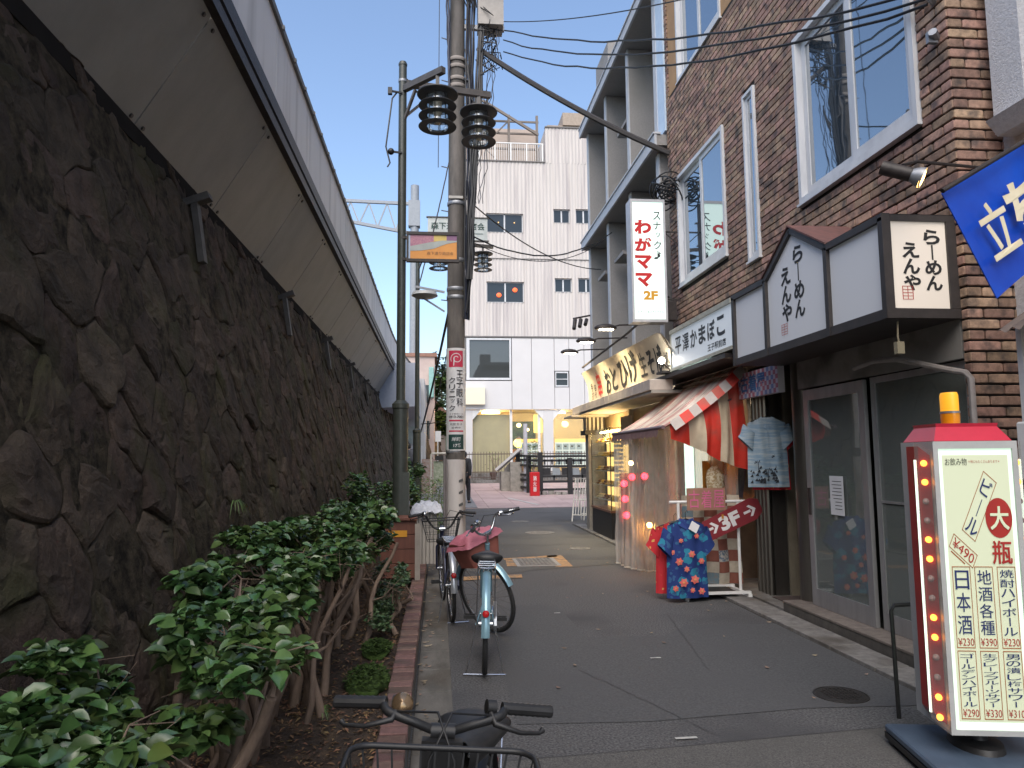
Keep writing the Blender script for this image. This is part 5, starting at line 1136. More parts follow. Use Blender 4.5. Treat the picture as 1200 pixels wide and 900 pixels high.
NAVY = mat('menu_navy', (0.015, 0.03, 0.13), rough=.6); MRED = mat('menu_red', (0.38, 0.02, 0.015), rough=.6); MBR = mat('menu_box_brown', (0.36, 0.10, 0.02), rough=.6)
def fbox(b, x0, z0, x1, z1, t_=.0035):
    for q in ((x0, z0, x1, z0+t_), (x0, z1-t_, x1, z1), (x0, z0+t_, x0+t_, z1-t_), (x1-t_, z0+t_, x1, z1-t_)): b.box(q[0], fy-.001, q[1], q[2], fy, q[3])
bn_ = MB(); br = MB(); bx = MB(); bk = MB()
text(bk, 'お飲み物', (.055, fy, Z1-.085), XL, ZL, .14, .032, .0); text(br, '＊他にもたくさんあります＊', (.205, fy, Z1-.075), XL, ZL, .20, .013)
# beer strip, tilted
th = R(-33); tu = Vector((math.cos(th), 0, math.sin(th))); tv = Vector((-math.sin(th), 0, math.cos(th))); to = Vector((.135, fy, Z1-.36))
def tq(b, a0, c0, a1, c1, w2=.0035):
    P0 = lambda a, c: to+tu*a+tv*c+Vector((0, -.0008, 0))
    for (p, q, r_, s) in ((a0, c0, a1, c0+w2), (a0, c1-w2, a1, c1), (a0, c0, a0+w2, c1), (a1-w2, c0, a1, c1)): b.add([P0(p, q), P0(r_, q), P0(r_, s), P0(p, s)], [(0, 1, 2, 3)])
tq(bx, 0, 0, .095, .30); text(bn_, 'ビ', to+tu*.015+tv*.205, tu, tv, .065, .075, .01); text(bn_, 'ル', to+tu*.012+tv*.01, tu, tv, .075, .075, .01); P0 = to+tu*.047+tv*.10; bn_.add([P0, P0+tu*.005, P0+tu*.005+tv*.085, P0+tv*.085], [(0, 1, 2, 3)])
to = Vector((.075, fy, Z1-.385)); tq(bx, 0, -.055, .17, .012); text(br, '¥490', to+tu*.012+tv*(-.043), tu, tv, .145, .045, .0)
bx.add([to+tu*.02+tv*-.068, to+tu*.12+tv*-.068, to+tu*.12+tv*-.062, to+tu*.02+tv*-.062], [(0, 1, 2, 3)])
br.lathe((.375, fy-.001, Z1-.31), [(.085, 0), (.001, -.0005)], 36, (0, 1, 0)); 
bw = MB(); text(bw, '大', (.315, fy-.003, Z1-.36), XL, ZL, .12, .10, .05); text(br, '瓶', (.315, fy-.002, Z1-.505), XL, ZL, .125, .10, .035)
cols = [(.055, '日本酒', '¥230'), (.197, '地酒各種', '¥390'), (.339, '焼酎ハイボール', '¥230')]; cols2 = [(.055, 'ゴールデンハイボール', '¥290'), (.197, '生グレープフルーツサワー', '¥330'), (.339, '男の潰し梅サワー', '¥310')]
for (x, s, p), (z0, z1) in [(c, (Z0+.345, Z0+.685)) for c in cols]+[(c, (Z0+.055, Z0+.335)) for c in cols2]:
    fbox(bx, x, z0, x+.115, z1); vtext(bn_, s, (x+.014, fy, z0+.05), XL, ZL, .088, z1-z0-.06, .006, gap=.14); text(br, p, (x+.008, fy, z0+.010), XL, ZL, .10, .032)
bn_.build('navy_lettering', NAVY, ms); br.build('red_lettering', MRED, ms); bx.build('ruled_boxes', MBR, ms); bk.build('heading', BRUSH, ms); bw.build('white_character', emis('menu_pale', (0.80, .88, .58), .11, (.50, .54, .40)), ms)
# roof, beacon
RROOF2 = mat('sign_roof_red', (0.50, 0.02, 0.05), (0.42, 0.015, 0.04), scale=6, rough=.35, spec=.6)
MB().prism([(.0, .0, Z1+.021), (W_, .0, Z1+.021), (W_, D_, Z1+.021), (0, D_, Z1+.021)], (0, 0, .002)).add([(-.0, 0, Z1+.023), (W_, 0, Z1+.023), (W_, D_, Z1+.023), (0, D_, Z1+.023), (.05, .05, Z1+.085), (W_-.05, .05, Z1+.085), (W_-.05, D_-.05, Z1+.085), (.05, D_-.05, Z1+.085), (.045, .045, Z1+.10), (W_-.045, .045, Z1+.10), (W_-.045, D_-.045, Z1+.10), (.045, D_-.045, Z1+.10)], [(0, 1, 5, 4), (1, 2, 6, 5), (2, 3, 7, 6), (3, 0, 4, 7), (4, 5, 9, 8), (5, 6, 10, 9), (6, 7, 11, 10), (7, 4, 8, 11), (8, 9, 10, 11)]).build('roof', RROOF2, ms)
AMB = mat('amber_plastic', (0.75, 0.30, 0.01), (0.65, .25, .01), scale=5, rough=.15, spec=.8); 
bc_ = MB().lathe((.21, .14, Z1+.10), [(.055, 0), (.057, .03), (.057, .05), (.052, .055)], 20).build('beacon_base', AMB, ms, smooth=40)
MB().lathe((.21, .14, Z1+.155), [(.054, 0), (.054, .075), (.048, .088), (.001, .09)], 20).build('beacon_dome', emis('amber_glow', (1, .45, .02), .25, (.75, .32, .02)), ms, smooth=40)
MB().lathe((.21, .14, Z1+.148), [(.059, 0), (.059, .01)], 20).build('beacon_ring', GALV, ms, smooth=40)
# bulb strips on both sides
SRED = mat('strip_red', (0.40, 0.012, 0.012), (.3, .01, .01), scale=6, rough=.3); ACR = glass('strip_acrylic', (.5, .4, .4), gl=.12, trans=.88)
BON = emis('bulb_on', (1.0, 0.30, 0.03), 3.0); BOFF = mat('bulb_off', (.45, .30, .28), rough=.2); TUB = emis('tube_green_white', (0.85, 1, .85), .6)
for sgn, x0 in ((-1, -.022), (1, W_+.022)):
    s = sgn; nm = 'bulb_strip'
    q = MB().prism([(x0, .02, Z0+.02), (x0+s*.05, .06, Z0+.06), (x0+s*.05, .19, Z0+.06), (x0, .24, Z0+.02)], (0, 0, Z1-Z0-.06)).build(nm, SRED, ms, fix=True)
    MB().prism([(x0+s*.005, .0, Z0+.0), (x0+s*.075, .055, Z0+.04), (x0+s*.077, .059, Z0+.04), (x0+s*.007, .004, Z0)], (0, 0, Z1-Z0-.02)).build('cover', ACR, q, fix=True)
    MB().cyl((x0+s*.070, .066, Z0+.06), (x0+s*.070, .066, Z1-.06), .008, n=8).build('tube', TUB, q)
    for k in range(14):
        z = Z1-.075-k*.083; on = (k % 4) < 2
        MB().sphere((x0+s*.030, .040, z), .021, .016, .014, 10, 6).build('bulb', BON if on else BOFF, q, smooth=60)
ped = MB().lathe((W_/2, D_/2, .10), [(.16, 0), (.15, .03), (.07, .06), (.06, .18), (.14, .20)], 20).build('pedestal', BLK, ms, smooth=40)
DK2 = mat('trolley_blue_grey', (0.075, 0.11, 0.16), (0.055, .08, .12), scale=6, rough=.45)
tr = MB().bbox(-.20, -.40, .06, W_+.25, D_+.10, .10, .01).build('trolley_plate', DK2, ms); MB().box(-.20, -.402, .03, W_+.25, D_+.102, .059).build('trolley_edge', BLK, ms)
for x, y in ((-.17, -.36), (-.17, D_+.06), (W_+.2, -.36), (W_+.2, D_+.06)): MB().cyl((x-.012, y, .032), (x+.012, y, .032), .032, n=14).box(x-.02, y-.012, .03, x+.02, y+.012, .065).build('caster', BLK, ms)
def zmap(z): return z if z < .12 else (.12+(z-.12)*.095/.18 if z < .30 else .215+(z-.30)*1.105)
def allkids(o):
    for c in o.children: yield c; yield from allkids(c)
for c in set(c.data for c in allkids(ms)):
    if c.name.startswith(('trolley', 'caster')): continue
    for v in c.vertices: v.co.z = zmap(v.co.z)
ms.location = (2.39, 3.34, 0); ms.rotation_euler = (0, 0, R(-11)); ms.scale = (.71, 1, 1)
o = MB().tube([(2.63, 4.13, 0.0), (2.62, 4.13, .60), (2.64, 4.13, .63), (2.95, 4.13, .64), (2.98, 4.13, .61), (2.98, 4.13, 0)], .012, 8).build('black_hoop', BLK, smooth=40); setp(o, 'thin black metal hoop stand just left of the drinks sign', 'hoop stand')
# ================= POSTS, POLES, WIRES =================
BULBG = mat('lamp_ceramic', (0.50, 0.42, 0.30), (.42, .35, .25), rough=.4); LG = glass('lamp_glass', (.5, .55, .6), gl=.22, trans=.82)
RINGM = mat('lamp_ring_dark', (0.035, 0.034, 0.034), (.028, .027, .027), rough=.45)
def ring_lamp(par, c, s=1.0, top=None):
    """hanging street lamp: top disc, three louvre rings, glass cylinder; c = centre of the top disc"""
    x, y, z = c; t = MB().lathe(c, [(.001, .055*s), (.10*s, .05*s), (.235*s, .012*s), (.24*s, 0), (.235*s, -.008*s), (.12*s, -.01*s)], 32).build('lamp_head', RINGM, par, smooth=40)
    for k in range(3):
        zz = z-(.125+.125*k)*s; MB().lathe((x, y, zz), [(.125*s, .004*s), (.215*s, -.006*s), (.22*s, -.012*s), (.215*s, -.018*s), (.125*s, -.012*s), (.125*s, .004*s)], 32).build('louvre_ring', RINGM, t, smooth=40)
    MB().lathe((x, y, z-.40*s), [(.12*s, 0), (.12*s, .39*s)], 24).build('glass_cylinder', LG, t, smooth=40)
    MB().lathe((x, y, z-.30*s), [(.001, -.06*s), (.035*s, -.05*s), (.04*s, .05*s), (.05*s, .08*s), (.05*s, .29*s)], 14).build('bulb', BULBG, t, smooth=40)
    b = MB()
    for k in range(6): a = k*math.pi/3+.3; b.cyl((x+.128*s*math.cos(a), y+.128*s*math.sin(a), z-.40*s), (x+.128*s*math.cos(a), y+.128*s*math.sin(a), z), .006*s, n=5)
    b.build('stays', RINGM, t, kind='stuff')
def lamp_post(x, y, H, label, arms, zc=2.1, m=GREENP, s=1.0, r0=.088, r1=.052):
    t = thing('lamp_post', label, 'street lamp', (x, y, .1), group=None)
    MB().cyl((x, y, .05), (x, y, zc), r0*s, n=20).lathe((x, y, zc-.02), [(r0*s, 0), (r0*1.12*s, .01), (r0*1.12*s, .06), (r1*1.1*s, .10)], 20).cyl((x, y, zc), (x, y, H), r1*s, r1*.92*s, n=18).lathe((x, y, H-.01), [(r1*s, 0), (r1*1.05*s, .02), (r1*.8*s, .05), (.001, .06)], 16).build('post', m, t, smooth=40)
    MB().box(x+.02, y-.10*s, .3, x+r0*1.2*s, y+.02, 1.35).build('service_door', m, t)
    for (ax, ay, az0, az1, drop) in arms:
        MB().bar((x, y, az0), (ax, ay, az1), .065*s, .075*s).bar((x, y, az0-.45*s), (x+(ax-x)*.32, y+(ay-y)*.32, az0-.08), .03*s, .03*s).build('arm', BROWNP, t)
        lx, ly = x+(ax-x)*.86, y+(ay-y)*.86; lz = az0+(az1-az0)*.86
        MB().box(lx-.022*s, ly-.022*s, lz-drop, lx+.022*s, ly+.022*s, lz-.03).build('hanger', BROWNP, t)
        ring_lamp(t, (lx, ly, lz-drop-.03), s)
    MB().lathe((x, y, H-.22), [(r1*1.03*s, 0), (r1*1.03*s, .03)], 16).build('band', GALV, t, smooth=40)
    return t
lp1 = lamp_post(-.43, 8.6, 6.28, 'near dark green street lamp post with two hanging ring lamps', [(.06, 8.10, 5.97, 5.97, .24), (.66, 8.95, 6.05, 6.12, .22)])
MB().bar((-.43, 8.55, 5.9), (-.60, 8.5, 5.9), .02).bar((-.43, 8.55, 5.15), (-.56, 8.52, 5.15), .02).tube([(-.50, 8.55, 5.9), (-.55, 8.5, 5.8), (-.62, 8.5, 5.2), (-.57, 8.5, 5.0), (-.60, 8.5, 4.95)], .010, 5).box(-.60, 8.47, 5.85, -.55, 8.52, 5.93).sphere((-.56, 8.52, 5.15), .04).build('loose_cable', CABLE, lp1, smooth=40)
lp2 = lamp_post(-.46, 16.5, 6.3, 'farther street lamp post behind the utility pole, carrying a white name board', [(.10, 15.6, 6.20, 6.20, .16), (1.30, 17.0, 6.50, 6.50, .16)])
# street banner on the near post
GS = thing('picture_sign', 'small framed orange picture board on the near street lamp post', 'sign', (-.06, 8.5, 3.85))
MB().box(-.37, 8.46, 3.80, .245, 8.52, 3.835).box(-.37, 8.46, 4.125, .245, 8.52, 4.16).box(-.37, 8.46, 3.835, -.345, 8.52, 4.125).box(.22, 8.46, 3.835, .245, 8.52, 4.125).box(-.43, 8.55, 3.84, -.36, 8.60, 3.87).box(-.43, 8.55, 4.10, -.36, 8.60, 4.13).build('frame', DKST, GS)
MB().box(-.345, 8.475, 3.835, .22, 8.49, 4.125).build('orange_panel', mat('pic_orange', (0.62, 0.27, 0.05), (.56, .22, .04), rough=.5), GS)
def pic(name, pts, m, l): b = MB().add([(x, 8.4745-l*.001, z) for x, z in pts], [tuple(range(len(pts)))]); b.build(name, m, GS)
pic('blue_strip', [(-.345, 3.835), (-.325, 3.835), (-.325, 4.125), (-.345, 4.125)], mat('pic_blue', (.35, .45, .6), rough=.5), 3)
pic('grey_road', [(-.325, 3.93), (-.20, 3.935), (-.05, 3.96), (.10, 4.02), (.22, 4.045), (.22, 4.06), (.05, 4.06), (-.10, 4.035), (-.325, 3.985)], mat('pic_grey', (.34, .37, .36), rough=.5), 2)
pic('pink_bank', [(-.325, 3.985), (-.10, 4.035), (-.05, 4.05), (-.05, 4.125), (-.325, 4.125)], mat('pic_pink', (.42, .20, .24), (.3, .12, .2), scale=60, rough=.5), 1)
pic('yellow_bank', [(-.05, 4.05), (.10, 4.06), (.10, 4.125), (-.05, 4.125)], mat('pic_yellow', (.6, .45, .12), rough=.5), 1)
pic('purple_bank', [(.10, 4.06), (.22, 4.06), (.22, 4.125), (.10, 4.125)], mat('pic_purple', (.22, .10, .2), rough=.5), 1)
b = MB(); text(b, '森下通り商店会', (-.13, 8.472, 3.885), XU, ZU, .31, .04, .0); b.build('lettering', mat('pic_ink', (.22, .12, .05), rough=.6), GS)
NB = thing('name_board', 'white board naming the shopping street, on the farther lamp post', 'sign', (.43, 16, 6.6))
MB().box(-.23, 15.98, 6.35, 1.10, 16.03, 6.85).build('board', mat('board_white', (.50, .54, .53), rough=.5), NB)
b = MB().box(-.26, 15.96, 6.32, 1.13, 16.04, 6.348).box(-.26, 15.96, 6.852, 1.13, 16.04, 6.875); b.build('frame', BROWNP, NB)
b = MB(); text(b, '森下通り商店会', (-.16, 15.978, 6.58), XU, ZU, 1.2, .17, .02); b.build('lettering', mat('board_green_ink', (.02, .06, .05), rough=.5), NB)
b = MB().box(-.15, 15.976, 6.49, 1.0, 15.978, 6.505); b.build('underline', mat('board_green_ink', (.02, .06, .05)), NB)
# utility pole
up = thing('utility_pole', 'grey concrete utility pole wrapped with cables beside the gutter', 'utility pole', (.27, 11.1, 0))
MB().tube([(.265, 11.1, 0), (.275, 11.1, 4), (.33, 11.1, 13.5)], [.145, .135, .10], 24).build('pole', POLEC, up, smooth=40)
for z in (1.58, 2.98, 3.92, 4.05, 4.5, 5.4, 7.3, 7.42, 7.62, 7.74):
    MB().lathe((.275+.0055*(z-4), 11.1, z), [(.138, 0), (.145, .01), (.145, .05), (.138, .06)], 20).build('band', GALV if z < 7 else mat('old_strap', (.28, .25, .23), rough=.8), up, smooth=40)
b = MB()
for k in range(14): z = 3.9+k*.35; b.cyl((.15, 11.05, z), (.05, 11.0, z), .009, n=5) if k % 2 == 0 else b.cyl((.42, 11.05, z), (.50, 11.0, z), .009, n=5)
b.build('climbing_steps', GALV, up, kind='stuff')
rnd = random.Random(31)
def strand(x0, z0, x1, z1, y, r_, amp, m_=CABLE, n=26, name='cable_run'):
    pts = [(x0+(x1-x0)*i/n+rnd.uniform(-amp, amp), y+rnd.uniform(-amp, amp), z0+(z1-z0)*i/n) for i in range(n+1)]; return MB().tube(pts, r_, 6).build(name, m_, up, smooth=50)
for k in range(7): strand(.40+.012*k, 3.6, .48+.03*k, 13, 10.92+.02*k, .012, .012, CABLEB if k % 3 == 1 else CABLE)
for k in range(5): strand(.44+.014*k, 4.2, .86+.03*k, 13, 10.9, .016, .014, CABLE)
for k in range(5): strand(.52+.04*k, 5.4, .78+.05*k, 8.4, 10.95, .006, .025, CABLEB if k % 2 else CABLE)
strand(.17, 6.9, .16, 9.5, 10.98, .018, .006, CABLEB); strand(.18, 7.0, .10, 9.5, 11.0, .012, .006, CABLEB)
MB().tube([(.40, 10.95, 7.4), (.48, 10.9, 7.35), (.50, 10.9, 6.0), (.54, 10.92, 4.6), (.42, 10.95, 3.7)], .022, 8).build('cable_run', CABLE, up, smooth=50)
b = MB()
for k in range(26):
    c = Vector((.80+rnd.uniform(-.14, .12), 10.95+rnd.uniform(-.1, .1), 8.05+rnd.uniform(-.5, .45))); b.tube([c+Vector((rnd.uniform(-.15, .15), rnd.uniform(-.08, .08), rnd.uniform(-.15, .15))) for _ in range(4)], .009, 5)
b.build('cable_tangle', CABLE, up, kind='stuff')
for k in range(3): MB().tube([(.42, 10.95, 7.9-.2*k), (.52+.05*k, 10.9, 7.05-.2*k), (.68, 10.9, 6.85-.1*k), (.80, 10.92, 7.2)], .011, 6).build('cable_run', CABLE, up, smooth=50)
GREYB = mat('transformer_grey', (0.20, 0.19, 0.175), (.15, .14, .13), scale=6, rough=.5)
MB().box(.62, 10.85, 8.28, 1.02, 11.2, 9.1).build('switch_box', mat('switch_box_beige', (.34, .31, .28), rough=.5), up)
MB().bar((.2, 11.1, 8.35), (1.05, 11.1, 8.35), .07, .07).bar((-.5, 11.0, 9.35), (1.4, 11.0, 9.35), .09, .09).bar((-.7, 11.0, 10.9), (1.5, 11.0, 10.9), .08, .08).bar((-.7, 11.0, 11.8), (1.5, 11.0, 11.8), .08, .08).build('cross_arm', GALV, up)
for x in (.02, .95):
    q = MB().lathe((x, 10.75, 9.5), [(.001, 0), (.24, .01), (.26, .05), (.26, .75), (.24, .8), (.10, .84), (.001, .85)], 24).build('transformer', GREYB, up, smooth=40)
    b = MB(); 
    for k in range(3): b.cyl((x-.12+.12*k, 10.72, 10.33), (x-.12+.12*k, 10.72, 10.48), .025, n=8)
    b.build('insulators', WHT, q, kind='stuff')
for k in range(10): MB().tube([(-.1+.13*k, 10.8, 9.55), (-.12+.13*k, 10.6, 9.1-.03*k), (.3+.05*k, 10.85, 8.9), (.45+.03*k, 10.95, 8.6)], .010, 5).build('cable_run', CABLE, up, smooth=50)
CP = mat('cream_plate', (.42, .40, .37), rough=.6)
MB().box(.16, 10.95, 5.48, .38, 10.965, 5.52).build('number_plate', CP, up)
b = MB().bar((.10, 11.0, 4.02), (-.34, 11.0, 4.10), .03, .03).bar((.10, 11, 3.72), (-.34, 11, 4.0), .025, .025); b.build('side_bracket', GALV, up)
MB().lathe((-.20, 11.0, 3.98), [(.001, .05), (.18, .03), (.2, -.02), (.14, -.05), (.001, -.06)], 18).build('side_lamp', mat('lamp_housing', (.45, .47, .48), rough=.4), up, smooth=40)
# lower pole cover with torn stickers
MB().lathe((.265, 11.1, .02), [(.149, 0), (.149, 1.45), (.142, 1.47)], 28).build('pale_wrap', mat('pale_wrap', (0.50, 0.47, 0.45), (.42, .39, .38), scale=6, rough=.7, stretch=(1, 1, .3), c3=(.16, .14, .13), s3=3), up, smooth=40)
b = MB()
for k, z in enumerate((1.15, .98, .80, .62)):
    for j in range(3): x = .32+.02*j; b.add([(x-.012, 10.958, z+.01*j), (x+.012, 10.962, z+.008*j), (x+.01, 10.962, z+.04+.01*j), (x-.01, 10.958, z+.035+.01*j)], [(0, 1, 2, 3)])
b.build('sticker_marks', mat('sticker_grey', (.10, .10, .10), rough=.8), up, kind='stuff')
b = MB().cyl((.10, 11.0, .05), (.10, 11.0, 1.55), .018, n=8).cyl((.13, 10.96, .05), (.13, 10.96, 1.5), .012, n=8); b.build('ground_pipe', mat('ground_pipe', (.22, .2, .2), rough=.6), up)
# clinic sign wrapped on the pole
CLW = mat('clinic_white', (.68, .68, .69), (.62, .62, .63), rough=.5); CLR = mat('clinic_red', (.55, .03, .08), rough=.5); CLK = mat('clinic_ink', (.05, .05, .06), rough=.5)
cs = thing('clinic_sign', 'white clinic sign wrapped round the utility pole with a red swirl emblem', 'sign', (.27, 11.1, 1.7))
PR, PCX, PCY = .150, .272, 11.1
def wrap(V): return [Vector((PCX+PR_*math.sin((v.x-PCX)/PR_), PCY-PR_*math.cos((v.x-PCX)/PR_), v.z)) for v in V]
def wrapped(fnbuild, name, m, r_):
    global PR_
    PR_ = r_; b = MB(); fnbuild(b); b.v = wrap(b.v); return b.build(name, m, cs)
def gr(x0, x1, z0, z1): return lambda b: b.grid(lambda a, c: Vector((x0+(x1-x0)*a, 0, z0+(z1-z0)*c)), 14, 1)
wrapped(gr(PCX-.20, PCX+.20, 1.62, 3.16), 'sheet', CLW, .150)
wrapped(gr(PCX-.118, PCX+.112, 2.87, 3.12), 'red_square', CLR, .1515)
def swirl(b):
    for k in range(26):
        a0, a1 = .6+k*.36, .6+(k+1)*.36; r0, r1_ = .02+k*.0027, .02+(k+1)*.0027; P = lambda a, r_: Vector((PCX+.008+r_*1.0*math.cos(a), 0, 3.0+r_*.95*math.sin(a)))
        b.add([P(a0, r0), P(a1, r1_), P(a1, r1_+.011), P(a0, r0+.011)], [(0, 1, 2, 3)])
    b.add([(PCX-.045, 0, 2.89), (PCX-.030, 0, 2.89), (PCX-.022, 0, 3.02), (PCX-.037, 0, 3.02)], [(0, 1, 2, 3)])
wrapped(swirl, 'emblem', CLW, .1528)
def lets(b):
    vtext(b, '王子眼科', Vector((PCX+.005, 0, 2.27)), XU, ZU, .105, .56, .016, gap=.1, lift=0); vtext(b, 'クリニック', Vector((PCX-.115, 0, 2.20)), XU, ZU, .10, .52, .008, gap=.14, lift=0)
    text(b, '王子駅前1-10', Vector((PCX-.11, 0, 2.155)), XU, ZU, .22, .022, 0, lift=0); text(b, '3913-7001', Vector((PCX-.115, 0, 2.105)), XU, ZU, .23, .035, .02, lift=0)
    text(b, '北区王子', Vector((PCX-.10, 0, 1.995)), XU, ZU, .20, .035, .01, lift=0); text(b, '診療中', Vector((PCX-.07, 0, 1.945)), XU, ZU, .14, .03, .01, lift=0)
wrapped(lets, 'lettering', CLK, .1575)
wrapped(lambda b: (gr(PCX-.115, PCX+.115, 2.055, 2.078)(b), gr(PCX-.115, PCX+.115, 1.90, 1.92)(b)), 'red_bars', CLR, .1520)
wrapped(gr(PCX-.125, PCX+.122, 1.64, 1.86), 'green_plate', mat('plate_green', (.02, .06, .055), rough=.5), .1528)
wrapped(lambda b: (text(b, '岸町', Vector((PCX-.07, 0, 1.76)), XU, ZU, .14, .06, .01, lift=0), text(b, '17番', Vector((PCX-.04, 0, 1.67)), XU, ZU, .12, .055, .01, lift=0)), 'plate_lettering', CLW, .158)
# overhead wires
def sag(p, q, s, n=18, wob=0.0, seed=0):
    p, q = Vector(p), Vector(q); r_ = random.Random(seed); return [p.lerp(q, i/n)-Vector((0, 0, s*4*(i/n)*(1-i/n)))+Vector((0, 0, r_.uniform(-wob, wob))) for i in range(n+1)]
def wire(p, q, s, r_, label, m_=CABLE, wob=0.0, seed=0, group='overhead wires', name='overhead_wire'):
    o = MB().tube(sag(p, q, s, 22, wob, seed), r_, 6).build(name, m_, smooth=50); setp(o, label, 'wire', group); return o
A = [(1.03, 11, 8.42), (1.05, 11, 8.28), (1.03, 11, 8.10), (1.03, 11, 7.92)]; Bq = [(3.46, 4.66, 4.86), (3.46, 4.64, 4.80), (3.46, 4.62, 4.74), (3.46, 4.60, 4.68)]
for k in range(4): wire(A[k], (3.6, 4.2, 5.1-.07*k) if k == 0 else Bq[k], .22+.05*k, .011 if k else .007, ('topmost', 'second from the top', 'third from the top', 'lowest')[k]+' of four black wires from the utility pole to the brick corner', wob=.012 if k else 0, seed=k, group='wires from the pole to the brick corner')
o = MB().cyl((3.47, 4.55, 4.68), (3.40, 4.5, 4.7), .03, n=8).cyl((3.47, 4.55, 4.40), (3.41, 4.5, 4.42), .03, n=8).box(3.40, 4.53, 4.36, 3.47, 4.56, 4.44).build('wire_insulators', GALV); setp(o, 'small grey wire insulators on the brick wall right of the big upper window', 'insulator', kind='stuff')
wire((.62, 11, 7.95), (3.42, 10.2, 5.98), .10, .042, 'thick dark cable pipe sloping from the utility pole down to the brick building', m_=mat('thick_conduit', (.04, .035, .035), rough=.5), group=None, name='thick_cable')
MB().tube([(3.40, 10.2, 6.0), (3.44, 10.3, 5.9), (3.44, 10.35, 5.5)], .03, 6)
wire((.42, 11.1, 5.55), (3.42, 14.9, 5.45), .28, .010, 'uppermost thin wire crossing before the white building to the concrete slab', seed=3, group='thin wires crossing to the concrete building')
wire((.42, 11.1, 5.0), (3.40, 13.8, 5.9), .42, .012, 'thickest of the thin wires crossing before the white building to the slab', wob=.008, seed=4, group='thin wires crossing to the concrete building')
wire((.42, 11.1, 4.9), (3.40, 14.5, 5.95), .40, .007, 'finest lowest wire crossing before the white building to the concrete slab', seed=5, group='thin wires crossing to the concrete building')
wire((.02, 11.0, 9.6), (.0, 10.8, 5.9), 0, .006, 'long thin vertical wire in the sky left of the utility pole', group=None)
wire((.15, 11.0, 6.9), (-.38, 8.6, 6.1), .1, .012, 'short cable from the utility pole to the top of the near lamp post', group=None)
wire((.22, 13.5, 7.2), (-.38, 12.2, 4.2), .12, .012, 'twisted cable hanging between the utility pole and the picture board', wob=.02, seed=7, group=None)
wire((.20, 11.0, 3.9), (-.50, 22, 2.3), .1, .022, 'dark cable slanting down to the alley behind the lamp posts', group=None)
wire((.20, 11.0, 3.4), (-.3, 20, 2.2), .15, .009, 'thin cable slanting down beside the thicker one into the alley', wob=.02, seed=8, group=None)
wire((-.4, 18, 2.35), (.6, 16, 2.45), .04, .010, 'low horizontal wire crossing the alley behind the clinic sign', group=None)
# railway catenary mast
cm = thing('catenary_mast', 'grey railway catenary mast with a lattice arm behind the lamp posts', 'mast', (-1.5, 46, 0))
MF_ = Matrix.Translation((0, 0, 1.5)) @ Matrix.Diagonal((2.09, 2.09, 2.09, 1)) @ Matrix.Translation((0, 0, -1.5))
MASTM = mat('mast_grey', (.30, .33, .37), (.25, .28, .32), rough=.5)
MB().cyl((-.74, 22, .8), (-.71, 22, 9.85), .13, n=14).box(-.90, 21.85, 8.55, -.55, 22.15, 9.35).xf(MF_).build('mast', MASTM, cm, smooth=40)
b = MB().bar((-.8, 22, 9.28), (-4.2, 22, 9.36), .09).bar((-.8, 22, 8.35), (-4.2, 22, 8.95), .09)
for k in range(6): x = -1.0-.55*k; b.bar((x, 22, 9.28), (x-.28, 22, 8.42+.10*k), .04).bar((x-.28, 22, 8.42+.1*k), (x-.55, 22, 9.3), .04)
b.xf(MF_).build('lattice_arm', MASTM, cm)

# ================= FAR END =================
fb = thing('white_building', 'tall white corrugated building closing the end of the street', 'building', (5, 40, 0))
WCOR = mat('corrugated_white', (0.58, 0.54, 0.515), (0.52, 0.485, 0.46), scale=3, rough=.7, stretch=(3, 1, .12), c3=(.42, .385, .38), s3=1.3)
WFL = mat('flat_white_panel', (0.60, 0.59, 0.59), (.56, .55, .55), scale=.6, rough=.5)
FY = 40.0; FX0, FX1 = 1.35, 16.0
def corr(b, x0, x1, z0, z1, holes):
    xs = sorted({x0, x1, *[h[0] for h in holes], *[h[1] for h in holes]}); zs = sorted({z0, z1, *[h[2] for h in holes], *[h[3] for h in holes]})
    for a, c in zip(xs, xs[1:]):
        for e, f_ in zip(zs, zs[1:]):
            if any(h[0] < (a+c)/2 < h[1] and h[2] < (e+f_)/2 < h[3] for h in holes): continue
            n = max(2, int((c-a)/.10)); vs = []; 
            for i in range(n+1):
                x = a+(c-a)*i/n; y = FY-(.035 if i % 2 else 0); vs += [(x, y, e), (x, y, f_)]
            b.add(vs, [(2*i, 2*i+2, 2*i+3, 2*i+1) for i in range(n)])
    for (a, c, e, f_) in holes: b.add([(a, FY-.04, e), (c, FY-.04, e), (c, FY-.04, f_), (a, FY-.04, f_), (a, FY+.25, e), (c, FY+.25, e), (c, FY+.25, f_), (a, FY+.25, f_)], [(0, 1, 5, 4), (1, 2, 6, 5), (2, 3, 7, 6), (3, 0, 4, 7)])
H2 = [(2.68, 4.76, 14.12, 15.22), (2.68, 4.78, 10.12, 11.30), (6.5, 7.45, 14.75, 15.55), (7.78, 8.7, 14.75, 15.58), (6.52, 7.50, 10.75, 11.55), (7.85, 8.8, 10.75, 11.58), (10, 11.5, 14.3, 15.4), (10, 11.5, 10.3, 11.4)]
b = MB(); corr(b, FX0, FX1, 12.64, 18.25, [h for h in H2 if h[2] > 12.6]); b.build('upper_cladding', WCOR, fb)
b = MB(); corr(b, FX0, FX1, 8.22, 12.60, [h for h in H2 if h[2] < 12.6]); b.build('middle_cladding', WCOR, fb)
b = MB(); corr(b, 6.1, FX1, 18.251, 20.35, []); b.add([(6.1, FY, 18.25), (6.1, FY+8, 18.25), (6.1, FY+8, 20.35), (6.1, FY, 20.35)], [(0, 1, 2, 3)]); b.build('top_cladding', WCOR, fb)
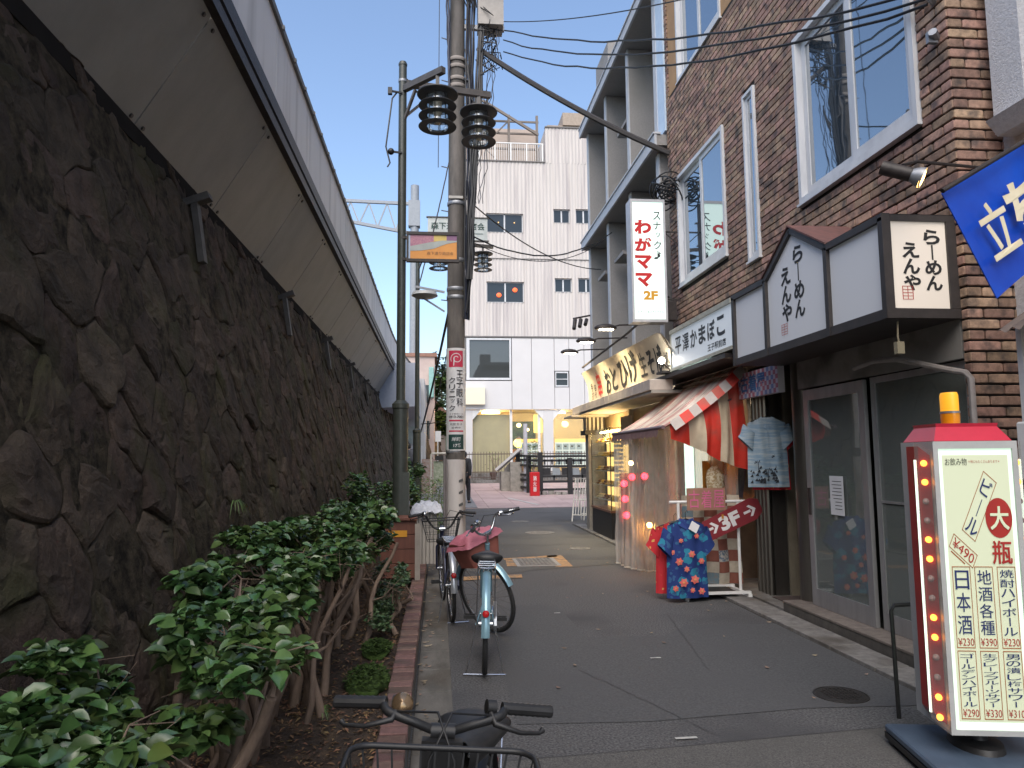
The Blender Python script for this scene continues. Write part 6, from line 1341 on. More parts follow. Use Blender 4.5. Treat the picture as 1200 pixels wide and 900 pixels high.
MB().box(FX0, FY-.06, 12.60, FX1, FY+.1, 12.64).box(FX0, FY-.12, 8.14, FX1, FY+.1, 8.22).box(6.08, FY-.08, 20.35, FX1, FY+.2, 20.42).box(FX0, FY-.08, 18.25, 6.08, FY+.1, 18.31).build('flashing', mat('flashing_dark', (.16, .15, .145), rough=.6), fb)
MB().box(FX0, FY+.3, 4.2, FX1, FY+9, 18.2).box(6.15, FY+.1, 18.2, FX1, FY+9, 20.3).build('body', mat('body_grey', (.3, .29, .28), rough=.8), fb)
MB().box(6.3, FY+.5, 20.35, 9.0, FY+2, 20.75).box(7.2, FY+.4, 20.75, 9.2, FY+2.5, 21.5).build('roof_plant', mat('plant_beige', (.40, .33, .27), rough=.8), fb)
DG = glass('far_window_glass', (.02, .028, .035), gl=.06); 
for i, h in enumerate(H2):
    b = MB(); t_ = .05
    for s in ((h[0], h[0]+t_, h[2], h[3]), (h[1]-t_, h[1], h[2], h[3]), (h[0], h[1], h[2], h[2]+t_), (h[0], h[1], h[3]-t_, h[3]), ((h[0]+h[1])/2-.04, (h[0]+h[1])/2+.04, h[2], h[3])): b.box(s[0], FY+.08, s[2], s[1], FY+.14, s[3])
    w_ = b.build('window', SILL, fb); MB().box(h[0], FY+.11, h[2], h[1], FY+.12, h[3]).build('pane', DG, w_)
    if i < 2:
        b = MB()
        for k in range(2): b.sphere((h[0]+.7+.9*k, FY+.07, (h[2]+h[3])/2+(.05 if i == 0 else -.15+.3*k)), .035 if i == 0 else .14, .03, .035 if i == 0 else .13, 8, 6)
        b.build('inside_lights', emis('tiny_warm', (1, .55, .2), .6) if i == 0 else emis('red_lantern', (1, .12, .03), .5), w_, kind='stuff')
# first floor: flat panels with a large window
edges = [FX0, 1.5, 4.05, 5.15, 6.42, 7.25, 8.1, 9.4, 10.8, 12.2, 13.6, FX1]
for a, c in zip(edges, edges[1:]):
    for (z0, z1) in ((4.16, 5.75), (5.75, 8.12)):
        if a == 1.5:
            if z0 < 5: MB().box(a+.012, FY-.08, z0, c-.012, FY+.1, z1-.02).build('panel', WFL, fb)
            continue
        if a == 6.42:
            if z0 < 5: MB().box(a+.012, FY-.08, z0, c-.012, FY+.1, 5.38).build('panel', WFL, fb)
            else: MB().box(a+.012, FY-.08, 6.30, c-.012, FY+.1, z1-.012).build('panel', WFL, fb)
            continue
        MB().box(a+.012, FY-.08, z0+(.0), c-.012, FY+.1, z1-(.0 if z0 < 5 else .012)).build('panel', WFL, fb)
b = MB()
for s in ((1.55, 1.72, 5.78, 8.10), (3.92, 4.02, 5.78, 8.10), (1.72, 3.92, 5.78, 5.90), (1.72, 3.92, 8.0, 8.10)): b.box(s[0], FY-.1, s[2], s[1], FY+.1, s[3])
w_ = b.build('large_window', SILL, fb); MB().box(1.72, FY, 5.90, 3.92, FY+.02, 8.0).build('pane', glass('big_pane', (.05, .055, .055), gl=.12), w_); MB().box(2.0, FY+.5, 5.9, 3.7, FY+.6, 6.5).build('display', DARKI, w_)
b = MB()
for s in ((6.47, 6.52, 5.42, 6.26), (7.15, 7.2, 5.42, 6.26), (6.52, 7.15, 5.42, 5.5), (6.52, 7.15, 6.18, 6.26), (6.52, 7.15, 5.82, 5.86)): b.box(s[0], FY-.06, s[2], s[1], FY+.1, s[3])
w_ = b.build('small_window', SILL, fb); MB().box(6.5, FY, 5.45, 7.18, FY+.02, 6.24).build('pane', DG, w_)
sb = MB().box(1.4, FY-.35, 4.42, 2.55, FY-.09, 5.35).build('cream_sign_box', emis('cream_sign', (1, .86, .6), .06, (.66, .60, .48)), fb)
# ground floor: columns, glass, warm interior
GZ = .72
b = MB()
for x in (1.6, 6.05, 10.4): b.box(x-.28, FY-.02, GZ, x+.28, FY+.5, 4.14)
b.build('columns', WFL, fb, kind='stuff')
b = MB()
for x in (1.6, 6.05, 10.4): b.prism([(x-.28, FY+.0, 3.6), (x-.75, FY+.0, 4.14), (x-.28, FY+.0, 4.14)], (0, .4, 0)).prism([(x+.28, FY+.0, 3.6), (x+.28, FY+.0, 4.14), (x+.75, FY+.0, 4.14)], (0, .4, 0))
for x in (4.0, 5.55): b.box(x-.07, FY+.1, GZ, x+.07, FY+.2, 4.14)
b.build('mullions', WHT, fb, kind='stuff', fix=True)
MB().box(FX0, FY-.1, .3, FX1, FY+.5, GZ).build('plinth', CONC, fb)
IW = mat('interior_warm', (.46, .36, .20), (.38, .30, .17), scale=1.2, rough=.8)
b = MB(); b.add([(FX0, FY+4, GZ), (FX1, FY+4, GZ), (FX1, FY+4, 4.2), (FX0, FY+4, 4.2)], [(0, 1, 2, 3)]).add([(FX0, FY+.3, GZ), (FX1, FY+.3, GZ), (FX1, FY+4, GZ), (FX0, FY+4, GZ)], [(0, 1, 2, 3)]).add([(FX0, FY+.3, 4.19), (FX1, FY+.3, 4.19), (FX1, FY+4, 4.19), (FX0, FY+4, 4.19)], [(0, 1, 2, 3)]); b.build('interior', IW, fb)
MB().box(1.9, FY+.28, GZ, 3.95, FY+.31, 3.9).build('pale_shutter', mat('shutter_olive', (.38, .34, .20), (.32, .29, .18), scale=1, rough=.6), fb)
MB().box(4.1, FY+2, 1.6, 5.6, FY+2.05, 3.6).build('green_glass_wall', mat('green_glass', (.05, .12, .12), (.02, .04, .08), scale=3, rough=.3), fb)
MB().box(4.1, FY+.15, GZ, 9.5, FY+.17, 4.14).build('shop_glass', glass('far_shop_glass', (.3, .3, .25), gl=.08, trans=.9), fb)
for (x0, x1) in ((4.35, 5.5), (6.45, 8.3)):
    bd = MB().box(x0, FY+.25, 1.1, x1, FY+.3, 2.55).build('notice_board', emis('board_lit', (.9, .9, .8), .3, (.62, .62, .6)), fb); MB().box(x0, FY+.24, 2.36, x1, FY+.249, 2.55).build('orange_strip', emis('orange_strip', (1, .5, .12), .8), bd)
    b = MB(); n = int((x1-x0)/.38)
    for i in range(n):
        for j in range(3): b.box(x0+.06+i*.38, FY+.24, 1.15+j*.4, x0+.38+i*.38, FY+.249, 1.48+j*.4)
    b.build('posters', mat('poster_sheet', (.55, .62, .64), (.42, .48, .5), scale=3, rough=.5), bd, kind='stuff'); b = MB()
    for i in range(n):
        for j in range(3): b.box(x0+.12+i*.38, FY+.236, 1.3+j*.4, x0+.26+i*.38, FY+.2395, 1.38+j*.4)
    b.build('poster_print', BRUSH, bd, kind='stuff')
for (x, z, s, e) in ((2.6, 4.05, .06, 3), (4.55, 3.35, .14, 3), (5.05, 3.1, .09, 6), (4.5, 2.35, .28, 1.3), (7.2, 3.4, .2, 2.0), (3.0, 1.9, .03, 3)):
    MB().sphere((x, FY+1.2, z), s, s, s*.9, 14, 8).build('pendant_lamp', emis('warm_pendant_%d' % int(e*10), (1, .66, .25), e, (.8, .6, .3)), fb, smooth=60)
MB().box(4.15, FY+.6, GZ, 4.75, FY+1.0, 2.0).build('orange_door', mat('orange_door', (.45, .17, .04), rough=.6), fb); MB().box(5.3, FY+.3, 2.9, 5.75, FY+.5, 3.9).build('yellow_box', emis('yellow_box', (1, .75, .2), .8), fb)
for x in (3.0, 6.8, 11):
    L_ = bpy.data.lights.new('interior_light', 'POINT'); L_.energy = 150; L_.color = (1, .76, .45); L_.shadow_soft_size = .3; lo = bpy.data.objects.new('interior_light', L_); link(lo); lo.location = (x, FY+1.8, 3.9)
    MB().box(x-.5, FY+1.6, 4.05, x+.5, FY+1.8, 4.12).build('ceiling_lamp', emis('ceil_lamp', (1, .8, .5), 8), fb)
# roof terrace: frame, tank wall and white railing
rt = MB().box(1.4, FY+3, 18.3, 6.05, FY+3.2, 21.6).build('terrace_back_wall', mat('pinkish_wall', (.50, .41, .35), (.44, .36, .31), scale=1, rough=.8), fb)
b = MB()
for z in (18.8, 19.9, 20.85, 21.6): b.bar((1.4, FY+2, z), (6.0, FY+2, z), .10)
for x in (4.2, 5.9): b.bar((x, FY+2, 18.3), (x, FY+2, 22), .14)
b.bar((1.2, FY+1.9, 18.4), (4.1, FY+1.9, 21.5), .07).bar((4.2, FY+1.9, 18.4), (1.6, FY+1.9, 21.0), .05).bar((5.9, FY+1.5, 20.6), (2.6, FY+1.5, 22.6), .14)
b.build('terrace_frame', mat('frame_brown_grey', (.18, .15, .13), rough=.6), fb)
b = MB().bar((1.4, FY+.2, 19.45), (6.0, FY+.2, 19.45), .06)
for k in range(6): b.box(1.4+k*.91-.04, FY+.17, 18.3, 1.4+k*.91+.04, FY+.23, 19.45)
for k in range(36): b.box(1.4+k*.13-.012, FY+.19, 18.35, 1.4+k*.13+.012, FY+.21, 19.4)
b.build('terrace_railing', WHT, fb, kind='stuff')
# iron fence before the building
ff = thing('iron_fence', 'thin brown iron railing along the back of the plaza before the white building', 'fence', (3, 37, .3))
FBR = mat('fence_brown', (.10, .07, .06), rough=.6)
MB().box(.2, 36.9, .25, 4.3, 37.3, .42).build('kerb', CONC, ff)
b = MB().bar((.2, 37.1, 1.72), (9, 37.1, 1.72), .05).bar((.2, 37.1, .82), (9, 37.1, .82), .05).bar((.2, 37.1, .55), (9, 37.1, .55), .04); b.build('rail', FBR, ff)
b0 = None
for k in range(60):
    x = .25+k*.147
    if b0 is None: o_ = off(ff); b0 = MB().box(o_.x-.013, o_.y-.013, o_.z, o_.x+.013, o_.y+.013, o_.z+1.42).build('bar', FBR, ff); b0.location = Vector((x, 37.1, .42))-o_
    else: inst(b0.data, 'bar', (x, 37.1, .42), ff)
# black lattice fence
bf = thing('black_lattice_fence', 'heavy black lattice fence with square posts at the right of the plaza', 'fence', (4.6, 28, .15))
FBK = mat('fence_black', (.018, .018, .02), rough=.5)
b = MB()
for z in (.30, .60, .80, 1.18, 1.40, 1.56): b.bar((3.9, 28, z), (6.2, 28, z), .06, .085)
b.build('rail', FBK, bf)
b = MB()
for z in (.30, .60, .80, 1.18, 1.40, 1.56): b.bar((3.25, 30.5, z+.05), (3.9, 28, z), .06, .085)
b.build('rail', FBK, bf)
for x, y, h_ in ((3.9, 28, 1.72), (3.3, 30.4, 1.75), (3.6, 29.2, 1.6), (6.2, 28, 1.6), (5.05, 28.02, 1.5)): MB().box(x-.09, y-.09, .1, x+.09, y+.09, h_).build('post', FBK, bf)
for k in range(6): x = 4.0+k*.37; MB().box(x, 27.985, .85, x+.30, 28.0, 1.12).build('square_panel', FBK if k % 2 == 0 else mat('fence_grey_panel', (.26, .29, .31), rough=.4), bf)
b = MB()
for k in range(8): b.box(4.05+k*.28, 27.97, 1.25, 4.10+k*.28, 28.03, 1.45)
for k in range(4): b.box(4.4+k*.55, 27.97, .65, 4.46+k*.55, 28.03, .85)
b.build('short_bars', FBK, bf, kind='stuff')
b = MB(); rnd = random.Random(4)
for k in range(10): b.box(3.7+k*.25, 27.8+rnd.uniform(-.1, .2), .08, 3.86+k*.25+rnd.uniform(0, .08), 28.05, .17+rnd.uniform(.02, .14))
o = b.build('stone_edging', STP); setp(o, 'row of small stones at the foot of the black lattice fence', 'stones', kind='stuff')
rw = thing('retaining_steps', 'stone parapet with a sloping pale handrail beside the red box', 'parapet', (3.0, 31, .2))
MB().prism([(2.95, 30.0, .1), (2.95, 32.6, .1), (2.95, 32.6, 1.05), (2.95, 30.0, 1.35)], (.45, 0, 0)).build('stone_block', STP, rw, fix=True); MB().box(2.6, 30.3, .1, 2.95, 31.2, .95).box(3.4, 29.9, .1, 3.62, 30.2, .75).build('lower_block', STP, rw)
MB().bar((2.45, 30.6, 1.02), (3.42, 30.2, 1.88), .42, .10).build('sloping_rail', mat('pale_rail', (.52, .52, .53), rough=.6), rw)
pp = MB().cyl((3.55, 29.8, .1), (3.55, 29.8, 2.9), .085, n=14).build('white_post', mat('post_lilac_white', (.50, .49, .53), rough=.5), smooth=40); setp(pp, 'plain white post standing behind the red box at the plaza', 'post')
rx = thing('red_box', 'upright red box with white lettering standing at the edge of the plaza', 'fire extinguisher box', (3.7, 27.5, .1))
MB().bbox(3.42, 27.3, .09, 3.78, 27.55, .98, .02).build('box', mat('box_red', (.50, .01, .015), rough=.4), rx); b = MB(); vtext(b, '消火器', (3.53, 27.299, .25), XU, ZU, .13, .6, .02); b.build('lettering', WHT, rx)
ln = thing('garden_lantern', 'little lantern glowing yellow on the parapet before the glass front', 'lantern', (3.35, 30.2, 1.9)); MB().box(3.25, 30.15, 1.95, 3.42, 30.3, 2.28).build('light_box', emis('lantern_glow', (1, .7, .1), 2.5), ln); MB().lathe((3.335, 30.22, 2.28), [(.17, 0), (.03, .1), (.001, .12)], 6).cyl((3.335, 30.22, 1.85), (3.335, 30.22, 1.95), .05).build('lantern_roof', BARK, ln)
for i, (x, h_, lab) in enumerate(((2.9, 1.0, 'potted plant with bare stems before the white building glass front'), (5.0, 1.5, 'leafy yellow green potted plant before the lit glass front'))):
    t = thing('potted_plant', lab, 'plant', (x, 38.6, .4)); MB().lathe((x, 38.6, .4), [(.12, 0), (.2, .35), (.19, .38)], 12).build('pot', mat('pot_brown', (.10, .06, .05), rough=.7), t, smooth=40); b = MB(); b2 = MB(); rnd = random.Random(i)
    for k in range(7): e = Vector((x+rnd.uniform(-.4, .4), 38.6, .78+h_*rnd.uniform(.5, 1))); b.tube([(x, 38.6, .7), (Vector((x, 38.6, .7))+e)/2+Vector((.05, 0, .05)), e], .015, 4)
    for k in range(260 if i else 60): add_small(b2, Vector((x+rnd.gauss(0, .22), 38.6+rnd.gauss(0, .1), .9+rnd.random()*h_)), rndM(rnd=rnd), .14)
    b.build('stem', BARK, t); b2.build('foliage', mat('plant_yellow_green', (.22, .26, .05), (.08, .13, .03), scale=5, rough=.5, per=.3), t, kind='stuff')
t = thing('folding_chair', 'orange brown wooden chair standing behind the iron railing', 'chair', (4.0, 38.4, .45)); MB().bar((3.85, 38.4, .42), (4.2, 38.4, 1.15), .06).bar((4.2, 38.4, .42), (3.85, 38.4, 1.0), .06).build('legs', mat('chair_wood', (.35, .14, .05), rough=.6), t); MB().box(3.8, 38.3, 1.0, 4.2, 38.6, 1.04).build('seat', mat('chair_wood', (.35, .14, .05)), t)

# alley on the far left: houses, trees, signs
hs = thing('alley_house', 'pale house wall standing at the left of the alley behind the lamp posts', 'building', (-3, 34, 0))
MB().box(-8, 34, .2, -.62, 44, 5.2).build('wall', mat('house_pale', (.50, .50, .50), (.44, .43, .42), scale=1, rough=.8), hs)
MB().prism([(-2.2, 26.0, 3.3), (-.78, 26.0, 3.35), (-.78, 33.8, 3.35), (-2.2, 33.8, 3.3)], (0, 0, 1.55)).build('blue_grey_fascia', mat('fascia_blue_grey', (.34, .37, .44), (.3, .33, .4), rough=.6), hs, fix=True)
MB().box(-1.55, 33.95, 2.2, -.95, 33.998, 3.0).build('wall_plate', mat('plate_pale_green', (.45, .50, .45), rough=.6), hs); MB().box(-1.25, 33.94, .4, -.7, 33.99, 2.1).build('pale_door', WFL, hs)
h3 = thing('pink_house', 'narrow pinkish house behind the alley house with a teal panel on it', 'building', (-1, 41, 0)); MB().box(-4, 41, 0, -.18, 44.5, 7.2).build('wall', mat('house_pinkish', (.52, .42, .38), (.44, .35, .32), scale=1.5, rough=.9), h3); MB().box(-4.1, 40.9, 7.2, -.05, 44.6, 7.4).build('eave', mat('roof_rust', (.28, .15, .11), rough=.8), h3)
for zz in (2.6, 4.6): MB().box(-.95, 40.93, zz, -.45, 40.99, zz+1.0).build('window', DG, h3)
h2 = thing('hillside_house', 'small brown roofed house at the end of the alley', 'building', (.2, 52, 0)); MB().box(-1.6, 52, 0, .55, 58, 4.6).build('wall', mat('house_brown_grey', (.30, .24, .21), (.2, .16, .14), scale=1.5, rough=.9), h2); MB().prism([(-1.9, 51.6, 4.6), (.8, 51.6, 4.6), (-.5, 51.6, 5.9)], (0, 6.8, 0)).build('roof', mat('roof_rust', (.28, .15, .11), rough=.8), h2, fix=True); MB().box(-1.0, 51.95, 2.4, -.3, 51.99, 3.4).build('window', DG, h2)
o = MB().bbox(-.50, 40.8, 4.9, -.22, 40.95, 6.6, .03).build('teal_house_sign', mat('teal_sign', (.25, .45, .42), rough=.6)); setp(o, 'faded teal panel high on the alley house corner', 'panel')
for i, (x, y, h_, w_, lab) in enumerate(((.3, 64, 10.0, 2.6, 'tall green tree at the end of the alley behind the clinic sign'), (-.6, 46, 7.0, 1.0, 'bright green bushy tree below the tall one in the alley'), (3.5, 70, 9, 3, 'dark green tree on the slope behind the white building corner'), (-3.5, 68, 10, 3, 'dark green tree on the slope above the embankment'))):
    t = thing('alley_tree', lab, 'tree', (x, y, 0)); MB().tube([(x, y, 0), (x+.1, y, h_*.4), (x, y, h_*.8)], [.25, .18, .06], 8).bar((x, y, h_*.4), (x+w_*.4, y, h_*.7), .1).bar((x, y, h_*.45), (x-w_*.4, y, h_*.75), .1).build('trunk', BARK, t, smooth=40)
    rnd = random.Random(40+i); b = MB(); cs_ = [(Vector((rnd.gauss(0, .45)*w_, rnd.gauss(0, .3)*w_, h_*rnd.uniform(.45, .95))), rnd.uniform(.4, .7)*w_*.8) for _ in range(22)]
    for k in range(5200): c, r_ = rnd.choice(cs_); d = Vector((rnd.gauss(0, 1), rnd.gauss(0, 1), rnd.gauss(0, .8))).normalized()*r_*rnd.random()**.4; add_small(b, Vector((x, y, 0))+c+d, rndM(rnd=rnd), rnd.uniform(.3, .5))
    b.build('crown', mat('tree_leaf_%d' % (i == 1), (.10, .17, .035) if i == 1 else (.05, .085, .035), (.05, .09, .02) if i == 1 else (.03, .05, .03), scale=1.5, rough=.6, per=.35), t, kind='stuff')
hl = MB().grid(lambda a, c: Vector((-60+110*a, 75+50*c, -1+9*math.sin(c*1.5)*(1+.2*math.sin(a*9)))), 30, 10).build('wooded_hill', mat('hill_green', (.05, .08, .03), (.03, .05, .02), scale=.5, rough=1), smooth=60); struct(hl)
gf = thing('alley_barrier', 'white pipe barrier across the alley behind the clinic sign', 'barrier', (.0, 27, .2))
MB().tube([(-.25, 27, .1), (-.25, 27, 1.65), (-.22, 27, 1.7), (.9, 27, 1.7), (.95, 27, 1.65), (.95, 27, .1)], .035, 8).bar((-.25, 27, .55), (.95, 27, .55), .05).build('frame', mat('barrier_cream', (.55, .52, .44), rough=.5), gf); MB().box(-.1, 27.02, 1.45, .8, 27.05, 1.62).build('name_plate', BLK, gf)
MB().box(-.15, 27.1, .6, .85, 27.12, 1.42).build('mesh_panel', mat('mesh_green_grey', (.34, .36, .28), (.2, .24, .15), scale=12, rough=.8), gf)
for k in range(2):
    o = MB().box(-.62+.0*k, 29+k*2, .1, -.05, 29.06+k*2, 1.5).build('house_gate_panel', mat('gate_red_brown', (.30, .17, .13), (.4, .36, .33), scale=9, rough=.8)); setp(o, ('near' if k == 0 else 'far')+' reddish slatted gate panel at the left side of the alley', 'gate')
o = MB().box(-.1, 28, 2.15, .12, 28.02, 2.55).cyl((0, 28, .1), (0, 28, 2.2), .02).build('small_white_notice', WHT); setp(o, 'small white notice on a thin stake in the alley', 'notice')
sheet('alley_path', -1.6, 22.5, 1.2, 60, .03, mat('alley_grey', (.20, .20, .21), rough=.9), z2=.75)

# planter box, white bin with sheet, kerb end
wb = thing('wooden_box', 'reddish brown wooden box with an orange plate at the foot of the near lamp post', 'box', (-.42, 8.3, .15))
WD = mat('red_brown_wood', (0.17, 0.065, 0.04), (.11, .04, .028), scale=10, rough=.6, stretch=(1, 1, .2), bump=.3)
for k in range(4): MB().bbox(-.62, 8.18, .22+.155*k, -.235, 8.21, .37+.155*k, .004).build('plank', WD, wb)
MB().box(-.62, 8.211, .2, -.235, 8.48, .83).build('body', WD, wb); MB().bbox(-.65, 8.14, .835, -.22, 8.50, .87, .005).build('lid', WD, wb); MB().box(-.53, 8.172, .66, -.33, 8.179, .73).build('orange_plate', mat('plate_orange', (.62, .28, .02), rough=.5), wb)
MB().box(-.245, 8.16, .15, -.19, 8.20, .80).build('pale_corner_post', mat('pale_wood', (.36, .32, .28), rough=.8), wb)
bi = thing('pale_bin', 'pale plastic bin with a white sheet bunched on top beside the kerb end', 'bin', (-.13, 9.5, .2))
BNM = mat('bin_cream', (.42, .39, .35), (.34, .31, .28), scale=8, rough=.6, stretch=(1, 1, .3))
b = MB(); 
for k in range(6): x = -.285+.047*k; b.bbox(x, 9.35, .20, x+.043, 9.62, .86+.004*(k % 2), .006)
b.build('body', BNM, bi)
b = MB().grid(lambda a, c: Vector((-.34+.40*a, 9.26+.42*c, .83+.12*math.sin(a*math.pi)**.3*math.sin(c*math.pi)**.3+.07*noise.noise(Vector((a*6, c*6, 2)))+.03*noise.noise(Vector((a*17, c*17, 2))))), 16, 16); b.build('white_sheet', mat('crumpled_sheet', (.62, .64, .70), (.5, .52, .58), scale=14, rough=.5, bump=.6, bscale=20, bd=.03), bi, smooth=60)
ivy = MB(); rnd = random.Random(77)
for k in range(2600): p = Vector((rnd.uniform(-.32, .10), rnd.uniform(11.3, 15.5), .1+1.05*rnd.random()**1.5)); add_small(ivy, p, rndM(rnd=rnd), rnd.uniform(.03, .06))
t = thing('weeds', 'bright green weeds filling the verge behind the white bin and utility pole', 'weeds', (-.1, 12, .1)); ivy.build('foliage', mat('weed_green', (.12, .20, .04), (.06, .12, .02), scale=6, rough=.6, per=.4), t, kind='stuff'); b = MB()
for k in range(12): x, y = rnd.uniform(-.3, .1), rnd.uniform(11.4, 15); b.tube([(x, y, .05), (x+.03, y, .5), (x+.06, y, .9)], .006, 4)
b.build('stems', mat('weed_stem', (.2, .22, .1), rough=.7), t, kind='stuff')
# ================= BICYCLES =================
CHR = mat('chrome', (.55, .56, .58), (.45, .46, .48), scale=20, rough=.2, metal=.9); TYRE = mat('tyre', (.016, .016, .017), (.03, .03, .03), scale=60, rough=.85, bump=.4)
REFL = mat('reflector_red', (.55, .01, .015), rough=.15, spec=.9); PED = mat('pedal_black', (.02, .02, .02), rough=.6)
def bicycle(label, frame_m, fender_m, guard_m=None,  steer=0.0, wr=.335, wb=1.10, bar_m=None, basket='wire', basket_m=None, lean=0.0, saddle_z=.86, bar_z=1.02, bar_w=.58, rear=True, fold=False, sweep=.16, rise=.09):
    t = thing('bicycle', label, 'bicycle', (0, 0, 0), local=True); bar_m = bar_m or CHR
    def wheel(name, c, par, M=None):
        def bl(mb, nm, m, p, **k):
            if M: mb.xf(M)
            return mb.build(nm, m, p, **k)
        w_ = bl(MB().ring(c, (1, 0, 0), wr-.018, .018, 40, 8), name, TYRE, par, smooth=60)
        bl(MB().ring(c, (1, 0, 0), wr-.038, .009, 40, 6), 'rim', CHR, w_, smooth=60)
        b = MB(); 
        for k in range(28):
            a = 2*math.pi*k/28; e = Vector(c)+Vector((0, math.cos(a), math.sin(a)))*(wr-.04); h_ = Vector(c)+Vector((.028*(1 if k % 2 else -1), .02*math.cos(a+.8), .02*math.sin(a+.8))); b.tube([h_, e], .0012, 3, cap=False)
        bl(b, 'spokes', CHR, w_, kind='stuff'); bl(MB().cyl((c[0]-.05, c[1], c[2]), (c[0]+.05, c[1], c[2]), .022, n=10), 'hub', CHR, w_, smooth=40)
        return w_
    rc = (0, 0, wr); fc = (0, wb, wr)
    wheel('rear_wheel', rc, t)
    # steering axis
    hb = Vector((0, wb-.13, wr+.30)); ht = Vector((0, wb-.20, wr+.46)); ax = (ht-hb).normalized()
    M = Matrix.Translation(hb) @ Matrix.Rotation(steer, 4, ax) @ Matrix.Translation(-hb)
    wheel('front_wheel', fc, t, M)
    def fb_(mb, nm, m, par=t, **k): mb.xf(M); return mb.build(nm, m, par, **k)
    # frame: low step-through
    bbk = Vector((0, .44, .29)); st = Vector((0, .28, saddle_z-.16)); rcv = Vector(rc)
    b = MB().tube([hb+ax*.02, (0, wb-.42, .48), (0, .62, .335), bbk], .021, 10).tube([bbk, st], .017, 10).tube([hb-ax*.03, ht], .022, 10)
    for s in (-1, 1): b.tube([bbk+Vector((s*.03, -.02, 0)), rcv+Vector((s*.065, 0, 0))], .010, 8).tube([st-Vector((0, 0, .12)), rcv+Vector((s*.065, 0, 0))], .008, 8)
    b.build('frame', frame_m, t, smooth=50)
    b = MB()
    for s in (-1, 1): b.tube([hb-ax*.02+Vector((s*.02, 0, 0)), hb-ax*.06+Vector((s*.055, .01, 0)), Vector(fc)+Vector((s*.055, 0, 0))], .012, 8)
    fb_(b, 'fork', frame_m, smooth=50)
    def fend(c, a0, a1): 
        def fn(a, q):
            an = a0+(a1-a0)*a; rr = wr+.022+.010*math.cos((q-.5)*3.0); return Vector((c[0]+(q-.5)*.056, c[1]+rr*math.cos(an), c[2]+rr*math.sin(an)))
        return MB().grid(fn, 24, 6)
    b = fend(rc, R(35), R(182)); f_ = b.build('rear_mudguard', fender_m, t, smooth=60)
    for s in (-1, 1): pass
    MB().tube([(-.035, -.30, .47), (-.055, 0, wr)], .003, 4).tube([(.035, -.30, .47), (.055, 0, wr)], .003, 4).build('mudguard_stays', CHR, t)
    MB().lathe((0, -wr-.022, wr+.14), [(.001, -.012), (.018, -.010), (.024, 0), (.024, .012)], 16, (0, 1, 0)).build('rear_reflector', REFL, t, smooth=40)
    fb_(fend(fc, R(20), R(165)), 'front_mudguard', fender_m, smooth=60)
    MB().cyl(st, (0, .25, saddle_z-.03), .013, n=10).build('seat_post', CHR, t, smooth=40)
    def sad(a, q):
        y = .10+.27*(1-a)*1.0 if False else .11+.27*a; wd = .105*(1-a)**.55+.022 if a < 1 else .022
        if a < .12: wd *= (.55+a/.12*.45)
        th_ = q*2*math.pi; return Vector((wd*math.cos(th_), y, saddle_z+.012*(1-a)+(.034 if math.sin(th_) > 0 else .058)*math.sin(th_)*(1 if a > .03 else .6)))
    MB().grid(sad, 18, 20).sphere((0, .125, saddle_z+.005), .085, .03, .035, 12, 6).build('saddle', BLK, t, smooth=60)
    b = MB(); 
    for s in (-1, 1):
        b.ring((s*.045, .17, saddle_z-.055), (0, 0, 1), .018, .004, 12, 4).ring((s*.045, .17, saddle_z-.04), (0, 0, 1), .018, .004, 12, 4)
    b.build('saddle_springs', CHR, t)
    if rear:
        b = MB(); 
        for s in (-1, 1): b.tube([(s*.055, .18, wr+.43), (s*.06, -.16, wr+.43), (s*.05, -.22, wr+.42)], .006, 6).tube([(s*.06, -.08, wr+.43), (s*.065, 0, wr)], .005, 6)
        for k in range(4): b.tube([(-.058, -.18+.1*k, wr+.43), (.058, -.18+.1*k, wr+.43)], .005, 6)
        b.tube([(-.05, -.22, wr+.42), (0, -.24, wr+.42), (.05, -.22, wr+.42)], .006, 6).build('carrier', CHR, t, smooth=50)
    # crank, pedals, chain guard
    MB().ring(bbk+Vector((.05, 0, 0)), (1, 0, 0), .085, .006, 24, 5).build('chainring', CHR, t, smooth=50)
    MB().prism([(.058, .53, .36), (.058, .50, .40), (.058, .0, wr+.05), (.058, -.05, wr), (.058, .0, wr-.05), (.058, .46, .20), (.058, .53, .24)], (.02, 0, 0)).build('chain_guard', guard_m or frame_m, t, fix=True)
    for s in (-1, 1):
        e = bbk+Vector((s*.075, s*.155, -.04*s)); c_r = MB().tube([bbk+Vector((s*.05, 0, 0)), bbk+Vector((s*.07, 0, 0)), e], .009, 6).build('crank', CHR, t, smooth=50)
        b = MB().box(e.x, e.y-.04, e.z-.012, e.x+s*.09, e.y-.028, e.z+.012).box(e.x, e.y+.028, e.z-.012, e.x+s*.09, e.y+.04, e.z+.012).box(e.x, e.y-.028, e.z-.008, e.x+s*.012, e.y+.028, e.z+.008).box(e.x+s*.08, e.y-.028, e.z-.008, e.x+s*.09, e.y+.028, e.z+.008).box(e.x+s*.04, e.y-.028, e.z-.005, e.x+s*.05, e.y+.028, e.z+.005); b.build('pedal', PED, c_r)
    b = MB().tube([(-.062, .0, wr), (-.13, -.06, .02), (-.15, -.065, .008), (0, -.085, .012), (.15, -.065, .008), (.13, -.06, .02), (.062, 0, wr)], .0065, 6); b.build('stand', CHR, t, smooth=50)
    # stem, handlebar
    sT = Vector((0, ht.y-.035, bar_z-rise)); fb_(MB().tube([ht, sT], .012, 10).cyl((-.03, sT.y, sT.z), (.03, sT.y, sT.z), .02, n=12), 'stem', CHR if not fold else BLK, smooth=50)
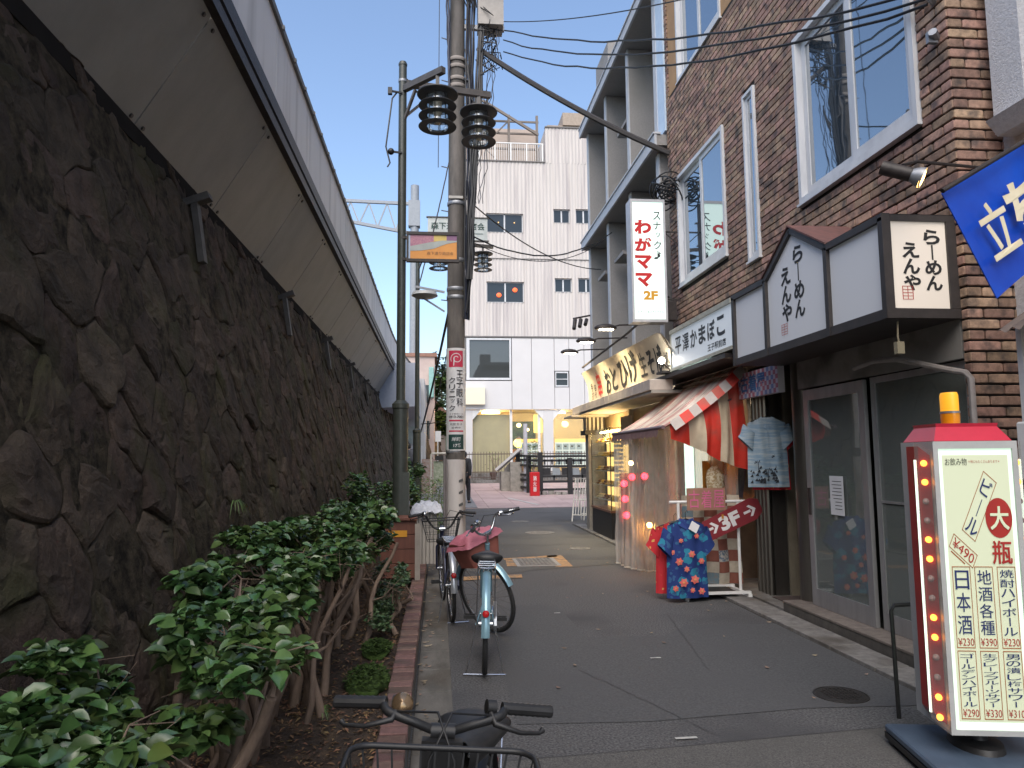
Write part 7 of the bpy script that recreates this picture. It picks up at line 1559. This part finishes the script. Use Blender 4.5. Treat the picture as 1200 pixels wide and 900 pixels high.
    hw = bar_w/2; P = [(-hw, sT.y-sweep, bar_z-.005), (-hw+.10, sT.y-sweep*.62, bar_z+.005), (-hw*.52, sT.y-.005, bar_z-.005), (-hw*.28, sT.y+.012, sT.z+.025), (0, sT.y, sT.z), (hw*.28, sT.y+.012, sT.z+.025), (hw*.52, sT.y-.005, bar_z-.005), (hw-.10, sT.y-sweep*.62, bar_z+.005), (hw, sT.y-sweep, bar_z-.005)]
    Q = []
    for i in range(len(P)-1):
        p0, p1, p2, p3 = [Vector(P[max(0, min(len(P)-1, j))]) for j in (i-1, i, i+1, i+2)]
        for q in (0, .25, .5, .75): Q.append(.5*((2*p1)+(-p0+p2)*q+(2*p0-5*p1+4*p2-p3)*q*q+(-p0+3*p1-3*p2+p3)*q**3))
    Q.append(Vector(P[-1])); hbar = fb_(MB().tube(Q, .0115, 10), 'handlebar', bar_m, smooth=60)
    for s in (-1, 1):
        e, i_ = Vector((s*hw, sT.y-sweep, bar_z-.005)), Vector((s*(hw-.10), sT.y-sweep*.62, bar_z+.005)); d = (e-i_).normalized(); b = MB()
        st_ = i_-d*.02; n = 9; pts = []; rs = []
        for k in range(n*2+1): pts.append(st_+d*(.135*k/(n*2))); rs.append(.0165 if k % 2 else .0150)
        b.tube(pts, rs, 10); fb_(b, 'grip', BLK, hbar, smooth=30)
        j = i_-d*.05; b = MB().cyl(j-d*.012, j+d*.012, .019, n=10).tube([j+Vector((0, .02, -.01)), j+Vector((s*.01, .045, -.025)), j+Vector((s*.075, .04, -.045)), j+Vector((s*.125, .01, -.055)), j+Vector((s*.135, 0, -.05))], [.009, .008, .006, .005, .008], 8); fb_(b, 'brake_lever', BLK if bar_m is not CHR else CHR, hbar, smooth=50)
        fb_(MB().tube([j+Vector((0, .03, -.01)), j+Vector((-s*.10, .10, .015)), Vector((-s*.03, sT.y+.13, sT.z-.02)), Vector((-s*.03, sT.y+.08, sT.z-.22)), hb+Vector((-s*.02, .04, .0))], .0032, 6), 'brake_cable', BLK, hbar, smooth=60)
    j = Vector(((-1 if not fold else 1)*(hw-.16), sT.y-sweep*.35, bar_z+.008)); 
    bl_ = MB().lathe(j, [(.026, -.012), (.028, 0), (.026, .014), (.018, .022), (.001, .026)], 18, (0, -.75, .65) if not fold else (0, .8, .55)); fb_(bl_, 'bell', mat('bell_brass', (.40, .27, .15), (.3, .2, .12), rough=.2, metal=.8) if fold else CHR, hbar, smooth=50)
    # basket
    BM_ = basket_m or BLK; by0, by1 = (sT.y+.05, sT.y+.33) if not fold else (sT.y+.13, sT.y+.42); bz0, bz1 = (wr+.30, wr+.52) if not fold else (bar_z-.23, bar_z-.035); bwt, bwb = (.20, .15) if not fold else (.21, .17)
    if basket == 'cloth':
        def side(a, c):
            th_ = a*2*math.pi; wx = bwb+(bwt-bwb)*c; cx = max(-1, min(1, 1.25*math.cos(th_)))*wx; cyy = (by0+by1)/2+max(-1, min(1, 1.25*math.sin(th_)))*((by1-by0)/2)*(.8+.2*c); return Vector((cx, cyy, bz0+(bz1-bz0)*c+.008*math.sin(th_*5)*c))
        bk_ = fb_(MB().grid(side, 40, 8).add([(-bwb, by0+.03, bz0), (bwb, by0+.03, bz0), (bwb, by1-.03, bz0), (-bwb, by1-.03, bz0)], [(0, 1, 2, 3)]), 'basket', mat('terracotta_cloth', (.30, .10, .075), (.24, .08, .06), scale=9, rough=.8), smooth=60)
        def cov(a, c):
            x = (a-.5)*2*(bwt+.015); y = by0-.02+(by1-by0+.04)*c; e = max(abs(a-.5)*2, abs(c-.5)*2); return Vector((x, y, bz1+.045*(1-e**3)-.055*e**6+.014*noise.noise(Vector((a*6, c*6, 1)))+.02*(1-c)))
        fb_(MB().grid(cov, 20, 16), 'cover', mat('pink_cover', (.50, .17, .22), (.42, .13, .17), scale=5, rough=.55, bump=.4, bscale=18, bd=.02), bk_, smooth=60)
    else:
        def rect(w_, y0, y1, z, r_=.05):
            out = []
            for (cx, cy_, a0) in ((w_-r_, y1-r_, 0), (-w_+r_, y1-r_, 90), (-w_+r_, y0+r_, 180), (w_-r_, y0+r_, 270)):
                for k in range(5): a = R(a0+22.5*k); out.append(Vector((cx+r_*math.cos(a), cy_+r_*math.sin(a), z)))
            return out
        b = MB(); top = rect(bwt, by0, by1+.03, bz1); bot = rect(bwb, by0+.02, by1-.02, bz0); bk_ = fb_(MB().tube(top, .008 if not fold else .007, 8, closed=True), 'basket', BM_, smooth=60)
        b.tube(bot, .004, 5, closed=True)
        for z in (.35, .68): b.tube(rect(bwb+(bwt-bwb)*z, by0+.02*(1-z), by1-.02+.05*z, bz0+(bz1-bz0)*z), .0022, 4, closed=True)
        for k in range(12):
            x = -1+2*(k+.5)/12
            for yy in (0, 1): b.tube([(x*bwb*.95, (by0+.02) if not yy else (by1-.02), bz0), (x*bwt*.95, by0 if not yy else by1+.03, bz1)], .0032 if fold else .0022, 4, cap=False)
        for k in range(9):
            y = (k+.5)/9
            for s in (-1, 1): b.tube([(s*bwb, by0+.02+(by1-by0-.04)*y, bz0), (s*bwt, by0+(by1-by0+.03)*y, bz1)], .0022, 4, cap=False)
        for k in range(7): x = -1+2*(k+.5)/7; b.tube([(x*bwb, by0+.02, bz0), (x*bwb, by1-.02, bz0)], .0022, 4, cap=False)
        fb_(b, 'wires', BM_, bk_, kind='stuff')
    if fold:
        fb_(MB().box(-.05, sT.y+.008, sT.z-.20, .05, sT.y+.04, sT.z-.01).box(-.035, sT.y+.041, sT.z-.18, -.022, sT.y+.048, sT.z-.03).box(.022, sT.y+.041, sT.z-.18, .035, sT.y+.048, sT.z-.03), 'basket_bracket', BLK)
    return t
BLUE = mat('bike_pale_blue', (.25, .42, .50), (.21, .36, .44), scale=6, rough=.25, metal=.35, spec=.7); SILV = mat('bike_silver', (.48, .50, .53), (.4, .42, .45), scale=9, rough=.3, metal=.6)
DKBL = mat('bike_dark_blue', (.03, .04, .09), (.025, .03, .07), rough=.3)
k1 = bicycle('pale blue and silver bicycle with a pink covered basket, front wheel turned left', BLUE, BLUE, steer=R(46), basket='cloth', bar_z=1.0, bar_w=.56, saddle_z=.77, rise=.12, guard_m=SILV)
k1.location = (.33, 5.33, 0); k1.rotation_euler = (R(0), R(1.5), R(-4))
k2 = bicycle('older bicycle with black handlebar and wire basket, parked behind the pale blue one', DKBL, SILV, steer=R(0), basket='wire', bar_m=BLK, bar_z=.93, bar_w=.68, saddle_z=.72, rise=.16, sweep=.10)
k2.location = (.135, 6.98, 0); k2.rotation_euler = (0, R(-2), R(4))
k3 = bicycle('black bicycle facing the camera at the bottom edge, brass bell on its handlebar', BLK, BLK, steer=R(11.5), wr=.25, wb=.92, basket='wire', bar_m=BLK, bar_z=.875, bar_w=.53, saddle_z=.66, rise=.045, rear=False, fold=True, sweep=.06)
k3.location = (.147, 2.57, 0); k3.rotation_euler = (0, 0, R(168.5))

# ================= PEOPLE =================
SKIN = mat('skin', (.42, .26, .19), (.38, .23, .17), rough=.6); BKC = mat('black_cloth', (.018, .018, .022), (.03, .03, .035), scale=12, rough=.9); HAIR = mat('hair_black', (.012, .011, .011), rough=.5)
def skinned(name, verts, edges, radii, m, par, sub=2, root=0):
    me = bpy.data.meshes.new(name); me.from_pydata([Vector(v)-off(par) for v in verts], edges, []); me.materials.append(m); o = bpy.data.objects.new(name, me); link(o); o.parent = par; OFF[o.name] = off(par)
    sk = o.modifiers.new('Skin', 'SKIN'); 
    for i, v in enumerate(me.skin_vertices[0].data): v.radius = (radii[i], radii[i]) if not isinstance(radii[i], tuple) else radii[i]; v.use_root = (i == root)
    sk.use_smooth_shade = True; s = o.modifiers.new('Sub', 'SUBSURF'); s.levels = sub; s.render_levels = sub; return o
def person(label, x, y, z, H, rz, stride, pack=False):
    t = thing('person', label, 'person', (0, 0, 0), local=True); k = H/1.72
    V = {'pel': (0, 0, .93), 'wai': (0, .01, 1.08), 'che': (0, .0, 1.30), 'nec': (0, .0, 1.45), 'hea': (0, .02, 1.56), 'top': (0, .01, 1.66),
         'sl': (-.17, 0, 1.40), 'el': (-.21, -.02+stride*.4, 1.13), 'wl': (-.20, .05+stride*.6, .90), 'hl': (-.19, .08+stride*.6, .82), 'sr': (.17, 0, 1.40), 'er': (.21, -.02-stride*.4, 1.13), 'wr': (.20, .05-stride*.6, .90), 'hr': (.19, .08-stride*.6, .82),
         'pl': (-.09, 0, .90), 'kl': (-.09, .04-stride*.6, .50), 'al': (-.09, -.02-stride*1.2, .09), 'tl': (-.09, .13-stride*1.2, .03), 'pr': (.09, 0, .90), 'kr': (.09, .04+stride*.7, .50), 'ar': (.09, -.02+stride*1.2, .09), 'tr': (.09, .13+stride*1.2, .03)}
    names = list(V); idx = {n: i for i, n in enumerate(names)}; P = [Vector(V[n])*k for n in names]
    E_ = [('pel', 'wai'), ('wai', 'che'), ('che', 'nec'), ('nec', 'hea'), ('hea', 'top'), ('che', 'sl'), ('sl', 'el'), ('el', 'wl'), ('wl', 'hl'), ('che', 'sr'), ('sr', 'er'), ('er', 'wr'), ('wr', 'hr'), ('pel', 'pl'), ('pl', 'kl'), ('kl', 'al'), ('al', 'tl'), ('pel', 'pr'), ('pr', 'kr'), ('kr', 'ar'), ('ar', 'tr')]
    rad = {'pel': .13, 'wai': .115, 'che': .13, 'nec': .052, 'hea': .085, 'top': .06, 'sl': .065, 'el': .045, 'wl': .03, 'hl': .035, 'sr': .065, 'er': .045, 'wr': .03, 'hr': .035, 'pl': .09, 'kl': .06, 'al': .04, 'tl': .035, 'pr': .09, 'kr': .06, 'ar': .04, 'tr': .035}
    body = skinned('body', P, [(idx[a], idx[b]) for a, b in E_], [rad[n]*k for n in names], SKIN, t)
    def sub_(nm, keys, edges, m, ex, cut={}):
        q = {n: i for i, n in enumerate(keys)}; pts = [Vector(cut.get(n, V[n]))*k for n in keys]; return skinned(nm, pts, [(q[a], q[b]) for a, b in edges], [(rad[n]+ex)*k for n in keys], m, body)
    sub_('jacket', ['pel', 'wai', 'che', 'nec', 'sl', 'el', 'wl', 'sr', 'er', 'wr'], [('pel', 'wai'), ('wai', 'che'), ('che', 'nec'), ('che', 'sl'), ('sl', 'el'), ('el', 'wl'), ('che', 'sr'), ('sr', 'er'), ('er', 'wr')], BKC, .022, {'nec': (0, 0, 1.42)})
    sub_('trousers', ['pel', 'pl', 'kl', 'al', 'pr', 'kr', 'ar'], [('pel', 'pl'), ('pl', 'kl'), ('kl', 'al'), ('pel', 'pr'), ('pr', 'kr'), ('kr', 'ar')], BKC, .018)
    for s in 'lr': a, c = V['a'+s], V['t'+s]; b = MB().sphere(((a[0]+c[0])/2*k, (a[1]+c[1])/2*k, .045*k), .05*k, .135*k, .045*k); b.build('shoe', BLK, body, smooth=60)
    MB().sphere((0, .0*k, 1.605*k), .092*k, .105*k, .10*k, 16, 12).sphere((0, -.03*k, 1.56*k), .085*k, .075*k, .09*k, 14, 8).build('hair', HAIR, body, smooth=60)
    b = MB().sphere((0, .105*k, 1.55*k), .012*k, .02*k, .02*k, 8, 6).sphere((-.035*k, .09*k, 1.575*k), .012*k, .01*k, .007*k, 8, 6).sphere((.035*k, .09*k, 1.575*k), .012*k, .01*k, .007*k, 8, 6).sphere((0, .095*k, 1.50*k), .025*k, .01*k, .006*k, 8, 6).sphere((-.088*k, .01, 1.555*k), .012*k, .02*k, .03*k, 8, 6).sphere((.088*k, .01, 1.555*k), .012*k, .02*k, .03*k, 8, 6); b.build('face_features', SKIN, body, smooth=60)
    if pack: MB().bbox(-.15*k, -.30*k, 1.02*k, .15*k, -.13*k, 1.45*k, .04).tube([(-.09*k, -.14*k, 1.42*k), (-.10*k, .02, 1.47*k), (-.09*k, .13*k, 1.30*k)], .015, 6).tube([(.09*k, -.14*k, 1.42*k), (.10*k, .02, 1.47*k), (.09*k, .13*k, 1.30*k)], .015, 6).build('backpack', mat('pack_grey', (.05, .05, .055), (.10, .10, .11), scale=9, rough=.8), t, smooth=50)
    t.location = (x, y, z); t.rotation_euler = (0, 0, rz); return t
person('person in black half hidden behind the utility pole, walking away', .86, 24.0, .04, 1.72, R(-20), .16)
person('person with a backpack walking into the alley left of the farther lamp post', -1.02, 26.0, .38, 1.72, R(10), .14, pack=True)
